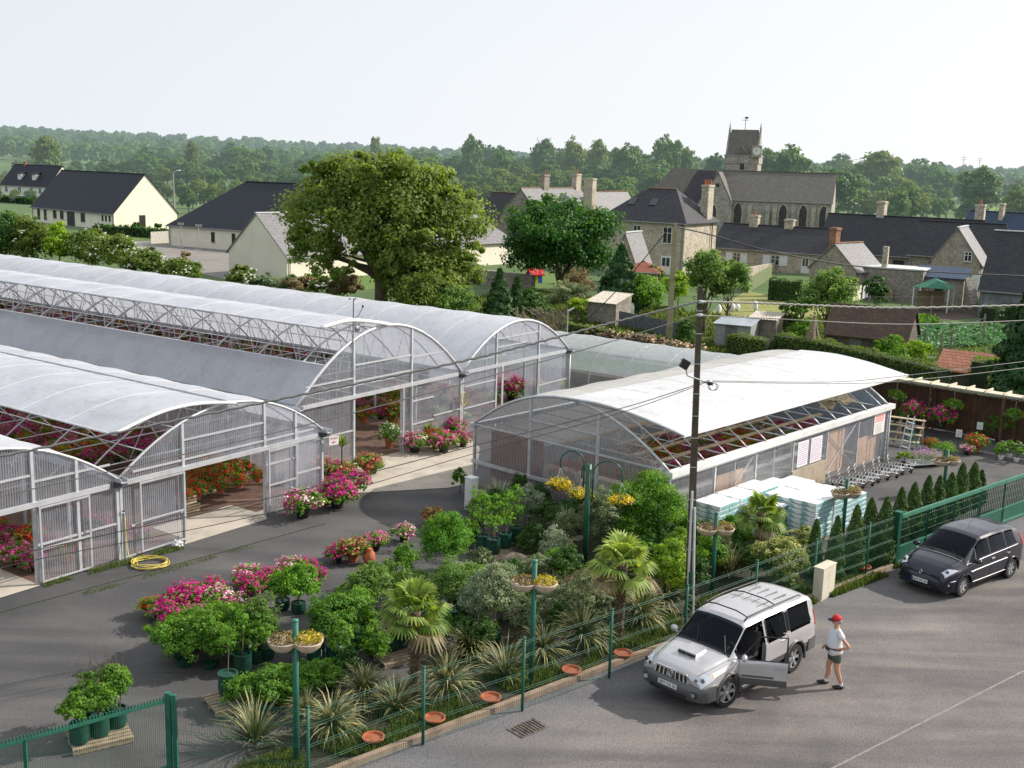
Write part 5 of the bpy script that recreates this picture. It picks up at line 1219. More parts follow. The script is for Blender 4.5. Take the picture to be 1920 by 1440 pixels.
# cars
def carpaint(name,c,metal=.6,rough=.28,coat=.6):
 m,t,o=nt(name);b=N(t,'ShaderNodeBsdfPrincipled',Roughness=rough,Metallic=metal)
 tc=N(t,'ShaderNodeTexCoord');no=N(t,'ShaderNodeTexNoise',Scale=1.6,Detail=6.0);L(t,tc.outputs['Object'],no.inputs['Vector'])
 L(t,ramp(t,no.outputs[0],[(.3,tuple(x*.88 for x in c)),(.7,c)]),b.inputs['Base Color'])
 rr=ramp(t,no.outputs[0],[(.35,(rough,)*3),(.75,(min(1,rough+.16),)*3)]);L(t,rr,b.inputs['Roughness'])
 b.inputs['Coat Weight'].default_value=coat;b.inputs['Coat Roughness'].default_value=.06
 L(t,b.outputs[0],o.inputs[0]);return m
SILVER=carpaint('silver_paint',(.58,.57,.585),.45,.26);CLAD=carpaint('grey_lower_paint',(.105,.105,.108),.4,.4,.3);NAVY=carpaint('dark_blue_grey_paint',(.010,.012,.026),.1,.22,.45)
CHROME=mat('chrome',(.75,.75,.76),.15,.04,2,metal=1.0);RUBBER=mat('tyre_rubber',(.018,.018,.018),.85,.3,12);ALLOY=mat('alloy',(.66,.66,.67),.4,.1,6,metal=.45)
LAMP=mat('headlamp_lens',(.62,.65,.70),.08,.12,9,metal=.55,coat=1.0);REDL=mat('tail_lamp',(.55,.02,.02),.15,.1,3);SEAT=mat('seat_fabric',(.05,.05,.055),.9,.2,8)
def carglass():
 m,t,o=nt('car_glass');g_=N(t,'ShaderNodeBsdfGlossy',Roughness=.03);g_.inputs[0].default_value=(.75,.85,1,1);tp=N(t,'ShaderNodeBsdfTransparent');tp.inputs[0].default_value=(.17,.19,.21,1)
 f=N(t,'ShaderNodeLayerWeight',Blend=.5);pw=N(t,'ShaderNodeMath',_operation='POWER');L(t,f.outputs['Facing'],pw.inputs[0]);pw.inputs[1].default_value=4.0;a=N(t,'ShaderNodeMath',_operation='MULTIPLY_ADD');L(t,pw.outputs[0],a.inputs[0]);a.inputs[1].default_value=.5;a.inputs[2].default_value=.018
 x=N(t,'ShaderNodeMixShader');L(t,a.outputs[0],x.inputs[0]);L(t,tp.outputs[0],x.inputs[1]);L(t,g_.outputs[0],x.inputs[2]);L(t,x.outputs[0],o.inputs[0]);return m
CGLASS=carglass()
class Shell:
 def __init__(s,st,mid=.62):s.st=st;s.mid=mid
 def par(s,x):
  st=s.st
  if x<=st[0][0]:return st[0][1:]
  for a,b_ in zip(st,st[1:]):
   if x<=b_[0]:
    f=(x-a[0])/(b_[0]-a[0]);return tuple(p+(q-p)*f for p,q in zip(a[1:],b_[1:]))
  return st[-1][1:]
 def prof(s,x):
  zb_,w,zl,wb,wr,zr,zt=s.par(x)
  return[(w-.09,zb_),(w-.005,zb_+.12),(w,min(s.mid,zl-.16)),(w-.005,zl-.08),(wb,zl),(wr+.02,zr-.02),(wr-.07,zr+(zt-zr)*.55),(wr*.5,zt-(zt-zr)*.12),(0,zt)]
 def P(s,x,t,side=1,off=0.0):
  def q(x,t):
   pr=s.prof(x);i=max(0,min(int(t),7));f=t-i
   return Vector((x,pr[i][0]+(pr[i+1][0]-pr[i][0])*f,pr[i][1]+(pr[i+1][1]-pr[i][1])*f))
  p=q(x,t)
  if off:
   i=min(int(t),7);tm=min(max(t,i+.02),i+.98)
   dt=q(x,tm+.015)-q(x,tm-.015);dx=q(x+.02,tm)-q(x-.02,tm);n_=dt.cross(dx).normalized()
   if n_.y<0 and t<6:n_=-n_
   if t>=6 and n_.z<0:n_=-n_
   p=p+n_*off
  return Vector((p.x,p.y*side,p.z))
 def patch(s,x0,x1,t0,t1,off=.006,nx=8,nt_=5,side=1,x0b=None,x1b=None):
  """grid patch; x0b/x1b: x limits at the upper edge (t1)"""
  x0b=x0 if x0b is None else x0b;x1b=x1 if x1b is None else x1b;vs=[];fs=[]
  for j in range(nt_+1):
   t=t0+(t1-t0)*j/nt_;f=j/nt_
   a=x0+(x0b-x0)*f;b_=x1+(x1b-x1)*f
   for i in range(nx+1):vs.append(s.P(a+(b_-a)*i/nx,t,side,off))
  for j in range(nt_):
   for i in range(nx):
    k=j*(nx+1)+i;q=(k,k+1,k+nx+2,k+nx+1);fs.append(q if side>0 else q[::-1])
  return MB().add(vs,fs)
 def across(s,x0,x1,t0,off=.006,nx=8,n=16,t0b=None):
  vs=[];fs=[];t0b=t0 if t0b is None else t0b
  for i in range(nx+1):
   x=x0+(x1-x0)*i/nx;ta=t0+(t0b-t0)*i/nx
   for j in range(n+1):
    u=-1+2*j/n;vs.append(s.P(x,8-(8-ta)*abs(u),1 if u<=0 else-1,off))
  for i in range(nx):
   for j in range(n):k=i*(n+1)+j;fs.append((k,k+1,k+n+2,k+n+1))
  return MB().add(vs,fs)
 def body(s,root,paint,low,arches,holes,tlow=2,dx=.05):
  x0,x1=s.st[0][0],s.st[-1][0];nx=int((x1-x0)/dx);sub=3;nT=8*sub
  up=MB();lo=MB()
  def inhole(side,x,t):
   return any((hs==0 or hs==side)and a<x<b_ and c<t<d for hs,a,b_,c,d in holes)
  for side in(1,-1):
   vs=[]
   for i in range(nx+1):
    x=x0+(x1-x0)*i/nx
    for j in range(nT+1):
     p=s.P(x,j/sub,side)
     for(ax,az,ar)in arches:
      if j/sub<4:
       d=Vector((p.x-ax,p.z-az));l_=d.length
       if abs(l_-ar)<.045 and l_>0:d=d/l_*ar;p=Vector((ax+d.x,p.y,az+d.y))
     vs.append(p)
   fu=[];fo=[]
   for i in range(nx):
    for j in range(nT):
     k=i*(nT+1)+j;q=(k,k+nT+1,k+nT+2,k+1)
     c=(vs[q[0]]+vs[q[1]]+vs[q[2]]+vs[q[3]])/4;t=(j+.5)/sub;xm=x0+(x1-x0)*(i+.5)/nx
     if t<4 and any(math.hypot(c.x-ax,c.z-az)<ar*.985 for ax,az,ar in arches):continue
     if inhole(side,xm,t):continue
     if side<0:q=q[::-1]
     (fo if t<tlow else fu).append(q)
   up.add(vs,fu);lo.add(vs,fo)
  for x,sgn in((x0,-1),(x1,1)):
   pr=[s.P(x,j/2,1)for j in range(17)];poly=pr+[Vector((p.x,-p.y,p.z))for p in pr[::-1][1:]]
   (up).add(poly,[tuple(range(len(poly)))[::sgn]])
  b_=up.build('body',paint,root,True,32)
  if fo:lo.build('lower_panels',low,root,True,32)
  return b_
def wheel(root,x,y,r,w,steer=0.0,spokes=6,cover=False):
 sd=1 if y>0 else-1
 o=MB();prof=[(r*.66,-w/2),(r*.93,-w/2),(r,-w*.36),(r,w*.36),(r*.93,w/2),(r*.66,w/2)]
 n=28;vs=[];fs=[]
 for k in range(n):
  a=2*PI*k/n
  for(rr,yy)in prof:vs.append((rr*math.cos(a),yy*sd,rr*math.sin(a)))
 m_=len(prof)
 for k in range(n):
  k2=(k+1)%n
  for j in range(m_-1):fs.append((k*m_+j,k*m_+j+1,k2*m_+j+1,k2*m_+j))
 o.add(vs,fs);ty=o.build('wheel',RUBBER,root,True,40);ty.location=(x,y,r);ty.rotation_euler=(0,0,steer)
 rb=MB();R1=r*.67;yo=sd*w*.42;yi=sd*w*.28
 vs=[];fs=[]
 for k in range(n):
  a=2*PI*k/n
  for rr,yy in((R1,yo),(R1*.90,yo),(R1*.86,yi*.3),(R1*.0+.01,yi*.3)):vs.append((rr*math.cos(a),yy,rr*math.sin(a)))
 for k in range(n):
  k2=(k+1)%n
  for j in range(1):fs.append((k*4+j,k*4+j+1,k2*4+j+1,k2*4+j))
 rb.add(vs,fs)
 for i in range(spokes):
  a=2*PI*i/spokes;ca,sa=math.cos(a),math.sin(a);hw=R1*.13 if not cover else R1*.2
  p=[(R1*.12,-hw*.9),(R1*.93,-hw*1.25),(R1*.93,hw*1.25),(R1*.12,hw*.9)]
  vs=[(u*ca-v*sa,yi+sd*.012+(yo-yi)*.7*(u>R1*.5),u*sa+v*ca)for u,v in p];vs+=[(q[0],yi*.5,q[2])for q in vs]
  rb.add(vs,[(0,1,2,3),(3,2,1,0),(0,4,5,1),(2,6,7,3)])
 rb.add([(R1*.2*math.cos(2*PI*k/12),yi+sd*.03,R1*.2*math.sin(2*PI*k/12))for k in range(12)],[tuple(range(12))])
 rb.build('rim',ALLOY,ty)
 db=MB();db.add([(R1*.92*math.cos(2*PI*k/20),yi*.2,R1*.92*math.sin(2*PI*k/20))for k in range(20)],[tuple(range(20))]);db.build('brake_disc',mat('dull_disc',(.16,.16,.17),.5,.2,6,metal=.5),ty)
def arch_lip(root,x,z,r,yf,m,wd=.05,name='wheel_arch'):
 for sd in(1,-1):
  pts=[]
  for i in range(19):
   a=-.25+(PI+.5)*i/18;px_,pz=x+r*math.cos(a),z+r*math.sin(a)
   pts.append((px_,sd*(yf(px_,pz)+.008),pz))
  MB().tube(pts,wd/2,6).build(name,m,root,True)
def inner_well(root,arches,w):
 for(ax,az,ar)in arches:
  for sd in(1,-1):
   q=MB();n=14;vs=[]
   for i in range(n+1):
    a=PI*i/n-.0
    for yy in(w-.03,w-.36):vs.append((ax+(ar+.01)*math.cos(a),sd*yy,az+(ar+.01)*math.sin(a)))
   q.add(vs,[(2*i,2*i+1,2*i+3,2*i+2)for i in range(n)])
   q.add([(ax-ar,sd*(w-.37),.22),(ax+ar,sd*(w-.37),.22),(ax+ar,sd*(w-.37),az+ar),(ax-ar,sd*(w-.37),az+ar)],[(0,1,2,3)])
   q.build('wheel_well',BLACKP,root)
def seats(root,xs,z,wheel_side=1):
 for x in xs:
  for sd in(1,-1):
   q=MB();q.box((x,sd*.38,z+.12),(.5,.48,.2));q.box((x-.28,sd*.38,z+.45),(.16,.46,.62),M=Matrix.Rotation(-.18,3,'Y'));q.box((x-.37,sd*.38,z+.86),(.08,.24,.18));q.build('seat',SEAT,root)
def plate(root,x,z,txt,w=.52,h=.11,tilt=0.0,y=0.0,eu=False):
 p=MB().bx(x-.012,y-w/2,z-h/2,x,y+w/2,z+h/2).build('number_plate',WHITE,root)
 M_=Matrix.Translation((x+.001,y,z-.004))@Matrix(((0,0,1,0),(1,0,0,0),(0,1,0,0),(0,0,0,1)))@Matrix.Diagonal((.95,1.15,1,1))
 text_mesh(txt,h*.92,BLACKP,p,M_,'plate_number')
 if eu:MB().bx(x,y-w/2,z-h/2,x+.003,y-w/2+.045,z+h/2).build('blue_band',mat('plate_blue',(.02,.06,.35),.5),p)
def suv():
 fw=Vector((-.715,-.70,0)).normalized()
 r=thing('car','silver off-road car with roof rails, bonnet scoop and its driver door open','car',(5.50,25.30,0.008),math.atan2(fw.y,fw.x))
 st=[(-2.34,.58,.80,1.02,.78,.60,1.45,1.50),(-2.28,.50,.87,1.06,.86,.68,1.58,1.66),(-2.0,.42,.915,1.09,.895,.71,1.66,1.735),(-1.3,.40,.925,1.10,.905,.72,1.68,1.77),(-.2,.38,.925,1.09,.905,.72,1.69,1.79),(.55,.38,.925,1.08,.90,.69,1.645,1.745),(.62,.38,.925,1.078,.898,.685,1.62,1.715),(1.25,.38,.925,1.05,.88,.77,1.10,1.17),(1.30,.38,.925,1.045,.875,.76,1.09,1.155),(1.7,.40,.92,1.0,.86,.73,1.05,1.11),(2.05,.42,.90,.95,.83,.68,.99,1.035),(2.25,.44,.86,.88,.79,.60,.92,.955),(2.36,.46,.80,.78,.73,.52,.83,.86)]
 S=Shell(st,.64);A=[(1.44,.37,.43),(-1.31,.37,.43)]
 holes=[(1,-.02,1.08,.7,5.0),(0,-1.98,-1.08,4.15,4.85),(0,-.87,-.14,4.15,4.85),(-1,-.02,.95,4.15,4.85),(0,.68,1.20,5.4,8.1)]
 S.body(r,SILVER,CLAD,A,holes)
 for sd in(1,-1):
  S.patch(-2.03,-1.06,4.12,4.9,.004,side=sd,x0b=-1.9).build('side_window',CGLASS,r,True)
  S.patch(-.90,-.12,4.12,4.9,.004,side=sd).build('side_window',CGLASS,r,True)
  S.patch(-1.03,-.93,4.12,4.9,.004,side=sd,nx=2).build('side_window',CGLASS,r,True)
  for x in(-1.045,-.91,-.105):S.patch(x-.018,x+.018,4.08,4.94,.008,nx=1,side=sd).build('window_trim',BLACKP,r)
 S.patch(-.0,1.15,4.12,4.9,.004,side=-1,x1b=.75).build('side_window',CGLASS,r,True)
 S.across(.64,1.24,5.25,.005,t0b=5.35).build('windscreen',CGLASS,r,True)
 MB().tube([S.P(1.245,8-2.6*abs(u/8),1 if u<=0 else-1,.012)for u in range(-8,9)],.02,5).build('windscreen_seal',BLACKP,r,True)
 MB().tube([S.P(1.235,6.2,1,.03),S.P(.95,6.9,1,.02)],.012,4).build('wiper',BLACKP,r)
 MB().tube([S.P(1.235,7.6,-1,.03),S.P(.92,7.0,-1,.02)],.012,4).build('wiper',BLACKP,r)
 inner_well(r,A,.925)
 yf=lambda x,z:S.par(x)[1]
 for a in A:arch_lip(r,a[0],a[1],a[2]+.015,yf,CLAD,.075)
 wheel(r,1.44,.80,.37,.25,-.22);wheel(r,1.44,-.80,.37,.25,-.22);wheel(r,-1.31,.80,.37,.25);wheel(r,-1.31,-.80,.37,.25)
 q=MB();pth=[(1.93,.935),(2.2,.915),(2.38,.80),(2.47,.55),(2.50,.25),(2.505,0)];pth+=[(x,-y)for x,y in pth[::-1][1:]]
 lv=[(.34,-.05),(.40,0),(.56,.01),(.66,0),(.71,-.06)];vs=[(x+dx_*(1 if i not in(0,10)else 0),y,z)for(z,dx_)in lv for i,(x,y)in enumerate(pth)];n=len(pth)
 vs+=[(x-.14*(0<i<n-1),y*.94,.715)for i,(x,y)in enumerate(pth)]
 fs=[(j*n+i,(j+1)*n+i,(j+1)*n+i+1,j*n+i+1)for j in range(5)for i in range(n-1)]
 q.add(vs,fs);bp=q.build('bumper',CLAD,r,True,50)
 MB().bx(2.495,-.50,.385,2.515,.50,.455).build('air_intake',BLACKP,bp)
 for sd in(1,-1):
  MB().tube([(2.35,sd*.70,.52),(2.455,sd*.67,.52)],.075,12).build('fog_lamp_housing',BLACKP,bp)
  MB().tube([(2.40,sd*.69,.52),(2.468,sd*.665,.52)],.055,12).build('fog_lamp',LAMP,bp)
 q=MB();pth2=[(-1.9,.93),(-2.25,.91),(-2.42,.72),(-2.46,0)];pth2+=[(x,-y)for x,y in pth2[::-1][1:]];n=len(pth2)
 q.add([(x,y,z)for z in(.38,.70)for x,y in pth2]+[(x*.95,y*.93,.71)for x,y in pth2],[(j*n+i,j*n+i+1,(j+1)*n+i+1,(j+1)*n+i)for j in range(2)for i in range(n-1)]);q.build('rear_bumper',CLAD,r,True,50)
 gq=MB();gq.add([(2.375,-.46,.70),(2.375,.46,.70),(2.37,.42,.885),(2.37,-.42,.885)],[(0,1,2,3)]);gr=gq.build('grille',BLACKP,r)
 gq=MB()
 for i in range(-3,4):
  if i:gq.beam((2.392,i*.115,.71),(2.378,i*.108,.88),.028,.03)
 gq.beam((2.39,-.47,.70),(2.39,.47,.70),.035);gq.beam((2.375,-.43,.893),(2.375,.43,.893),.035);gq.beam((2.39,.47,.70),(2.375,.43,.893),.035);gq.beam((2.39,-.47,.70),(2.375,-.43,.893),.035)
 gq.build('grille_bars',CHROME,gr)
 em=MB();em.tube([(2.405,.062*math.cos(a*PI/8),.80+.075*math.sin(a*PI/8))for a in range(17)],.009,5);em.beam((2.405,-.028,.745),(2.405,-.018,.855),.014);em.beam((2.405,.018,.745),(2.405,.028,.855),.014);em.beam((2.405,-.025,.79),(2.405,.025,.81),.014)
 em.build('emblem',CHROME,gr)
 for sd in(1,-1):
  h=S.patch(1.98,2.352,2.85,4.85,.012,6,6,sd,x0b=2.12).build('headlight',LAMP,r,True)
  for(x,t,rr)in((2.27,3.9,.05),(2.33,4.55,.04)):
   c=S.P(x,t,sd,.012);MB().tube([c,c+Vector((.02,sd*.004,.006))],rr,12).build('lamp_bowl',mat('lamp_bowl',(.12,.13,.15),.1,.1,3,metal=.9),h)
  S.patch(1.99,2.05,3.1,3.9,.010,2,2,sd).build('turn_signal',mat('clear_orange',(.6,.30,.08),.2,.1,3),r)
  S.patch(-2.33,-2.22,3.0,4.6,.012,3,4,sd).build('tail_light',REDL,r,True)
  m_=MB();m_.ell((.98,sd*1.03,1.16),(.07,.12,.085),10,7);m_.tube([(1.0,sd*.90,1.10),(1.0,sd*1.0,1.14)],.03,5)
  if sd<0:m_.build('mirror',SILVER,r,True)
 MB().bx(-2.2,-.78,.26,2.2,.78,.42).build('underbody',BLACKP,r)
 q=MB();z0,z1=1.135,1.115
 q.add([(1.86,-.26,1.06),(1.86,.26,1.06),(1.34,.22,1.14),(1.34,-.22,1.14),(1.83,-.25,1.165),(1.83,.25,1.165),(1.34,.21,1.175),(1.34,-.21,1.175)],[(0,1,5,4),(1,2,6,5),(2,3,7,6),(3,0,4,7),(4,5,6,7)]);sc_=q.build('bonnet_scoop',SILVER,r)
 MB().bx(1.85,-.23,1.085,1.866,-.012,1.145).build('scoop_opening',BLACKP,sc_);MB().bx(1.85,.012,1.085,1.866,.23,1.145).build('scoop_opening',BLACKP,sc_)
 for sd in(1,-1):
  for(x0,x1,t)in((1.27,2.25,5.0),):
   MB().tube([S.P(x0+(x1-x0)*i/8,t+.02,sd,.004)for i in range(9)],.006,4).build('panel_gap',BLACKP,r)
  for x in((-.94,.06)if sd>0 else(-.94,.0,1.10)):
   MB().tube([S.P(x,.9+3.1*i/8,sd,.002)for i in range(9)],.006,4).build('panel_gap',BLACKP,r)
  MB().box((-.75,sd*.915,1.0),(.20,.03,.035)).build('door_handle',SILVER,r)
  sb=MB().bx(-.82,min(sd*.80,sd*.97),.30,.93,max(sd*.80,sd*.97),.36).build('side_step',CLAD,r)
 for sd in(1,-1):
  MB().tube([(-1.85,sd*.62,1.74),(-1.75,sd*.62,1.80),(-.3,sd*.63,1.83),(.42,sd*.61,1.80),(.52,sd*.61,1.73)],.018,6).build('roof_rail',BLACKP,r,True)
 for x in(.40,-.75):MB().tube([(x,-.62,1.80),(x,-.3,1.865),(x,.3,1.865),(x,.62,1.80)],.018,6).build('roof_bar',BLACKP,r,True)
 for y in(-.36,-.12,.12,.36):
  for(a,b_)in((-.85,-.35),(-1.6,-1.1)):MB().bx(a,y-.012,1.74,b_,y+.012,1.781).build('roof_rib',CLAD,r)
 q=MB();q.bx(-2.2,-.84,.40,1.15,.84,.46);q.build('cabin_floor',BLACKP,r)
 q=MB();q.bx(.85,-.82,.55,1.2,.82,1.06);q.ell((1.0,0,1.05),(.22,.8,.06),12,6);q.build('dashboard',BLACKP,r)
 seats(r,(.15,-.85),.50)
 st_=MB().tube([(.72+.07*math.sin(a*PI/8),.38+.19*math.cos(a*PI/8),1.08+.17*math.sin(a*PI/8))for a in range(17)],.017,6);st_.tube([(.72,.38,1.08),(.95,.38,.98)],.03,5);st_.build('steering_wheel',mat('grey_plastic',(.12,.12,.13),.5),r)
 q=MB();q.bx(-.06,.80,.46,-.03,.91,1.1);q.bx(1.08,.80,.42,1.10,.91,1.05);q.bx(-.04,.80,.40,1.09,.90,.44);q.build('door_jamb',SILVER,r)
 hx_,hy_=1.09,.915;th=-R(54)
 Dm=Matrix.Translation((hx_,hy_,0))@Matrix.Rotation(th,4,'Z')@Matrix.Translation((-hx_,-hy_,0))
 def D(mb):mb.v=[tuple(Dm@Vector(v))for v in mb.v];return mb
 dr=D(S.patch(0,1.08,2.0,4.0,.0,8,8)).build('door',SILVER,r,True)
 D(S.patch(0,1.08,.75,2.0,.001,8,4)).build('lower_door_panel',CLAD,dr,True)
 q=MB();
 a=[S.P(x,t,1,-.05)for x,t in((0.0,.75),(1.08,.75),(1.08,4),(0.0,4))];b_=[S.P(x,t,1,0)for x,t in((0.0,.75),(1.08,.75),(1.08,4),(0.0,4))]
 q.add(a+b_,[(0,1,2,3),(0,3,7,4),(2,1,5,6),(1,0,4,5),(3,2,6,7)]);D(q).build('door_lining',BLACKP,dr)
 D(MB().tube([S.P(0.02,4,1,-.01),S.P(.02,4.92,1,-.01),S.P(.62,4.95,1,-.01),S.P(1.06,4.05,1,-.01)],.022,5)).build('window_frame',BLACKP,dr)
 D(MB().tube([S.P(0.0,4.0,1,.0),S.P(1.06,4.0,1,.0)],.014,5)).build('window_sill',BLACKP,dr)
 D(MB().box((.16,.935,.97),(.20,.03,.045))).build('door_handle',SILVER,dr)
 m_=MB();m_.ell((.98,1.04,1.16),(.07,.12,.085),10,7);m_.tube([(1.0,.90,1.10),(1.0,1.0,1.14)],.03,5);D(m_).build('mirror',SILVER,dr,True)
 D(S.patch(.30,1.02,2.08,2.2,.012,8,1)).build('side_moulding',CLAD,dr)
 plate(r,2.522,.585,'2877 VX 50',eu=False)
 MB().tube([(-2.3,-.75,1.0),(-2.3,-.75,1.01)],.01,4)
 return r
suv()
def mpv():
 fw=Vector((-.786,-.618,0)).normalized()
 r=thing('car','dark blue grey compact people carrier parked by the green gate','car',(13.78,32.42,0.008),math.atan2(fw.y,fw.x))
 st=[(-2.12,.48,.76,.98,.74,.56,1.26,1.32),(-2.05,.38,.84,1.03,.82,.60,1.40,1.45),(-1.85,.32,.885,1.05,.865,.62,1.46,1.52),(-1.3,.28,.90,1.03,.88,.65,1.52,1.585),(-.4,.27,.905,1.01,.885,.665,1.545,1.62),(.2,.27,.905,.99,.885,.655,1.515,1.60),(.35,.27,.905,.98,.88,.645,1.47,1.56),(.85,.27,.905,.955,.87,.70,1.20,1.31),(1.25,.28,.905,.93,.855,.74,.965,1.06),(1.32,.28,.90,.925,.85,.735,.955,1.04),(1.65,.29,.89,.88,.82,.67,.92,.985),(1.9,.30,.84,.81,.75,.58,.85,.90),(2.05,.32,.77,.72,.67,.50,.75,.79),(2.12,.36,.68,.62,.58,.42,.64,.67)]
 S=Shell(st,.52);A=[(1.29,.315,.375),(-1.395,.315,.375)]
 holes=[(0,-1.58,-1.06,4.2,4.85),(0,-.93,-.14,4.2,4.85),(0,-.02,.62,4.2,4.85),(0,.42,1.20,5.5,8.1)]
 S.body(r,NAVY,NAVY,A,holes,tlow=1)
 for sd in(1,-1):
  for(a,b_,ab,bb)in((-1.62,-1.0,-1.5,-1.0),(-.95,-.10,-.95,-.10),(-.03,.68,-.03,.50),(.74,1.12,.60,.68)):
   S.patch(a,b_,4.12,4.92,.004,side=sd,x0b=ab,x1b=bb).build('side_window',CGLASS,r,True)
  for x in(-.97,-.065,.71):S.patch(x-.025,x+.025,4.08,4.95,.008,nx=1,side=sd,x0b=x-.025-(.1 if x>.5 else 0),x1b=x+.025-(.1 if x>.5 else 0)).build('window_trim',BLACKP,r)
  MB().tube([S.P(-1.62+2.7*i/12,4.03,sd,.012)for i in range(13)],.009,5).build('belt_trim',CHROME,r)
  MB().tube([S.P(-1.0+2.0*i/8,2.55,sd,.014)for i in range(9)],.011,5).build('side_moulding',CHROME,r)
  MB().tube([S.P(-.95+1.85*i/8,.95,sd,.014)for i in range(9)],.008,5).build('sill_trim',CHROME,r)
  for x in(-.17,-1.05):MB().box((x,sd*.915,.90),(.17,.035,.035)).build('door_handle',CHROME,r)
  for x in(-1.08,-.06,.95):MB().tube([S.P(x,.9+3.1*i/8,sd,.002)for i in range(9)],.005,4).build('panel_gap',BLACKP,r)
  m_=MB();m_.ell((.86,sd*1.01,1.02),(.08,.12,.08),10,7);m_.tube([(.9,sd*.87,.97),(.88,sd*.97,1.0)],.03,5);m_.build('mirror',NAVY,r,True)
  h=S.patch(1.62,2.06,3.45,4.95,.012,8,6,sd,x0b=1.80,x1b=2.0).build('headlight',LAMP,r,True)
  c=S.P(1.92,4.3,sd,.016);MB().tube([c,c+Vector((.02,sd*.006,.01))],.05,12).build('lamp_bowl',MATS['lamp_bowl'],h)
  S.patch(-2.08,-1.93,3.4,4.7,.012,3,4,sd).build('tail_light',REDL,r,True)
  MB().tube([S.P(1.98,1.3,sd,0),S.P(1.98,1.3,sd,0)+Vector((.03,0,0))],.035,10).build('fog_lamp',LAMP,r)
  MB().tube([S.P(1.75+.2*i/3,2.2,sd,.012)for i in range(4)],.01,4).build('bumper_trim',CHROME,r)
 S.across(.38,1.23,5.3,.005,t0b=5.35).build('windscreen',CGLASS,r,True)
 MB().tube([S.P(1.25,8-2.6*abs(u/8),1 if u<=0 else-1,.012)for u in range(-8,9)],.018,5).build('windscreen_seal',mat('grey_seal',(.3,.3,.3),.5),r,True)
 S.across(1.12,1.235,5.5,.012,nx=2).build('scuttle_panel',BLACKP,r)
 for t0_,t1_,s1,s2 in((6.0,7.2,1,1),(7.4,6.4,-1,-1)):MB().tube([S.P(1.2,t0_,s1,.03),S.P(1.08,t1_,s2,.03)],.012,4).build('wiper',BLACKP,r)
 inner_well(r,A,.905)
 yf=lambda x,z:S.par(x)[1]
 for a in A:arch_lip(r,a[0],a[1],a[2]+.01,yf,NAVY,.05)
 for x,y in((1.29,.785),(1.29,-.785),(-1.395,.785),(-1.395,-.785)):wheel(r,x,y,.315,.20,0,6,True)
 q=MB();pth=[(1.72,.885),(1.98,.83),(2.12,.62),(2.18,.32),(2.195,0)];pth+=[(x,-y)for x,y in pth[::-1][1:]];n=len(pth)
 lv=[(.24,-.06),(.32,0),(.50,.005),(.60,-.03)];vs=[(x+dx_*(0<i<n-1),y,z)for z,dx_ in lv for i,(x,y)in enumerate(pth)]+[(x-.11*(0<i<n-1),y*.93,.64)for i,(x,y)in enumerate(pth)]
 q.add(vs,[(j*n+i,(j+1)*n+i,(j+1)*n+i+1,j*n+i+1)for j in range(4)for i in range(n-1)]);bp=q.build('bumper',NAVY,r,True,50)
 MB().bx(2.12,-.42,.27,2.188,.42,.36).build('air_intake',BLACKP,bp)
 for sd in(1,-1):MB().box((2.075,sd*.36,.645),(.10,.44,.07),rz=-sd*.16).build('grille',BLACKP,r)
 em=MB();em.tube([(2.155,0,.75),(2.165,.045,.685),(2.17,0,.615),(2.165,-.045,.685),(2.155,0,.75)],.011,5);em.build('emblem',CHROME,r)
 plate(r,2.205,.44,'6244 WJ 50',eu=True)
 MB().bx(-2.0,-.76,.18,2.0,.76,.32).build('underbody',BLACKP,r)
 q=MB();q.bx(-2.0,-.82,.30,1.15,.82,.36);q.build('cabin_floor',BLACKP,r)
 q=MB();q.bx(.75,-.80,.5,1.2,.80,.92);q.ell((.95,0,.93),(.3,.78,.07),12,6);q.build('dashboard',mat('grey_plastic',(.12,.12,.13),.5),r)
 seats(r,(.0,-.95),.42)
 MB().tube([(.55+.06*math.sin(a*PI/8),.36+.18*math.cos(a*PI/8),.98+.16*math.sin(a*PI/8))for a in range(17)],.016,6).build('steering_wheel',BLACKP,r)
 MB().tube([(-.2,.0,1.62),(-.45,0,1.85)],.006,4).build('aerial',BLACKP,r)
 return r
mpv()
# the man
def skin(name,chains,m,parent,sub=2,root=0):
 """chains: list of [(x,y,z,r), ...]; a point that is used twice joins the chains"""
 vs=[];rs_=[];es=[];ix={}
 for ch in chains:
  prev=None
  for p in ch:
   k=tuple(round(c,4)for c in p[:3])
   if k not in ix:ix[k]=len(vs);vs.append(k);rs_.append(p[3])
   if prev is not None and prev!=ix[k]:es.append((prev,ix[k]))
   prev=ix[k]
 me=bpy.data.meshes.new(name);me.from_pydata(vs,es,[]);ob=bpy.data.objects.new(name,me);col.objects.link(ob)
 md=ob.modifiers.new('s','SKIN');md.use_smooth_shade=True;s2=ob.modifiers.new('b','SUBSURF');s2.levels=sub;s2.render_levels=sub
 for i,rr in enumerate(rs_):me.skin_vertices[0].data[i].radius=(rr,rr)if not isinstance(rr,tuple)else rr
 me.skin_vertices[0].data[root].use_root=True
 dg=bpy.context.evaluated_depsgraph_get();out=bpy.data.meshes.new_from_object(ob.evaluated_get(dg));bpy.data.objects.remove(ob)
 out.materials.clear();out.name=name
 return link_mesh(name,out,m,parent)
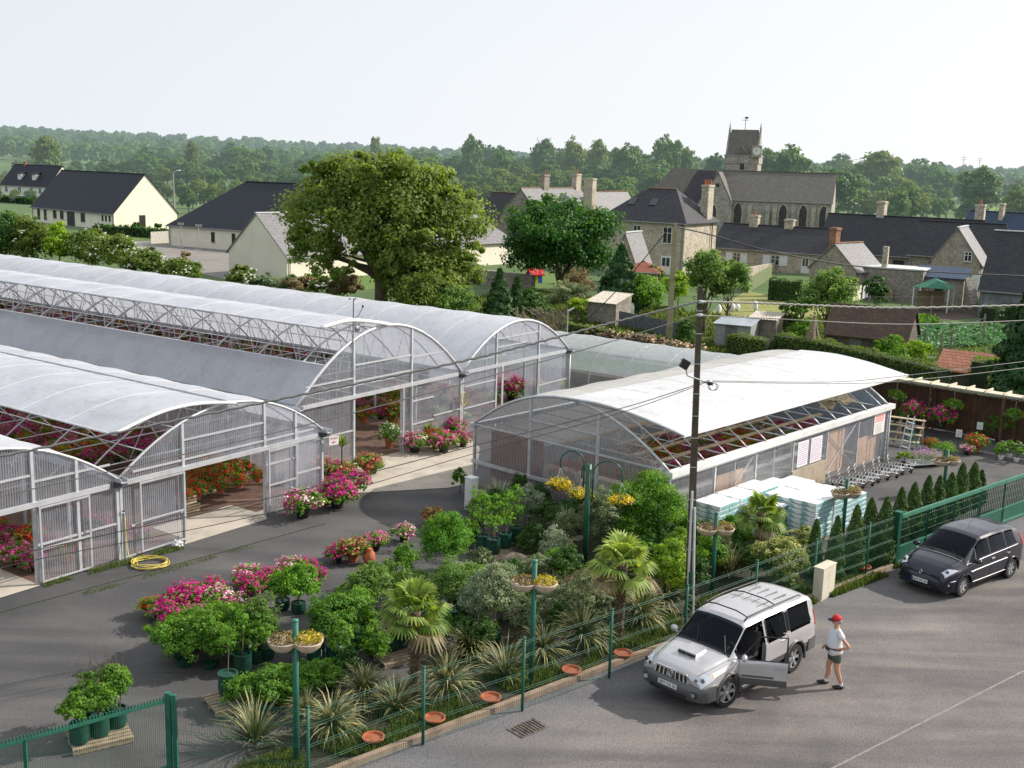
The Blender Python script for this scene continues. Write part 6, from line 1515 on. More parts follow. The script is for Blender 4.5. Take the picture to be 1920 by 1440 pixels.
def man():
 base=G(1560,1287)
 r=thing('person','man in red cap, white shirt and green shorts standing hand on hip','person',(base.x,base.y,.008),R(176))
 SKIN_=mat('skin',(.56,.30,.20),.55,.08,9)
 hip=(-.02,0,.93,.105)
 def leg(s,fx,kx):return[hip,(-.02,s*.09,.86,.115),(kx,s*.115,.50,.070),(kx-.03,s*.118,.38,.070),(fx-.01,s*.12,.12,.044),(fx,s*.12,.055,.045),(fx+.14,s*.135,.035,.032)]
 arm_l=[(.0,0,1.40,.09),(-.01,.17,1.43,.062),(-.12,.25,1.27,.045),(-.25,.31,1.13,.040),(-.14,.25,1.07,.034),(-.02,.19,1.03,.026),(.03,.165,1.01,.028)]
 arm_r=[(.0,0,1.40,.09),(.01,-.17,1.43,.062),(.0,-.23,1.25,.045),(.03,-.26,1.12,.040),(.11,-.22,1.03,.034),(.20,-.15,.97,.026),(.235,-.13,.955,.028)]
 tor=[hip,(.03,0,1.05,.115),(.03,0,1.20,.12),(.0,0,1.40,.09),(-.0,0,1.50,.055),(.02,0,1.56,.060)]
 head=[(.02,0,1.56,.060),(.035,0,1.63,.098),(.03,0,1.70,.095)]
 fing=[]
 for(wx,wy,wz),d,up_ in(((.03,.165,1.01),Vector((.8,-.35,-.1)),.012),((.235,-.13,.955),Vector((.5,.6,-.3)),.012)):
  d.normalize();sd_=d.cross(Vector((0,0,1))).normalized()
  for i in range(4):
   b0=Vector((wx,wy,wz));o_=(i-1.5)*.019;l_=[.062,.072,.068,.052][i]
   p1=b0+d*.035+Vector((0,0,-o_));p2=p1+d*l_*.5+Vector((0,0,-.004));p3=p2+(d*.7+sd_*.5).normalized()*l_*.5
   fing.append([(wx,wy,wz,.028),(*p1,.0105),(*p2,.0095),(*p3,.008)])
  p1=Vector((wx,wy,wz))+d*.005+Vector((0,0,.028));p2=p1+(d*.8+Vector((0,0,.5))).normalized()*.045;fing.append([(wx,wy,wz,.028),(*p1,.012),(*p2,.009)])
 skin('body',[tor,leg(1,-.17,-.05),leg(-1,.14,.10),arm_l,arm_r,head]+fing,SKIN_,r)
 fc=MB();fc.ell((.128,0,1.635),(.022,.016,.026),8,6);fc.build('nose',SKIN_,r,True)
 for s in(1,-1):MB().ell((.03,s*.092,1.635),(.022,.012,.032),8,6).build('ear',SKIN_,r,True);MB().ell((.108,s*.034,1.66),(.012,.014,.009),8,6).build('eye',BLACKP,r,True)
 MB().ell((.116,0,1.592),(.01,.026,.006),8,5).build('mouth',mat('lips',(.35,.12,.10),.6),r,True)
 MB().ell((-.005,0,1.655),(.095,.098,.075),12,8,.05).build('hair',mat('grey_hair',(.30,.28,.26),.9),r,True)
 RED=mat('red_cap_cloth',(.55,.012,.02),.75,.1,8)
 q=MB();q.ell((.025,0,1.715),(.115,.102,.092),16,10);cap=q.build('cap',RED,r,True)
 q=MB();n=10;vs=[]
 for i in range(n+1):
  a=-1.25+2.5*i/n;vs+=[(.025+.105*math.cos(a),.098*math.sin(a),1.70),(.04+.20*math.cos(a)**.7 if math.cos(a)>0 else.04,.105*math.sin(a),1.685)]
 vs+=[(x,y,z-.012)for x,y,z in vs];m_=2*(n+1)
 q.add(vs,[(2*i,2*i+1,2*i+3,2*i+2)for i in range(n)]+[(m_+2*i,m_+2*i+2,m_+2*i+3,m_+2*i+1)for i in range(n)]+[(2*i+1,m_+2*i+1,m_+2*i+3,2*i+3)for i in range(n)]);q.build('cap_peak',mat('navy_cloth',(.02,.02,.05),.8),cap)
 SHIRT=mat('white_shirt_cloth',(.68,.69,.72),.85,.06,6,bump=.3,bsc=14)
 skin('shirt',[[(-.01,0,.78,.185),(.0,0,.92,.198),(.045,0,1.05,.212),(.04,0,1.20,.198),(.0,0,1.38,.128),(.0,0,1.46,.078)],[(.0,0,1.38,.128),(-.01,.165,1.43,.085),(-.11,.245,1.28,.078)],[(.0,0,1.38,.128),(.01,-.165,1.43,.085),(.0,-.235,1.27,.078)]],SHIRT,r)
 skin('shorts',[[(-.01,0,.95,.158),(-.02,0,.86,.15),(-.035,.095,.74,.115),(-.05,.115,.60,.098)],[(-.02,0,.86,.15),(.03,-.10,.74,.112),(.07,-.115,.60,.098)]],mat('grey_green_shorts',(.075,.095,.075),.9,.15,6),r)
 q=MB();q.tube([(.185*math.cos(2*PI*i/16)+.02,.19*math.sin(2*PI*i/16),1.0+.02*math.cos(2*PI*i/16))for i in range(17)],.022,6);q.ell((.20,.06,.995),(.055,.12,.055),10,7);q.build('waist_bag',BLACKP,r,True)
 SHOE=mat('black_shoe',(.012,.012,.014),.5,.1,9)
 for s,fx in((1,-.17),(-1,.14)):
  MB().ell((fx+.055,s*.127,.045),(.155,.052,.05),14,8).build('shoe',SHOE,r,True)
  MB().lathe([(.043,.06),(.047,.14),(.042,.145)],(fx-.005,s*.12,0),10).build('sock',WHITE,r,True)
man()
# fence, gates, poles, wires
WIRE=GREENP
def panel_mesh(a,b_,h,parent,z0=.06):
 d=b_-a;n=int(d.length/.055);mb=MB();r_=.0019
 for i in range(n+1):
  p=a+d*i/n;mb.beam((p.x,p.y,z0),(p.x,p.y,h),r_*2)
 mb.build('mesh_wires',WIRE,parent)
 hb=MB();e=d.normalized();nr=Vector((-e.y,e.x,0))
 for z in(.12,.52,.92,1.32,h-.02):
  for k in(0,.05):
   hb.tube([a+Vector((0,0,z+k-.02)),b_+Vector((0,0,z+k-.02))],.0038,4,False)
 hb.build('cross_wires',WIRE,parent)
FB=[G(322,1452),G(578,1482),G(793,1397),G(979,1334),G(1142,1272),G(1282,1219),G(1412,1166),G(1523,1120),G(1622,1084),G(1676,1062)]
fn=thing('mesh_fence','green welded mesh fence on slim posts along the planting bed kerb','fence',(0,0,0))
pmesh=MB().tube([(0,0,0),(0,0,1.72)],.032,8).tube([(0,0,1.72),(0,0,1.75)],.038,8).mesh('post',GREENP,True)
for i,p in enumerate(FB[1:-1]):o=link_mesh('post',pmesh,None,fn);o.location=(p.x,p.y,.02)
for a,b_ in zip(FB[0:-1],FB[1:]):panel_mesh(a,b_,1.66,fn)
gt=thing('sliding_gate','green sliding gate with spiky top rail in the bottom left corner','gate',(0,0,0))
ga=FB[0]+Vector((-.03,0,0));gbp=G(-40,1407,1.62);gbv=Vector((gbp.x,gbp.y,0));d=(gbv-ga);gb=ga+d*1.25
MB().bx(ga.x-.05,ga.y-.05,0,ga.x+.05,ga.y+.05,1.74).build('gate_post',GREENP,gt);MB().bx(ga.x+.08,ga.y-.04,0,ga.x+.16,ga.y+.04,1.70).build('gate_post',GREENP,gt)
mb=MB();mb.beam(ga+Vector((0,0,1.58)),gb+Vector((0,0,1.58)),.05,.06);mb.build('top_rail',GREENP,gt)
mb=MB();n=70
for i in range(n):
 p=ga.lerp(gb,(i+.5)/n);mb.beam((p.x,p.y,1.61),(p.x,p.y,1.68),.022)
mb.build('spikes',GREENP,gt)
MB().beam(ga+Vector((0,0,.15)),gb+Vector((0,0,.15)),.06,.1).build('bottom_rail',GREENP,gt)
mb=MB();n=104
for i in range(n):
 p=ga.lerp(gb,(i+.5)/n);mb.beam((p.x,p.y,.2),(p.x,p.y,1.56),.0045)
mb.build('mesh_wires',GREENP,gt)
for f in(.62,1.0):p=ga.lerp(gb,f);MB().bx(p.x-.03,p.y-.03,.15,p.x+.03,p.y+.03,1.6).build('upright',GREENP,gt)
g2=thing('sliding_gate','long green barred sliding gate with solid lower panel behind the dark car','gate',(0,0,0))
ga=FB[-1];gq_=G(1920,890,1.62);gb=Vector((gq_.x,gq_.y,0));gb=ga+(gb-ga)*1.3
e=(gb-ga).normalized()
MB().box((ga.x,ga.y,.88),(.16,.16,1.76),math.atan2(e.y,e.x)).build('gate_post',DGREEN,g2);MB().box((ga.x,ga.y,1.78),(.22,.22,.04),math.atan2(e.y,e.x)).build('post_cap',GREENP,g2)
GATEG=mat('gate_green',(.05,.20,.13),.45,.1,4)
MB().beam(ga+e*.2+Vector((0,0,1.60)),gb+Vector((0,0,1.60)),.07,.12).build('top_rail',GATEG,g2)
MB().beam(ga+e*.2+Vector((0,0,.62)),gb+Vector((0,0,.62)),.06,.05).build('middle_rail',GATEG,g2)
MB().beam(ga+e*.2+Vector((0,0,.36)),gb+Vector((0,0,.36)),.02,.46).build('lower_panel',mat('panel_green',(.015,.11,.07),.4,.15,2),g2)
MB().beam(ga+e*.2+Vector((0,0,.10)),gb+Vector((0,0,.10)),.08,.07).build('bottom_rail',GATEG,g2)
mb=MB();ln_=(gb-ga).length;n=int(ln_/.13)
for i in range(n):p=ga+e*(.3+i*.13);mb.beam((p.x,p.y,.64),(p.x,p.y,1.55),.022)
mb.build('bars',DGREEN,g2)
mb=MB()
for z in(.9,1.15,1.4):mb.tube([ga+e*.2+Vector((0,0,z)),gb+Vector((0,0,z))],.005,4)
mb.build('cross_wires',GREENP,g2)
for i in range(1,7):
 p=ga+e*(i*1.75);MB().beam((p.x,p.y,.05),(p.x,p.y,1.6),.06).build('upright',DGREEN,g2)
UP=G(1290,1152);ptop=at(1313,536,UP.y);H_UP=ptop.z;lean=ptop.x-UP.x
up_=thing('utility_pole','tall dark concrete utility pole with white cable conduits behind the silver car','utility pole',(UP.x,UP.y,0))
PC_=mat('weathered_concrete',(.085,.070,.050),.9,.3,2.2,bump=.4,c2=(.03,.03,.022))
def lp(z):return lean*z/H_UP
mb=MB();vs=[];
for z,w_ in((0,.17),(H_UP*.5,.135),(H_UP,.10)):vs+=[(lp(z)-w_*.62,-w_*.5,z),(lp(z)+w_*.62,-w_*.5,z),(lp(z)+w_*.62,w_*.5,z),(lp(z)-w_*.62,w_*.5,z)]
mb.add(vs,[(4*k+i,4*k+(i+1)%4,4*k+4+(i+1)%4,4*k+4+i)for k in(0,1)for i in range(4)]+[(8,9,10,11)]);mb.build('shaft',PC_,up_)
for dx_,t_ in((-.03,3.55),(.055,3.1)):MB().tube([(lp(.1)+dx_*2,-.155,.0),(lp(t_)+dx_,-.13,t_)],.034,8).build('conduit',mat('pale_conduit',(.62,.62,.62),.5,.1,3),up_)
MB().tube([(lp(.1),-.16,.0),(lp(1.3),-.17,1.3)],.05,8).build('conduit_cover',DGREEN,up_)
for z in(1.1,1.9,2.7,3.3,4.2,5.0,5.6,6.2,7.0,7.8,8.4):mb=MB();w_=.17-.07*z/H_UP+.01;mb.box((lp(z),0,z),(w_*1.3,w_*1.15,.02));mb.build('steel_band',STEEL,up_)
za=CAMH+0;bk=at(1330,712,UP.y);zb_=bk.z
lpz=at(1277,680,UP.y)
MB().tube([(lp(zb_)-.28,-.14,zb_+.12),(lp(zb_),-.12,zb_+.03),(lp(zb_)+.42,-.12,zb_-.12)],.022,6).build('bracket_arm',STEEL,up_)
q=MB();q.box((lp(zb_)-.36,-.14,zb_+.42),(.22,.16,.24),M=Matrix.Rotation(.5,3,'Y'));fl_=q.build('floodlight',BLACKP,up_);MB().tube([(lp(zb_)-.28,-.14,zb_+.12),(lp(zb_)-.34,-.14,zb_+.34),(lp(zb_)-.46,-.14,zb_+.55)],.014,5).build('lamp_bracket',BLACKP,up_)
q=MB()
for i in range(3):q.tube([(lp(zb_)+.42+.09*math.cos(a*PI/6+i)*(1+.3*i),-.12-.01*i,zb_-.16+.10*math.sin(a*PI/6+i))for a in range(13)],.006,4)
q.ell((lp(zb_)+.33,-.12,zb_-.08),(.09,.04,.05),8,6);q.build('cable_coil',BLACKP,up_)
for p in(565,590):z=at(1310,p,UP.y).z;q=MB();q.ell((lp(z),-.10,z),(.10,.06,.05),8,6);q.tube([(lp(z)-.12,-.12,z),(lp(z)+.14,-.12,z)],.02,5);q.build('cable_clamp',STEEL,up_)
cb_=G(1254,640);ct=at(1257.5,418,cb_.y)
c2=thing('utility_pole','pale tapered concrete pole standing in the gardens behind the poly tunnel','utility pole',tuple(cb_))
mb=MB();vs=[];
for z,w_ in((0,.42),(ct.z,.24)):vs+=[(-w_*.5,-w_*.5,z),(w_*.5,-w_*.5,z),(w_*.5,w_*.5,z),(-w_*.5,w_*.5,z)]
mb.add(vs,[(i,(i+1)%4,4+(i+1)%4,4+i)for i in range(4)]+[(4,5,6,7)]);mb.build('shaft',mat('pale_concrete',(.30,.26,.17),.9,.25,1.5,c2=(.2,.17,.06)),c2)
q=MB();q.tube([(0,0,ct.z-.1),(.6,0,ct.z-.15)],.04,5);q.ell((.5,0,ct.z-.12),(.12,.08,.08),8,6);q.build('bracket',BLACKP,c2)
sb=G(327,410);st_=at(327,322,sb.y);sl_=thing('street_lamp','grey street lamp post between bungalow and school hall','street lamp',tuple(sb))
MB().tube([(0,0,0),(0,0,st_.z)],[.22,.14],8).build('post',mat('lamp_grey',(.3,.3,.28),.8),sl_);MB().tube([(0,0,st_.z-.1),(.9,0,st_.z+.25)],.06,6).build('arm',STEEL,sl_);MB().ell((1.1,0,st_.z+.25),(.45,.2,.12),10,6).build('lamp_head',WHITE,sl_)
fb_=G(372,386);fp=thing('flag','small tricolour flag on a pole behind the school hall corner','flag',(fb_.x,fb_.y,0));ft=at(374,362,fb_.y).z;MB().tube([(0,0,0),(0,0,ft)],.06,6).build('pole',WHITE,fp)
for i,cc_ in enumerate([(.02,.05,.4),(.8,.8,.8),(.6,.02,.03)]):q=MB();q.add([(-.1-i*.4,0,ft-.1),(-.5-i*.4,.1,ft-.3),(-.7-i*.35,.1,ft-2.2),(-.35-i*.35,0,ft-2.0)],[(0,1,2,3)]);q.build('cloth_band',mat('flag_cloth_'+'bwr'[i],cc_,.8),fp)
p=G(1062,660);t_=at(1063,580,p.y);q=thing('lamp_post','thin steel post with a tilted lamp at the tunnel corner','lamp',tuple(p));MB().tube([(0,0,0),(0,0,t_.z-.1)],.03,6).build('post',STEEL,q);MB().box((.18,0,t_.z),(.5,.2,.08),M=Matrix.Rotation(-.5,3,'Y')).build('lamp_head',STEEL,q)
CABM=mat('grey_cable',(.16,.16,.155),.6,.2,30);CABD=mat('black_cable',(.03,.03,.032),.6);CABL=mat('pale_cable',(.36,.35,.32),.7,.2,30)
def cable(label,pts,r,m,twist=False,seg=28):
 """pts: (px,py,depth) anchors and passing points, smoothly joined"""
 V=[at(a,b_,c)for a,b_,c in pts];n=len(V)-1;P=[]
 for i in range(seg*n//1+1):
  t=i/(seg*n);x=t*n;k=min(int(x),n-1);f=x-k
  A_=[V[max(0,min(n,k+o_))]for o_ in(-1,0,1,2)]
  P.append(0.5*((2*A_[1])+(A_[2]-A_[0])*f+(2*A_[0]-5*A_[1]+4*A_[2]-A_[3])*f*f+(3*A_[1]-A_[0]-3*A_[2]+A_[3])*f**3))
 if twist:P=[p+Vector((0,0,.012*math.sin(i*2.1)))for i,p in enumerate(P)]
 o=MB().tube(P,r,6,False).build('overhead_cable',m,None,True);tag(o,label,'cable');return o
Y=UP.y-.12
cable('thick twisted cable from the utility pole top down to the left',[(-30,862,22),(507,752,24.6),(867,677,26.4),(1140,607,28.1),(1311,565,Y)],.028,CABM,True,40)
cable('thick twisted cable from the utility pole top to the right edge',[(1311,565,Y),(1440,569,29.6),(1680,577,30.6),(1960,571,32)],.026,CABL,True,50)
cable('thin cable second from the top running left across the greenhouses',[(-30,938,22),(597,791,25),(1062,665,27.6),(1306,591,Y)],.013,CABM)
cable('thin cable second from the top running right over the gardens',[(1306,591,Y),(1440,597,29.6),(1700,608,30.6),(1960,599,32)],.013,CABL)
cable('upper black cable from the lamp bracket low across the left greenhouse',[(-30,1058,21.4),(70,1031,22),(500,935,24.5),(880,838,26.8),(1167,765,28.3),(1330,713,Y)],.011,CABD)
cable('lower black cable from the lamp bracket low across the left greenhouse',[(-30,1075,21.4),(75,1048,22),(500,962,24.4),(880,853,26.7),(1160,775,28.2),(1330,715,Y)],.009,CABD)
cable('upper wire from the lamp bracket to the right edge',[(1336,714,Y),(1560,716,30.2),(1690,705,30.8),(1960,673,32)],.010,CABL)
cable('lower wire from the lamp bracket to the right edge',[(1336,716,Y),(1600,719,30.2),(1760,708,30.8),(1960,685,32)],.010,CABL)
cable('cable from the garden pole sagging right before the village',[(1262,424,cb_.y),(1335,441,81),(1450,472,82),(1644,503,86),(1960,519,90)],.05,CABD)
cable('stay cable dropping left from the garden pole top',[(1255,428,cb_.y),(1165,535,81),(1090,610,82)],.035,CABD)
BOWL=mat('cream_bowl',(.62,.50,.38),.6,.12,4,rand=.1)
def bowl_mesh():
 q=MB();q.lathe([(.05,-.17),(.17,-.15),(.26,-.06),(.30,.03),(.31,.05),(.28,.05),(.20,-.04),(.04,-.10)],(0,0,0),14,caps=False);return q.mesh('bowl',BOWL,True)
bm_=bowl_mesh()
def planter_post(label,px,yb,yt,ybowl,kind='sedum',seed=0,rz=.7,one=False):
 b,h,_=px_place(px,yb,yt);r=thing('planter_post',label,'planter post',tuple(b),rz)
 r_=.062;MB().tube([(0,0,0),(0,0,h)],r_,14).build('post',GREENP,r,True);MB().lathe([(r_+.004,h-.03),(r_+.004,h+.004),(.001,h+.012)],(0,0,0),14).build('post_cap',mat('cap_green',(.03,.20,.15),.4),r,True)
 zb=at(px,ybowl,b.y).z
 for sd in((-1,1)):
  o=link_mesh('bowl',bm_,None,r);o.location=(sd*.24,-.05*sd,zb)
  bl=[(sd*.24,-.05*sd,zb+.08,.27,.22,.09)]
  P,Nn,S,T,C=blob_leaves(bl,520,.035,seed*7+sd,K=60,spread=.3);kd=kind if sd>0 else('dry' if kind=='sedum' else kind)
  link_mesh('trailing_plant',leaf_mesh('trailing_plant',P,Nn,S,T,LM[kd],1.3,1),LM[kd],o if False else r)
  if kind=='sedum' or sd>0:
   P,Nn,S,T,C=blob_leaves(bl,160 if sd>0 else 40,.035,seed*9+sd,K=40,spread=.25)
   link_mesh('blossoms',leaf_mesh('blossoms',P+np.array([0,0,.03]),Nn,S,T,LM['sedum'],1.1,1),LM['sedum'],r)
 return r
planter_post('green post with cream flower bowls nearest the bottom edge',556,1432,1162,1205,seed=1,rz=.25)
planter_post('green post with cream bowls between the two palms',995,1284,1050,1095,seed=2,rz=.2)
planter_post('green post with cream bowls right of the utility pole',1334,1112,960,993,'dry',3,.3)
planter_post('green post with cream bowls before the stacked white bags',1579,1012,897,925,'dry',4,.5)
planter_post('green post with cream bowls farthest right by the trolleys',1768,930,843,865,'dry',5,.5)
b,h,_=px_place(1096,1062,870);r=thing('basket_post','tall green post with three hooped arms carrying yellow flower baskets','planter post',tuple(b),-.15)
MB().tube([(0,0,0),(0,0,h)],.085,14).build('post',DGREEN,r,True)
for i,(a,hh,R__,drop)in enumerate(((PI,h+.02,.36,.35),(0,h-.30,.44,.55),(PI*.62,h-.45,.27,.25))):
 ca,sa=math.cos(a),math.sin(a);pts=[(ca*.14,sa*.14,hh-.75),(ca*.14,sa*.14,hh)]
 for k in range(1,13):t=PI*k/12;pts.append((ca*(.14+R__*(1-math.cos(t))),sa*(.14+R__*(1-math.cos(t))),hh+R__*math.sin(t)))
 pts.append((ca*(.14+2*R__),sa*(.14+2*R__),hh-.18));MB().tube(pts,.022,7).build('hooped_arm',DGREEN,r,True)
 MB().bx(min(0,ca*.14)-.01,-.012,hh-.62,max(0,ca*.14)+.01,.012,hh-.58).build('clamp',DGREEN,r)
 e_=Vector((ca*(.14+2*R__),sa*(.14+2*R__),hh-.2));bz=hh-.62-drop*.35
 q=thing('hanging_basket',['yellow flowered basket hanging on the left hooped arm','yellow flowered basket hanging on the right hooped arm','small yellow basket behind the left hooped arm'][i],'hanging basket',tuple(b+Matrix.Rotation(-.15,3,'Z')@Vector((e_.x,e_.y,bz))))
 mb=MB()
 for k in range(3):mb.tube([(.24*math.cos(k*2.1),.24*math.sin(k*2.1),0),(0,0,e_.z-bz)],.005,3)
 mb.build('chains',STEEL,q);MB().lathe([(.05,-.16),(.18,-.12),(.27,0)],(0,0,0),12).build('basket',BLACKP,q,True)
 P,Nn,S,T,C=blob_leaves([(0,0,.02,.33,.33,.13)],700,.045,60+i,K=70);link_mesh('foliage',leaf_mesh('foliage',P,Nn,S,T,LM['hedge'],1.3,1),LM['hedge'],q)
 P,Nn,S,T,C=blob_leaves([(0,0,.06,.36,.36,.11)],650,.042,70+i,K=80,fill=.05);link_mesh('blossoms',leaf_mesh('blossoms',P,Nn+np.array([0,0,.8]),S,T,FM_['yellow'],1.0,1),FM_['yellow'],q)
# plants of the yard and bed
def ribbons(n,L0,w,seed,segs=4,droop=.9,up=(.25,1.35),z0=0.0):
 """rosette of arching strap leaves; returns V (quads), tint"""
 rs=np.random.RandomState(seed);V=[];T=[]
 for i in range(n):
  a=rs.rand()*2*PI;el=rs.uniform(*up);l_=L0*rs.uniform(.65,1.1);d=np.array([math.cos(a),math.sin(a),0]);s=np.array([-math.sin(a),math.cos(a),0])
  tint=rs.rand();ps=[];p=np.array([0,0,z0])+d*.03;e=el
  for k in range(segs+1):
   ps.append(p.copy());p=p+(d*math.cos(e)+np.array([0,0,math.sin(e)]))*l_/segs;e-=droop*rs.uniform(.6,1.3)/segs*(1.6 if k>1 else.6)
  for k in range(segs):
   w0=w*(1-(k/segs)**2*.95)*(.6 if k==0 else 1);w1=w*(1-((k+1)/segs)**2*.97)
   V.append([ps[k]-s*w0/2,ps[k]+s*w0/2,ps[k+1]+s*w1/2,ps[k+1]-s*w1/2]);T.append(min(1,tint*(.7+.15*k)+.05*(i%3)))
 return np.array(V),np.array(T)
V_,T_=ribbons(210,.95,.046,5,droop=1.3,up=(-.15,1.4),z0=.36);spike_me=quads_mesh('leaves',V_,T_,LM['spike'])
V_,T_=ribbons(150,1.0,.046,9,droop=.9,up=(.45,1.45),z0=.08);spike_me2=quads_mesh('leaves',V_,T_,LM['spike'])
SPK=[(478,1400,112,'variegated spiky plant nearest the left green gate'),(622,1385,100,'big variegated spiky plant right of the front planter post'),(682,1325,88,'variegated spiky plant behind the terracotta dish row'),(742,1335,96,'variegated spiky plant left of the first palm trunk foot'),(838,1312,100,'round variegated spiky plant right of the first palm trunk'),(880,1240,80,'bronze spiky plant behind the round one right of the palm'),(948,1275,96,'spiky plant left of the middle planter post'),(1018,1240,84,'spiky plant right of the middle planter post'),(1092,1218,92,'tall spiky plant before the boulders'),(1142,1210,60,'low spiky plant at the second palm foot'),(1200,1180,90,'spiky plant right of the second palm'),(1246,1150,84,'spiky plant left of the utility pole foot'),(1368,1085,84,'spiky plant between planter post and third palm'),(575,1352,66,'small spiky plant behind the front planter post'),(1050,1170,64,'bronze spiky plant behind the boulders')]
for i,(px,yb,wp,lb)in enumerate(SPK):
 b,_,rr=px_place(px,yb,yb-20,wp);r=thing('spiky_plant',lb,'spiky plant',tuple(b),i*1.3,'variegated spiky plants along the fence')
 o=link_mesh('leaves',spike_me if i%3 else spike_me2,None,r);s_=rr*1.55;o.scale=(s_,s_,s_*(1.0 if i%2 else 1.1))
 q=MB().tube([(0,0,0),(0,0,.36*s_)],.045,6).build('stem',BARK,r)
for lb,px,yb,wp in(('dark green spiky plant at the foot of the shop gable',935,968,84),('bronze spiky plant under the yellow baskets',1060,1010,70)):
 b,_,rr=px_place(px,yb,yb-20,wp);r=thing('spiky_plant',lb,'spiky plant',tuple(b));o=link_mesh('leaves',spike_me2.copy(),None,r);o.data.materials.clear();o.data.materials.append(LM['olive']);o.scale=(rr*1.3,)*3;o.location=(0,0,.35);MB().tube([(0,0,0),(0,0,.45)],.05,6).build('stem',BARK,r)
def palm(label,px,yb,ycrown,wpx,seed,nf=22):
 b,hc,rr=px_place(px,yb,ycrown,wpx);r=thing('palm_tree',label,'palm tree',tuple(b),seed)
 V=[];T=[];Vd=[];Td=[];st=MB()
 for i in range(nf):
  rs=np.random.RandomState(seed*50+i);a=i*2.399+rs.rand()*.3;f=i/nf;el=1.3-f*1.6+rs.uniform(-.12,.12);pl=rr*rs.uniform(.36,.5);d=Vector((math.cos(a)*math.cos(el),math.sin(a)*math.cos(el),math.sin(el)))
  base=Vector((0,0,hc-.12-.22*f));tip=base+d*pl;tip.z-=.05*f;st.tube([base,(base+tip)/2+Vector((0,0,.03)),tip],.012,4)
  side=d.cross(Vector((0,0,1))).normalized()if abs(d.z)<.95 else Vector((1,0,0));upv=side.cross(d).normalized();fr=rr*rs.uniform(.42,.55);dead=f>.86
  nl=20
  for k in range(nl):
   th=(-1+2*(k+.5)/nl)*1.95;dd=d*math.cos(th)+side*math.sin(th);ln_=fr*(1-.22*abs(th)/2)*rs.uniform(.9,1.05);p0=tip;p1=tip+dd*ln_*.55+upv*.03;p2=tip+dd*ln_-Vector((0,0,ln_*(.22+.25*f)))
   s2=dd.cross(upv).normalized();w_=rr*.036
   (Vd if dead else V).append([p0-s2*w_*.4,p0+s2*w_*.4,p1+s2*w_,p1-s2*w_]);(Vd if dead else V).append([p1-s2*w_,p1+s2*w_,p2+s2*w_*.15,p2-s2*w_*.15])
   tt=.25+.45*rs.rand()+.2*(1-f);(Td if dead else T).extend([tt,tt+.12])
 link_mesh('fronds',quads_mesh('fronds',np.array([[tuple(v)for v in q]for q in V]),np.array(T),LM['frond']),LM['frond'],r)
 if Vd:link_mesh('dead_fronds',quads_mesh('dead_fronds',np.array([[tuple(v)for v in q]for q in Vd]),np.array(Td),LM['dry']),LM['dry'],r)
 st.build('stalks',LM['frond'],r)
 tk=MB();n=26;rs=random.Random(seed);tk.tube([(rs.uniform(-.01,.01),rs.uniform(-.01,.01),hc*.96*i/n)for i in range(n+1)],[(.10+.018*(i%2)+.05*(i<2)+.03*(i>n-5))for i in range(n+1)],9)
 for i in range(70):a=rs.uniform(0,6.28);z=rs.uniform(.1,hc-.1);tk.tube([(.10*math.cos(a),.10*math.sin(a),z),(.17*math.cos(a),.17*math.sin(a),z+.07)],.012,3)
 tk.build('trunk',mat('palm_fibre',(.12,.085,.055),.95,.35,14,bump=.8),r,True)
 if seed==1:
  P,Nn,S,T,C=blob_leaves([(.28,-.2,hc-.30,.13,.12,.10),(-.22,-.25,hc-.33,.12,.12,.10),(.5,-.1,hc-.36,.1,.1,.08),(0,-.35,hc-.3,.1,.1,.08)],900,.035,5,K=40);link_mesh('flower_spikes',leaf_mesh('flower_spikes',P,Nn,S,T,FM_['orange'],1.2,1),mat('x',(1,1,1))if False else LM['sedum'],r).data.materials[0]=LM['sedum']
palm('fan palm with orange flower spikes behind the fence, nearest of the three',777,1296,1140,176,1)
palm('fan palm between planter post and utility pole',1160,1205,1052,165,2)
palm('small fan palm in front of the stacked white bags',1421,1062,958,122,3,20)
BS=[('silvery clipped dome shrub beside the shop gable',992,985,912,62,'grey',.05,2600),('grey green dome shrub in front of the basket post',1040,1070,990,74,'grey',.045,3200),('dark feathery shrub left of the grey dome',1000,1050,985,70,'thuja',.05,1800),('deep green shrub under the left yellow basket',1030,1000,945,70,'dark',.055,1800),('silver leaved olive bush right of the basket post',1122,1045,918,86,'olive',.055,3600),('large dark green laurel at the shop corner',1208,1030,893,150,'laurel',.07,7000),('bright yellow green shrub left of the utility pole',1252,1135,1018,88,'lime',.065,3400),('green shrub between second palm and laurel',1190,1085,1015,80,'laurel',.07,2200),('brownish low heath behind the second palm trunk',1100,1150,1078,120,'dry',.045,3000),('olive heath bush behind the middle planter',1045,1165,1100,90,'olive',.045,2200),('dark low shrub by the boulders',960,1150,1105,70,'dark',.05,1800),('dark shrub right of the utility pole conduits',1330,1085,1000,70,'laurel',.06,1700),('green shrub below the stacked bags',1375,1030,970,80,'laurel',.065,1900),('variegated cream leaved shrub hanging over the fence',1462,1105,1010,104,'vari',.06,4200),('green shrub under the third palm',1408,1085,1025,60,'dark',.06,1500),('reed like tuft beside the green bags pallet',985,1040,1000,50,'grass',.05,900),('lime shrub left of the yellow green one',1212,1140,1070,60,'olive',.055,1500),('dark shrub behind the third palm',1362,1060,1005,50,'dark',.06,1100),('shrub hugging the kerb of the apron',892,960,935,44,'dark',.05,700),('leafy pot plant by the meter cabinet',862,925,880,40,'laurel',.055,900),('green edging shrub right of the silver dome',1070,985,935,60,'dark',.05,1300)]
for i,(lb,px,yb,yt,wp,kd,lf,n)in enumerate(BS):shrub(lb,px,yb,yt,wp,kd,lf,int(n*1.3),seed=500+i,spread=.26)
